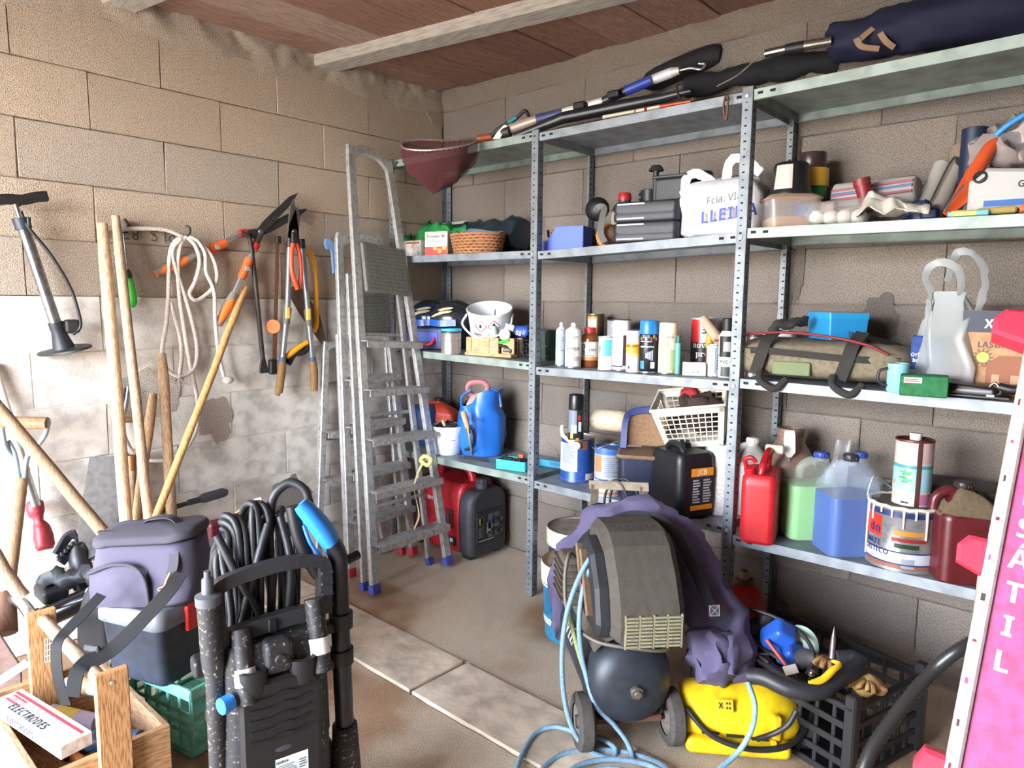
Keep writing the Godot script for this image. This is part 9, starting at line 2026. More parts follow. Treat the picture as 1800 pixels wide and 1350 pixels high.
func side_middle() -> void:
	var b: B
	var y := 1.06
	var t := tin("paint_tin", "pale grey metal tin half hidden behind the shelf post", V(1.913, 1.060, 0.200), 0.067, 0.153, "#aab0b6", "#3c3c40", func(b: B, m: Callable, r: float, h: float):
		block(b, m.call(0.001), -r * 1.0, h * 0.0, -r * 0.6, h * 1.0, "#6a2430", 2); block(b, m.call(0.001), r * 0.1, h * 0.62, r * 0.25, h * 0.7, "#2a2a2e", 1))
	t = th("plastic_tub", "rounded white plastic lid showing above the khaki bag", "lid", V(V(1.969, 1.060, 0.130).x, y, 0.12)); b = B.new(); b.rbox(V(0, 0.08, 0), V(0.12, 0.16, 0.08), 0.03, 4); pt(t, "lid", b, mt("#d9d9d9", 0.4))
	# khaki holdall
	t = th("holdall", "worn khaki canvas holdall with black straps under the blue box", "bag", V(V(2.158, 1.060, 0.270).x + 0.015, y, 0.255), 0.06)
	var khaki := mt("#79725f", 0.9, 0, "dust", 4.0, "soft", 0.4); var webb := mt("#2c2a27", 0.9)
	b = B.new(); var rings := []
	for q in [[-0.275, 0.5, 0.55], [-0.265, 0.8, 0.8], [-0.2, 0.96, 0.96], [-0.05, 1.0, 1.0], [0.1, 0.97, 1.02], [0.2, 0.92, 1.0], [0.26, 0.74, 0.8], [0.275, 0.45, 0.5]]:
		var ring := []
		for j in 24:
			var a := TAU * j / 24
			var cx := signf(cos(a)) * pow(abs(cos(a)), 0.65); var sy := signf(sin(a)) * pow(abs(sin(a)), 0.65)
			ring.append(V(q[0], 0.082 + sy * 0.08 * q[1], cx * 0.13 * q[2]))
		rings.append(ring)
	b.loft(rings); b.warp(func(p): return V(p.x, p.y * 0.84 + 0.004, p.z) + V(nz(p, 8.0) * 0.012, nz(p + V(5, 0, 0), 7.0) * 0.018 * smoothstep(0.0, 0.06, p.y) + nz(p, 20.0) * 0.004, nz(p + V(0, 5, 0), 8.0) * 0.014)); pt(t, "body", b, khaki)
	b = B.new(); b.tube(sp([V(-0.24, 0.15, 0.09), V(-0.1, 0.162, 0.1), V(0.05, 0.152, 0.11), V(0.16, 0.132, 0.125), V(0.22, 0.105, 0.12)], 6), 0.0045, 6); pt(t, "zip", b, mt("#7a2228", 0.7))
	for x in [-0.15, 0.12]:
		b = B.new(); b.sweep(sp([V(x - 0.03, 0.02, 0.135), V(x - 0.01, 0.08, 0.145), V(x, 0.13, 0.125), V(x + 0.01, 0.168, 0.05)], 5), [Vector2(-0.02, -0.0015), Vector2(0.02, -0.0015), Vector2(0.02, 0.0015), Vector2(-0.02, 0.0015)], 1.0, false, true, false, V(0, 0.3, 1)); pt(t, "strap", b, webb)
	b = B.new(); b.sweep(sp([V(-0.27, 0.09, 0.08), V(-0.15, 0.1, 0.137), V(0.1, 0.088, 0.145), V(0.25, 0.085, 0.1)], 6), [Vector2(-0.011, -0.0015), Vector2(0.011, -0.0015), Vector2(0.011, 0.0015), Vector2(-0.011, 0.0015)], 1.0, false, true, false, V(0, 0, 1)); pt(t, "seam_band", b, webb)
	b = B.new(); b.rbox(V(-0.06, 0.045, 0.138), V(0.12, 0.045, 0.012), 0.005, 2); crumple(b, 0.004, 25.0); pt(t, "patch", b, mt("#6f7a58", 0.9))
	b = B.new(); b.tube(sp([V(-0.15, 0.155, 0.07), V(-0.13, 0.185, 0.09), V(-0.09, 0.19, 0.07), V(-0.05, 0.2, 0.02)], 5), 0.015, 8); crumple(b, 0.01, 24.0); pt(t, "strap_pad", b, webb)
	for x in [-0.16, 0.07]:
		b = B.new(); b.tube(sp([V(x, 0.03, 0.14), V(x + 0.01, 0.0, 0.165), V(x + 0.06, -0.022, 0.172), V(x + 0.09, 0.01, 0.15)], 5), 0.012, 7); pt(t, "strap_end", b, webb)
	b = B.new(); b.grid(12, 8, func(u: float, v: float): return V(lerp(0.08, 0.33, u), 0.17 * (1.0 - u * 0.5) + 0.012 * nz(V(u, v, 0), 4.0), lerp(0.02, -0.12, v)), 0.05); pt(t, "side_flap", b, mt("#33312d", 0.9))
	t = th("storage_box", "turquoise blue lidded plastic box with brown dusty top", "box", V(V(2.200, 1.230, 0.230).x, y + 0.142, 0.21), 0.75); b = B.new(); b.loft([rr(0.125, 0.16, 0.006, 0.0), rr(0.13, 0.165, 0.006, 0.076)]); pt(t, "box", b, mt("#1f86bd", 0.45)); b = B.new(); b.loft([rr(0.136, 0.171, 0.007, 0.07), rr(0.136, 0.171, 0.007, 0.09)]); pt(t, "lid", b, mt("#2590c4", 0.45)); b = B.new(); b.loft([rr(0.126, 0.16, 0.006, 0.09), rr(0.12, 0.155, 0.006, 0.093)]); pt(t, "dust_layer", b, mt("#7e6b58", 0.9, 0, "dust", 4.0))
	t = carton("book_carton", "blue and white packet standing beside the translucent carrier bag", "carton", V(V(2.484, 1.060, 0.260).x, y, 0.26), V(0.09, 0.165, 0.06), 0.2, "#28478e", func(b: B, m: Callable, m2: Callable):
		block(b, m, -0.045, -0.082, 0.045, -0.02, "#a7abb4"); b.col = ink("#dfe4ee"); b.text("Original", 0.011, func(x, yy): return m2.call(x - 0.015, yy + 0.025), "Droid Sans", 700); b.text("base", 0.011, func(x, yy): return m2.call(x - 0.022, yy + 0.008), "Droid Sans", 700); b.col = ink("#3a3142"); b.text("STYL3", 0.016, func(x, yy): return m2.call(x, yy - 0.06), "Droid Serif", 700))
	t = th("carrier_bag", "translucent white carrier bag standing with looped handles", "bag", V(V(2.542, 1.060, 0.250).x, y + 0.01, 0.27), 0.1); var film := glass("#b4bab9", 0.62, 0.35); b = B.new(); rings = []
	for q in [[0.0, 0.12, 0.09, 0.0], [0.015, 0.15, 0.12, 0.0], [0.08, 0.14, 0.11, 0.0], [0.16, 0.125, 0.09, -0.01], [0.22, 0.12, 0.07, -0.01], [0.27, 0.11, 0.05, -0.01], [0.3, 0.1, 0.03, -0.01]]: rings.append(rr(q[1], q[2], q[2] * 0.4, q[0], 6, V(q[3], 0, 0)))
	b.loft(rings, false); b.warp(func(p): return p + V(nz(p * V(1, 0.35, 1), 22.0), 0, nz(p * V(1, 0.35, 1) + V(3, 0, 0), 22.0)) * 0.03); pt(t, "sack", b, film)
	for q in [[V(-0.05, 0.28, 0.015), V(-0.075, 0.35, 0.03), V(-0.04, 0.385, 0.035), V(0.01, 0.36, 0.03), V(0.02, 0.29, 0.02)], [V(-0.02, 0.33, -0.01), V(0.0, 0.415, -0.02), V(0.05, 0.4, -0.02), V(0.075, 0.33, -0.01), V(0.06, 0.22, 0.0)]]:
		b = B.new(); b.sweep(sp(q, 6), [Vector2(-0.011, -0.001), Vector2(0.011, -0.001), Vector2(0.011, 0.001), Vector2(-0.011, 0.001)], 1.0, false, true, false, V(0.7, 0.2, 1)); crumple(b, 0.005, 22.0); pt(t, "handle", b, film)
	b = B.new(); b.col = ink("#2c5a94"); b.prism([Vector2(0, 0.02), Vector2(0.022, 0), Vector2(0, -0.02), Vector2(-0.022, 0)], 0.002); b.put(Transform3D(Basis(), V(-0.01, 0.035, 0.068)), 0); pt(t, "print", b, mt("#35639a", 0.5))
	t = carton("green_case", "small green case with a yellow underside behind the cyan mug", "case", V(V(2.418, 1.060, 0.250).x, y, 0.22), V(0.09, 0.105, 0.06), 0.1, "#1f6f45", func(b: B, m: Callable, m2: Callable):
		block(b, m, -0.045, -0.03, 0.045, -0.008, "#b89a34"); lines(b, m2, -0.02, 0.034, 0.04, 0.02, "#3c8c60", 2))
	t = th("mug", "pale cyan mug with dark handle on the shelf lip", "mug", V(2.440, 1.060, 0.405)); b = B.new(); b.lathe([Vector2(0, 0), Vector2(0.026, 0), Vector2(0.029, 0.004), Vector2(0.03, 0.085), Vector2(0.027, 0.086), Vector2(0.026, 0.01), Vector2(0, 0.008)], 24); pt(t, "cup", b, mt("#7fb9c4", 0.3)); b = B.new(); b.tube(sp([V(-0.024, 0.07, 0.018), V(-0.045, 0.06, 0.025), V(-0.045, 0.03, 0.025), V(-0.024, 0.018, 0.018)], 5), 0.0045, 7); pt(t, "handle", b, mt("#26262a", 0.4))
	t = carton("green_box", "dark green card box with small white label on the shelf lip", "box", V(2.515, 1.060, 0.434), V(0.12, 0.06, 0.075), 0.2, "#12693a", func(b: B, m: Callable, m2: Callable):
		block(b, m, -0.05, 0.008, -0.005, 0.024, "#c9b6b4"); lines(b, m2, -0.047, 0.021, -0.01, 0.011, "#8a3a3c", 2))
	t = carton("varnish_tin", "tan and navy square tin printed with a sun and a wooden house", "tin", V(V(2.683, 1.060, 0.240).x - 0.015, 1.058, 0.22), V(0.22, 0.245, 0.14), 0.05, "#b58c66", func(b: B, m: Callable, m2: Callable):
		block(b, m, -0.11, 0.06, 0.11, 0.122, "#1b2438")
		b.col = ink("#dfe2e6"); b.text("XYLAZEL", 0.026, func(x, yy): return m2.call(x + 0.03, yy + 0.085), "Droid Sans", 700)
		b.col = ink("#3a2c22"); b.text("LASUR", 0.017, func(x, yy): return m2.call(x - 0.02, yy + 0.025), "Droid Sans", 700)
		for k in 12:
			var a := TAU * k / 12
			b.col = ink("#5a4a2a"); var c: Array = m2.call(-0.04, -0.012); b.tri(b.vert(m2.call(-0.04 + cos(a) * 0.028, -0.012 + sin(a) * 0.028)[0], c[1]), b.vert(m2.call(-0.04 + cos(a - 0.25) * 0.016, -0.012 + sin(a - 0.25) * 0.016)[0], c[1]), b.vert(m2.call(-0.04 + cos(a + 0.25) * 0.016, -0.012 + sin(a + 0.25) * 0.016)[0], c[1]))
			b.col = ink("#a3a845"); b.tri(b.vert(m2.call(-0.04, -0.012)[0], c[1]), b.vert(m2.call(-0.04 + cos(a) * 0.016, -0.012 + sin(a) * 0.016)[0], c[1]), b.vert(m2.call(-0.04 + cos(a + 0.53) * 0.016, -0.012 + sin(a + 0.53) * 0.016)[0], c[1]))
		for q in [[-0.03, -0.095, 0.07, -0.05], [-0.03, -0.05, 0.07, -0.04]]: block(b, m2, q[0], q[1], q[2], q[3], "#8a4b22")
		b.col = ink("#8a4b22"); var n: Vector3 = m2.call(0, 0)[1]; b.face([m2.call(-0.045, -0.04)[0], m2.call(0.085, -0.04)[0], m2.call(0.05, -0.005)[0], m2.call(0.0, -0.005)[0]], n)
		var m3 := func(x: float, yy: float): return [m2.call(x, yy)[0] + n * 0.0006, n]
		for x in [-0.015, 0.03]: block(b, m3, x, -0.085, x + 0.018, -0.06, "#b58c66"))
	t = th("vinyl_pouch", "flat black shiny pouch lying on the shelf by the varnish tin", "pouch", V(V(2.604, 1.060, 0.360).x, 1.06, 0.35)); b = B.new(); b.rbox(V(0, 0.02, 0), V(0.16, 0.04, 0.08), 0.016, 3); crumple(b, 0.014, 16.0); pt(t, "pouch", b, mt("#1d1a20", 0.3))
	t = th("steel_file", "thin dark file with a pale clip on the shelf edge", "file", V(V(2.641, 1.060, 0.400).x, 1.06, 0.385)); b = B.new(); b.box(V(0, 0.005, 0), V(0.15, 0.008, 0.014), 0.002); pt(t, "bar", b, mt("#2f2d30", 0.4, 0.5)); b = B.new(); b.box(V(0.03, 0.01, 0.002), V(0.02, 0.006, 0.014), 0.002); pt(t, "clip", b, mt("#c9c8c4", 0.4))
	t = th("lever_set", "black lever with chrome ring lying beside the varnish tin", "lever", V(V(2.706, 1.060, 0.380).x, 1.06, 0.37)); b = B.new(); b.tube(sp([V(-0.02, 0.035, 0), V(0.02, 0.03, 0), V(0.05, 0.05, -0.01)], 5), 0.013, 10); pt(t, "lever", b, mt("#1b1b1d", 0.4)); b = B.new(); b.tube(sp([V(-0.03, 0.012, 0.01), V(-0.045, 0.025, 0.0), V(-0.03, 0.045, -0.005), V(-0.015, 0.02, 0.0)], 4, true), 0.0045, 7, true); pt(t, "ring", b, mt("#b9b6a8", 0.2, 0.9))

func side_lower() -> void:
	var b: B
	var y := 0.507
	var t := th("jerrycan", "bright red plastic fuel can beside the shelf post", "jerrycan", V(2.033, 0.507, 0.366), 0.28)
	var red := mt("#b81c26", 0.4, 0, "dust", 3.0)
	b = B.new(); var rings := []
	for q in [[0.0, 0.9], [0.014, 1.0], [0.2, 1.0], [0.225, 0.97], [0.238, 0.86]]: rings.append(rr(0.115 * q[1], 0.2 * q[1], 0.025, q[0], 4))
	b.loft(rings); pt(t, "body", b, red)
	b = B.new(); b.tube(sp([V(0.0, 0.23, 0.06), V(0.005, 0.262, 0.05), V(0.01, 0.29, 0.01), V(0.015, 0.3, -0.04), V(0.01, 0.26, -0.07), V(0.01, 0.23, -0.075)], 5), 0.0125, 9); pt(t, "grip", b, red)
	b = B.new(); b.cyl(V(-0.03, 0.23, 0.07), V(-0.035, 0.26, 0.08), 0.019, 14); b.tube(sp([V(-0.045, 0.255, 0.07), V(-0.05, 0.285, 0.08), V(-0.03, 0.295, 0.085), V(-0.015, 0.28, 0.08)], 4), 0.008, 7); pt(t, "spout", b, red)
	b = B.new(); b.box(V(0.03, 0.305, -0.05), V(0.06, 0.03, 0.02), 0.004); pt(t, "cream_tab", b, mt("#c9bfa2", 0.6))
	t = jug("jug", "milky empty plastic jug behind the shelf post", V(V(1.923, 0.510, 0.200).x - 0.01, y, 0.17), 0.7, 0.13, 0.13, 0.31, 0.0, "", glass("#cfccc6", 0.7, 0.3), "#d3cfc6")
	t = th("demijohn", "dirty brownish clear bottle with wide neck against the wall", "bottle", V(V(2.045, 0.510, 0.150).x, y, 0.155)); b = B.new(); b.lathe([Vector2(0, 0), Vector2(0.095, 0), Vector2(0.1, 0.01), Vector2(0.1, 0.19), Vector2(0.085, 0.25), Vector2(0.05, 0.31), Vector2(0.045, 0.33), Vector2(0.048, 0.335), Vector2(0.048, 0.36), Vector2(0.044, 0.362)], 28); pt(t, "body", b, mt("#8a7063", 0.35, 0, "dust", 5.0))
	t = th("bottle_brush", "white handled brush hanging in the dirty brown bottle", "brush", V(2.073, 0.806, 0.240)); b = B.new(); b.sweep([V(2.075, 0.875, 0.250), V(2.076, 0.859, 0.250), V(2.079, 0.798, 0.250), V(2.078, 0.780, 0.250)], [Vector2(-0.02, -0.006), Vector2(0.02, -0.006), Vector2(0.02, 0.006), Vector2(-0.02, 0.006)], [0.75, 0.9, 0.95, 0.35], false, true, false, V(0.5, 0, 1)); pw(t, "handle", b, mt("#e0ded8", 0.4)); b = B.new(); b.cyl(V(2.078, 0.780, 0.250), V(2.079, 0.763, 0.250), 0.003, 6); pw(t, "tip", b, mt("#8a8078", 0.5))
	var milk := glass("#dbe6d6", 0.16, 0.3)
	t = jug("fluid_jug", "tall jug of pale green fluid with yellow label and blue cap", V(2.149, 0.508, 0.247), 0.75, 0.165, 0.14, 0.30, 0.64, "#7fbf78", milk, "#2a3f9a", 0.7)
	b = B.new(); b.box(V(0.068, 0.095, 0.0715), V(0.055, 0.135, 0.001), 0.0003); pt(t, "label", b, mt("#d9c030", 0.5), "yellow label"); b = B.new(); var m := flat(V(0.068, 0.095, 0.072), V(1, 0, 0), V(0, 1, 0), 0.0008); lines(b, m, -0.024, 0.06, 0.024, -0.06, "#6a5a20", 12); pt(t, "label_print", b, paint(0.5))
	t = jug("fluid_jug", "tall jug of deep blue fluid with black cap", V(2.299, 0.510, 0.328), 0.8, 0.165, 0.15, 0.325, 0.6, "#164a96", glass("#c3d2e8", 0.12, 0.3), "#1c2026", 0.1)
	t = jug("fluid_jug", "blue capped jug mostly hidden behind the deep blue fluid", V(V(2.270, 0.510, 0.150).x, 0.51, 0.14), 0.6, 0.15, 0.14, 0.3, 0.5, "#3a6aa6", glass("#c9d3e2", 0.2, 0.3), "#274a94", 0.2)
	t = th("film_bag", "wisp of clear plastic bag sticking up behind the jugs", "bag", V(V(2.171, 0.510, 0.120).x, 0.51, 0.1)); b = B.new(); b.grid(8, 10, func(u: float, v: float): return V(lerp(-0.05, 0.06, u) * (1.0 - v * 0.6) + v * 0.04, v * 0.33, 0.03 * nz(V(u, v, 0), 3.0) + 0.02 * sin(u * 6.0)), 0.0015); pt(t, "film", b, glass("#c9c9cb", 0.35, 0.15))
	# paint tin with drips
	var at := V(2.467, 0.512, 0.312)
	t = th("paint_tin", "large silver paint tin with dripping cream paint and navy band", "tin", at); var w := 0.208; var h := 0.195; var r := w / 2
	b = B.new(); b.lathe([Vector2(0, 0.003), Vector2(r * 0.97, 0.003), Vector2(r, 0.0), Vector2(r, 0.006), Vector2(r * 0.975, 0.01), Vector2(r * 0.975, h - 0.012), Vector2(r * 1.0, h - 0.006), Vector2(r * 1.0, h), Vector2(r * 0.93, h), Vector2(r * 0.92, h - 0.006), Vector2(0, h - 0.006)], 40); pt(t, "body", b, mt("#8f8f92", 0.3, 0.5, "scratch", 3.0))
	b = B.new(); var f0 := fa(at); var rm := round_map(r * 0.975, 0.0, f0, 0.0008); var rm2 := round_map(r * 0.975, 0.0, f0, 0.0016); var rm3 := round_map(r * 0.975, 0.0, f0, 0.0024)
	block(b, rm, -0.16, h * 0.86, 0.16, h * 0.95, "#23305c", 20); block(b, rm, -0.16, 0.008, 0.16, 0.022, "#8a5a48", 20); block(b, rm, 0.085, 0.02, 0.16, h * 0.85, "#5a2a2a", 6)
	block(b, rm, -0.13, h * 0.5, -0.062, h * 0.84, "#c0341f", 6); b.col = ink("#1f2a58"); b.text("dn", 0.026, func(x, yy): return rm2.call(x - 0.085, yy + h * 0.62), "Droid Sans", 700); b.text("MATE", 0.017, func(x, yy): return rm2.call(x - 0.092, yy + h * 0.4), "Droid Sans", 700); b.text("PLASTICO", 0.017, func(x, yy): return rm2.call(x - 0.09, yy + h * 0.28), "Droid Sans", 700)
	block(b, rm, -0.14, 0.024, 0.085, h * 0.3, "#b9bcc6", 12); block(b, rm3, -0.14, h * 0.3, 0.085, h * 0.32, "#26305f", 12); block(b, rm3, -0.14, 0.022, 0.085, 0.026, "#26305f", 12); block(b, rm2, 0.0, h * 0.07, 0.035, h * 0.22, "#8a929c", 4)
	block(b, rm2, -0.025, h * 0.58, 0.07, h * 0.66, "#b07a34", 8); block(b, rm2, -0.03, h * 0.48, 0.065, h * 0.54, "#8a2a2a", 8); block(b, rm2, -0.022, h * 0.38, 0.045, h * 0.45, "#1d3a26", 6)
	pt(t, "label", b, paint(0.35, 0.1))
	b = B.new(); var ring := []
	for k in 40: ring.append(V(cos(TAU * k / 40) * r * 0.98, h + 0.002 * sin(k * 2.2), sin(TAU * k / 40) * r * 0.98))
	b.tube(ring, 0.006, 6, true)
	for k in 9:
		var a: float = f0 - 1.25 + k * 0.31; var l: float = [0.17, 0.05, 0.02, 0.03, 0.06, 0.03, 0.09, 0.12, 0.05][k]
		var d := V(sin(a), 0, cos(a)); b.tube([d * r * 0.99 + V(0, h, 0), d * (r + 0.0015) + V(0, h - l * 0.5, 0), d * (r + 0.001) + V(0, h - l, 0)], [0.005, 0.0032, 0.003], 6)
	pt(t, "paint_drip", b, mt("#d3cabb", 0.4), "cream paint running down the side")
	b = B.new(); b.lathe([Vector2(0, h - 0.001), Vector2(r * 0.93, h - 0.001)], 30); pt(t, "lid", b, mt("#5c5349", 0.7, 0, "dust", 6.0))
	b = B.new(); b.tube(sp([V(-0.115, h * 0.85, 0.0), V(-0.1, h + 0.06, -0.02), V(-0.05, h + 0.045, 0.01), V(0.02, h + 0.006, 0.04)], 6), 0.0022, 6); pt(t, "wire_handle", b, mt("#b5b5b8", 0.3, 0.9))
	t = tin("oil_can", "tall white can with green splash and brown seam on the silver tin", V(at.x + 0.012, 0.706, at.z - 0.005), 0.108, 0.205, "#cfc6be", "#6a3a34", func(b: B, m: Callable, r: float, h: float):
		block(b, m.call(0.0008), -r * 1.5, h * 0.24, r * 1.5, h * 0.62, "#8fb7c4", 14); block(b, m.call(0.0012), -r * 1.5, h * 0.58, r * 1.5, h * 0.63, "#3f8a8c", 14)
		for k in 7: block(b, m.call(0.0016), -r * 0.55 + 0.008 * sin(k * 2.3), h * (0.36 + k * 0.03), -r * 0.2 + 0.01 * sin(k * 1.7), h * (0.39 + k * 0.03), ["#2f8a54", "#4aa368"][k % 2], 2)
		block(b, m.call(0.002), r * 0.18, 0.0, r * 0.42, h * 0.99, "#4a2c2a", 3); block(b, m.call(0.0014), r * 0.42, h * 0.04, r * 1.4, h * 0.2, "#a9648a", 6); block(b, m.call(0.0014), r * 0.42, h * 0.66, r * 1.4, h * 0.95, "#b79a98", 6); block(b, m.call(0.0016), -r * 0.5, h * 0.05, -r * 0.1, h * 0.08, "#2a2426", 2); block(b, m.call(0.0018), -r * 1.1, h * 0.32, -r * 0.95, h * 0.38, "#c98a3a", 1), 0.1, "can")
	b = B.new(); b.cyl(V(0.0, 0.2, -0.005), V(0.0, 0.222, -0.005), 0.017, 16); pt(t, "cap", b, mt("#d6d2cc", 0.4))
	t = carton("machine_box", "dark grey carton with a red and white name strip at the back", "carton", V(V(2.629, 0.515, 0.160).x - 0.02, 0.517, 0.155), V(0.27, 0.245, 0.17), 0.1, "#54504e", func(b: B, m: Callable, m2: Callable):
		block(b, m, -0.135, 0.055, 0.135, 0.1, "#2a2224"); block(b, m2, 0.0, 0.055, 0.1, 0.1, "#8a2428"); block(b, m2, 0.07, 0.055, 0.135, 0.1, "#1c1b1d"); b.col = ink("#d9d4d2"); b.text("CEVIK", 0.026, func(x, yy): return m2.call(x - 0.05, yy + 0.078), "Droid Sans", 700); lines(b, m2, -0.12, 0.04, 0.0, 0.0, "#8f8a88", 3))
	t = jug("jug", "large dark red jug with a grimy top beside the white workbench", V(2.630, 0.516, 0.332), 0.5, 0.165, 0.15, 0.29, 0.0, "", mt("#561a20", 0.35, 0, "dust", 2.0), "#2a2322", -0.2)
	b = B.new(); b.loft([rr(0.166, 0.151, 0.032, 0.2), rr(0.14, 0.128, 0.03, 0.225), rr(0.1, 0.09, 0.02, 0.245), rr(0.06, 0.055, 0.015, 0.262)], false); b.warp(func(p): return p + V(0, 0.02 * nz(p, 14.0), 0)); pt(t, "grime", b, mt("#6a5a44", 0.95, 0, "blotch", 8.0), "dusty grime on the shoulders")

func top_shelf() -> void:
	var b: B
	var y := 2.022
	# landing net
	var t := th("landing_net", "dark red landing net hanging over the corner end of the top shelf", "net", V(0.696, 2.041, 0.420))
	var hoop := sp([V(0.642, 2.060, 0.351), V(0.580, 2.035, 0.492), V(0.507, 2.027, 0.613), V(0.490, 2.002, 0.687), V(0.568, 1.960, 0.732), V(0.674, 1.950, 0.678), V(0.749, 1.977, 0.567), V(0.690, 2.034, 0.421)], 6)
	b = B.new(); b.tube(hoop, 0.005, 8); pw(t, "hoop", b, mt("#c5c0b8", 0.3, 0.8))
	var tip := V(0.640, 1.774, 0.642)
	var cen := V(0.622, 1.996, 0.582)
	b = B.new(); b.grid(hoop.size() - 1, 12, func(u: float, v: float):
		var h0: Vector3 = hoop[int(round(u * (hoop.size() - 1)))]
		var p := h0.lerp(tip + V(0, 0, 0), pow(v, 2.3))
		p.y = lerp(h0.y, tip.y, v)
		return p + V(nz(p, 7.0), 0, nz(p + V(4, 0, 0), 7.0)) * 0.09 * v * (1.0 - v * 0.7)); pw(t, "mesh_bag", b, glass("#4c1c20", 0.74, 0.9))
	b = B.new()
	for k in hoop.size() - 1: b.tube([hoop[k] + V(0, 0.004, 0), hoop[k] + V(0, -0.012, 0.004)], 0.0035, 5)
	pw(t, "hoop_binding", b, mt("#6a2a2c", 0.8)).set_meta("kind", "stuff")
	b = B.new(); b.cyl(V(0.631, 2.058, 0.362), V(0.713, 2.059, 0.342), 0.016, 14); pw(t, "grip", b, mt("#a3482a", 0.5, 0, "blotch", 9.0))
	# rods
	var rod := func(label: String, pts: Array, rad: Array, cols: Array, nm: String) -> Node3D:
		var r := th(nm, label, "fishing rod", pts[0], 0, "")
		for i in pts.size() - 1:
			b = B.new(); b.tube([pts[i], pts[i + 1]], [rad[i], rad[i + 1]], 12); pw(r, ["handle", "sleeve", "section", "section", "tip"][min(i, 4)], b, mt(cols[i], 0.35, 0.1))
		return r
	t = rod.call("fishing rod with a silver blank and cork grip, topmost of the bundle", [V(0.828, 2.066, 0.373), V(0.961, 2.096, 0.331), V(1.085, 2.108, 0.312), V(1.247, 2.137, 0.257), V(1.407, 2.185, 0.214), V(1.520, 2.210, 0.190), V(1.554, 2.212, 0.186)], [0.021, 0.022, 0.018, 0.017, 0.019, 0.02, 0.013], ["#9a8a80", "#3a3f66", "#c9c6c2", "#2a2b2f", "#cfd2d6", "#c2beb8"], "fishing_rod")
	b = B.new(); b.tube([V(1.353, 2.158, 0.253), V(1.451, 2.188, 0.222)], 0.0196, 14); pw(t, "blue_band", b, mt("#2a3f9a", 0.4)); b = B.new(); b.tube(sp([V(1.554, 2.212, 0.186), V(1.596, 2.215, 0.175), V(1.634, 2.204, 0.169), V(1.645, 2.223, 0.156), V(1.621, 2.229, 0.164)], 4), 0.0055, 7); pw(t, "tip_guide", b, mt("#a9abb0", 0.3, 0.8))
	for q in [[1030, 182, 2.87], [1072, 152, 2.82]]:
		b = B.new(); b.rbox(V(1.167, 2.123, 0.304) if q[0] == 1030 else V(1.309, 2.150, 0.267), V(0.06, 0.03, 0.035), 0.01); pw(t, "reel_seat", b, mt("#1c1d20", 0.5))
	t = rod.call("thick black fishing rod lying beneath the silver one", [V(0.880, 2.027, 0.386), V(1.093, 2.084, 0.322), V(1.293, 2.101, 0.261), V(1.492, 2.118, 0.202), V(1.604, 2.128, 0.182)], [0.015, 0.024, 0.026, 0.02, 0.01], ["#26262a", "#1d1d20", "#232428", "#2a2a2c"], "fishing_rod")
	b = B.new(); b.tube(sp([V(1.561, 2.129, 0.192), V(1.575, 2.155, 0.176), V(1.551, 2.155, 0.198), V(1.567, 2.104, 0.205)], 4, true), 0.004, 6, true); pw(t, "line_guide", b, mt("#2b2b2e", 0.4))
	t = rod.call("thin rod banded red and white along the shelf lip", [V(1.289, 2.056, 0.313), V(1.428, 2.063, 0.282), V(1.514, 2.069, 0.258), V(1.632, 2.074, 0.232)], [0.008, 0.008, 0.008, 0.006], ["#bdb49a", "#c8c2ae", "#c5492c"], "fishing_rod")
	for q in [V(1.423, 2.064, 0.282), V(1.463, 2.066, 0.273)]:
		b = B.new(); b.tube([q - V(0.006, 0, -0.006), q + V(0.006, 0, -0.006)], 0.0088, 10); pw(t, "red_band", b, mt("#b02a24", 0.4))
	t = th("rod_rest", "black and turquoise forked rod holder with a white tag", "rod holder", V(0.803, 2.084, 0.339)); b = B.new(); b.tube(sp([V(0.732, 2.050, 0.381), V(0.775, 2.086, 0.364), V(0.832, 2.116, 0.334), V(0.875, 2.149, 0.318), V(0.898, 2.121, 0.315)], 5), 0.008, 8); pw(t, "arm", b, mt("#1f2428", 0.5)); b = B.new(); b.tube([V(0.806, 2.103, 0.349), V(0.841, 2.125, 0.332)], 0.0095, 8); pw(t, "turquoise_sleeve", b, mt("#2f7f8c", 0.5)); b = B.new(); b.prism([Vector2(-0.03, -0.03), Vector2(0.0, -0.03), Vector2(0.035, 0.025), Vector2(0.02, 0.03), Vector2(-0.01, 0.0)], 0.002); b.put(Transform3D(Basis(Vector3.UP, 0.66), V(0.815, 2.051, 0.414)), 0); pw(t, "white_tag", b, mt("#d9d7d2", 0.6)); b = B.new(); b.cyl(V(0.809, 2.051, 0.393), V(0.850, 2.054, 0.382), 0.022, 12); pw(t, "clamp", b, mt("#232427", 0.5))
	# black rod bag and long dark covers
	t = th("rod_case", "long black padded rod case lying against the wall on the top shelf", "case", V(1.422, 2.288, 0.022)); b = B.new(); b.tube(sp([V(1.309, 2.231, 0.065), V(1.357, 2.249, 0.045), V(1.478, 2.279, 0.027), V(1.590, 2.303, 0.004), V(1.630, 2.299, -0.004)], 5), [0.01, 0.02, 0.028, 0.035, 0.04, 0.042, 0.045, 0.045, 0.046, 0.046, 0.046, 0.046, 0.046, 0.046, 0.045, 0.044, 0.043, 0.042, 0.04, 0.034, 0.026], 14); pw(t, "case", b, mt("#1b1b1e", 0.8))
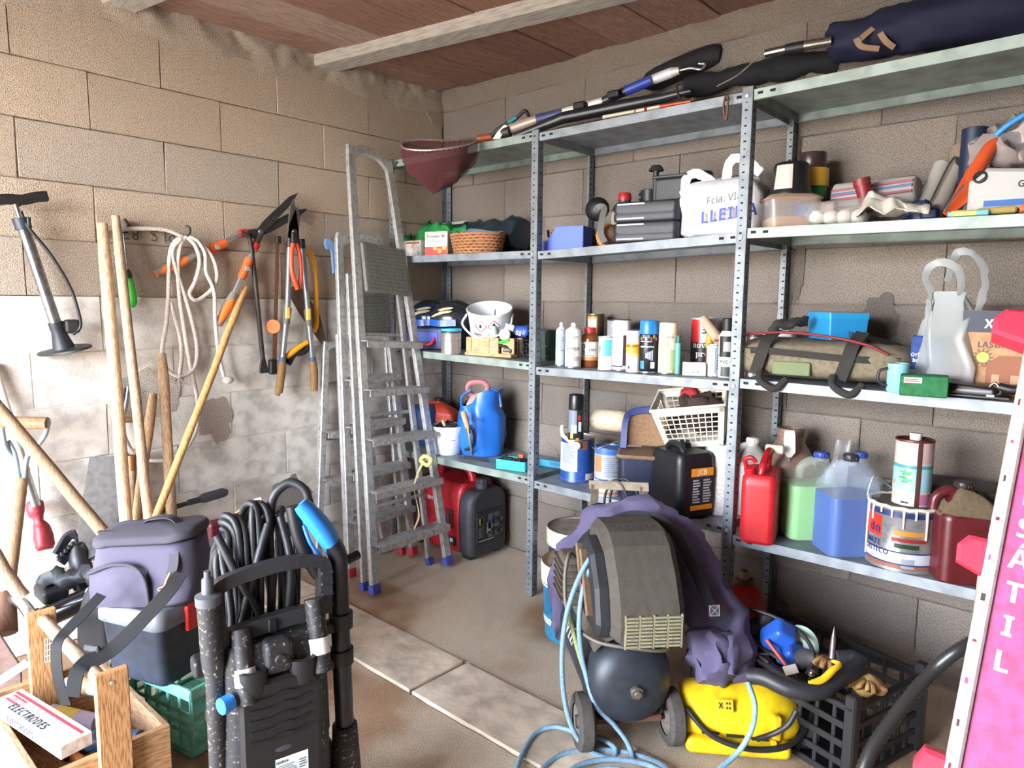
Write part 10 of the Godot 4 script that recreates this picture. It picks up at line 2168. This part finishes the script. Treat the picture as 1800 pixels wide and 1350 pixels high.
	t = th("rod_bag", "black fabric bag running from the rods to the navy parasol", "bag", V(1.818, 2.190, 0.087)); b = B.new(); b.tube(sp([V(1.525, 2.178, 0.082), V(1.644, 2.191, 0.054), V(1.793, 2.198, 0.028), V(1.936, 2.193, 0.009), V(2.087, 2.188, -0.018)], 6), 0.04, 14); b.warp(func(p): return p + V(nz(p, 7.0), nz(p + V(3, 0, 0), 7.0), nz(p + V(0, 3, 0), 7.0)) * 0.025); pw(t, "bag", b, mt("#17181c", 0.85)); b = B.new(); b.tube(sp([V(1.738, 2.106, 0.240), V(1.805, 2.146, 0.201), V(1.857, 2.208, 0.158), V(1.882, 2.221, 0.133)], 6), 0.003, 6); pw(t, "cord", b, mt("#8a857c", 0.6))
	t = th("parasol", "furled navy parasol with chromed pole on the top shelf", "parasol", V(2.364, 2.096, 0.221)); b = B.new(); b.tube([V(1.881, 2.208, 0.164), V(1.955, 2.212, 0.151)], 0.0145, 14); pw(t, "pole_section", b, mt("#b9b6b0", 0.2, 0.95)); b = B.new(); b.tube([V(1.952, 2.210, 0.154), V(2.017, 2.208, 0.150)], 0.0185, 14); pw(t, "joint", b, mt("#1d1d20", 0.5)); b = B.new(); b.tube([V(2.014, 2.208, 0.152), V(2.098, 2.209, 0.131)], 0.0175, 16); pw(t, "pole_section", b, mt("#c9c4bb", 0.2, 0.95))
	b = B.new(); b.tube(sp([V(2.067, 2.222, 0.076), V(2.131, 2.219, 0.073), V(2.255, 2.217, 0.070), V(2.399, 2.220, 0.049), V(2.561, 2.221, 0.012), V(2.725, 2.214, -0.026)], 6), [0.03, 0.04, 0.048, 0.053, 0.057, 0.06, 0.063, 0.066, 0.068, 0.07, 0.072, 0.074, 0.075, 0.076, 0.077, 0.078, 0.079, 0.08, 0.081, 0.082, 0.082, 0.082, 0.082, 0.082, 0.082, 0.082, 0.082, 0.082, 0.08, 0.075, 0.06], 22); b.warp(func(p): return p + V(nz(p * V(0.4, 1, 1), 16.0), nz(p * V(0.4, 1, 1) + V(3, 0, 0), 16.0), nz(p * V(0.4, 1, 1) + V(0, 3, 0), 16.0)) * 0.022); pw(t, "canopy", b, mt("#1c2140", 0.8, 0, "weave", 12.0))
	for q in [[V(2.193, 2.182, 0.185), V(2.212, 2.153, 0.186), V(2.258, 2.142, 0.161)], [V(2.232, 2.216, 0.145), V(2.213, 2.193, 0.166), V(2.198, 2.171, 0.183)], [V(2.256, 2.193, 0.154), V(2.277, 2.161, 0.154), V(2.297, 2.143, 0.139)]]:
		b = B.new(); b.sweep(sp(q, 5), [Vector2(-0.009, -0.002), Vector2(0.009, -0.002), Vector2(0.009, 0.002), Vector2(-0.009, 0.002)], 1.0, false, true, false, V(0.3, 0.2, 1)); pw(t, "tie_strap", b, mt("#a5876a", 0.8))
	# clamp hanging from the lip
	t = th("hook_clip", "rusty spring clip hanging on the top shelf lip", "clip", V(1.864, 1.999, 0.420)); b = B.new(); b.tube(sp([V(1.869, 2.010, 0.424), V(1.861, 2.004, 0.426), V(1.858, 1.971, 0.426), V(1.864, 1.943, 0.426), V(1.868, 1.931, 0.426)], 5), 0.004, 7); b.tube(sp([V(1.869, 2.010, 0.424), V(1.875, 1.997, 0.430), V(1.874, 1.964, 0.430), V(1.871, 1.930, 0.428)], 5), 0.004, 7); pw(t, "clip", b, mt("#6a4a40", 0.6, 0.4))
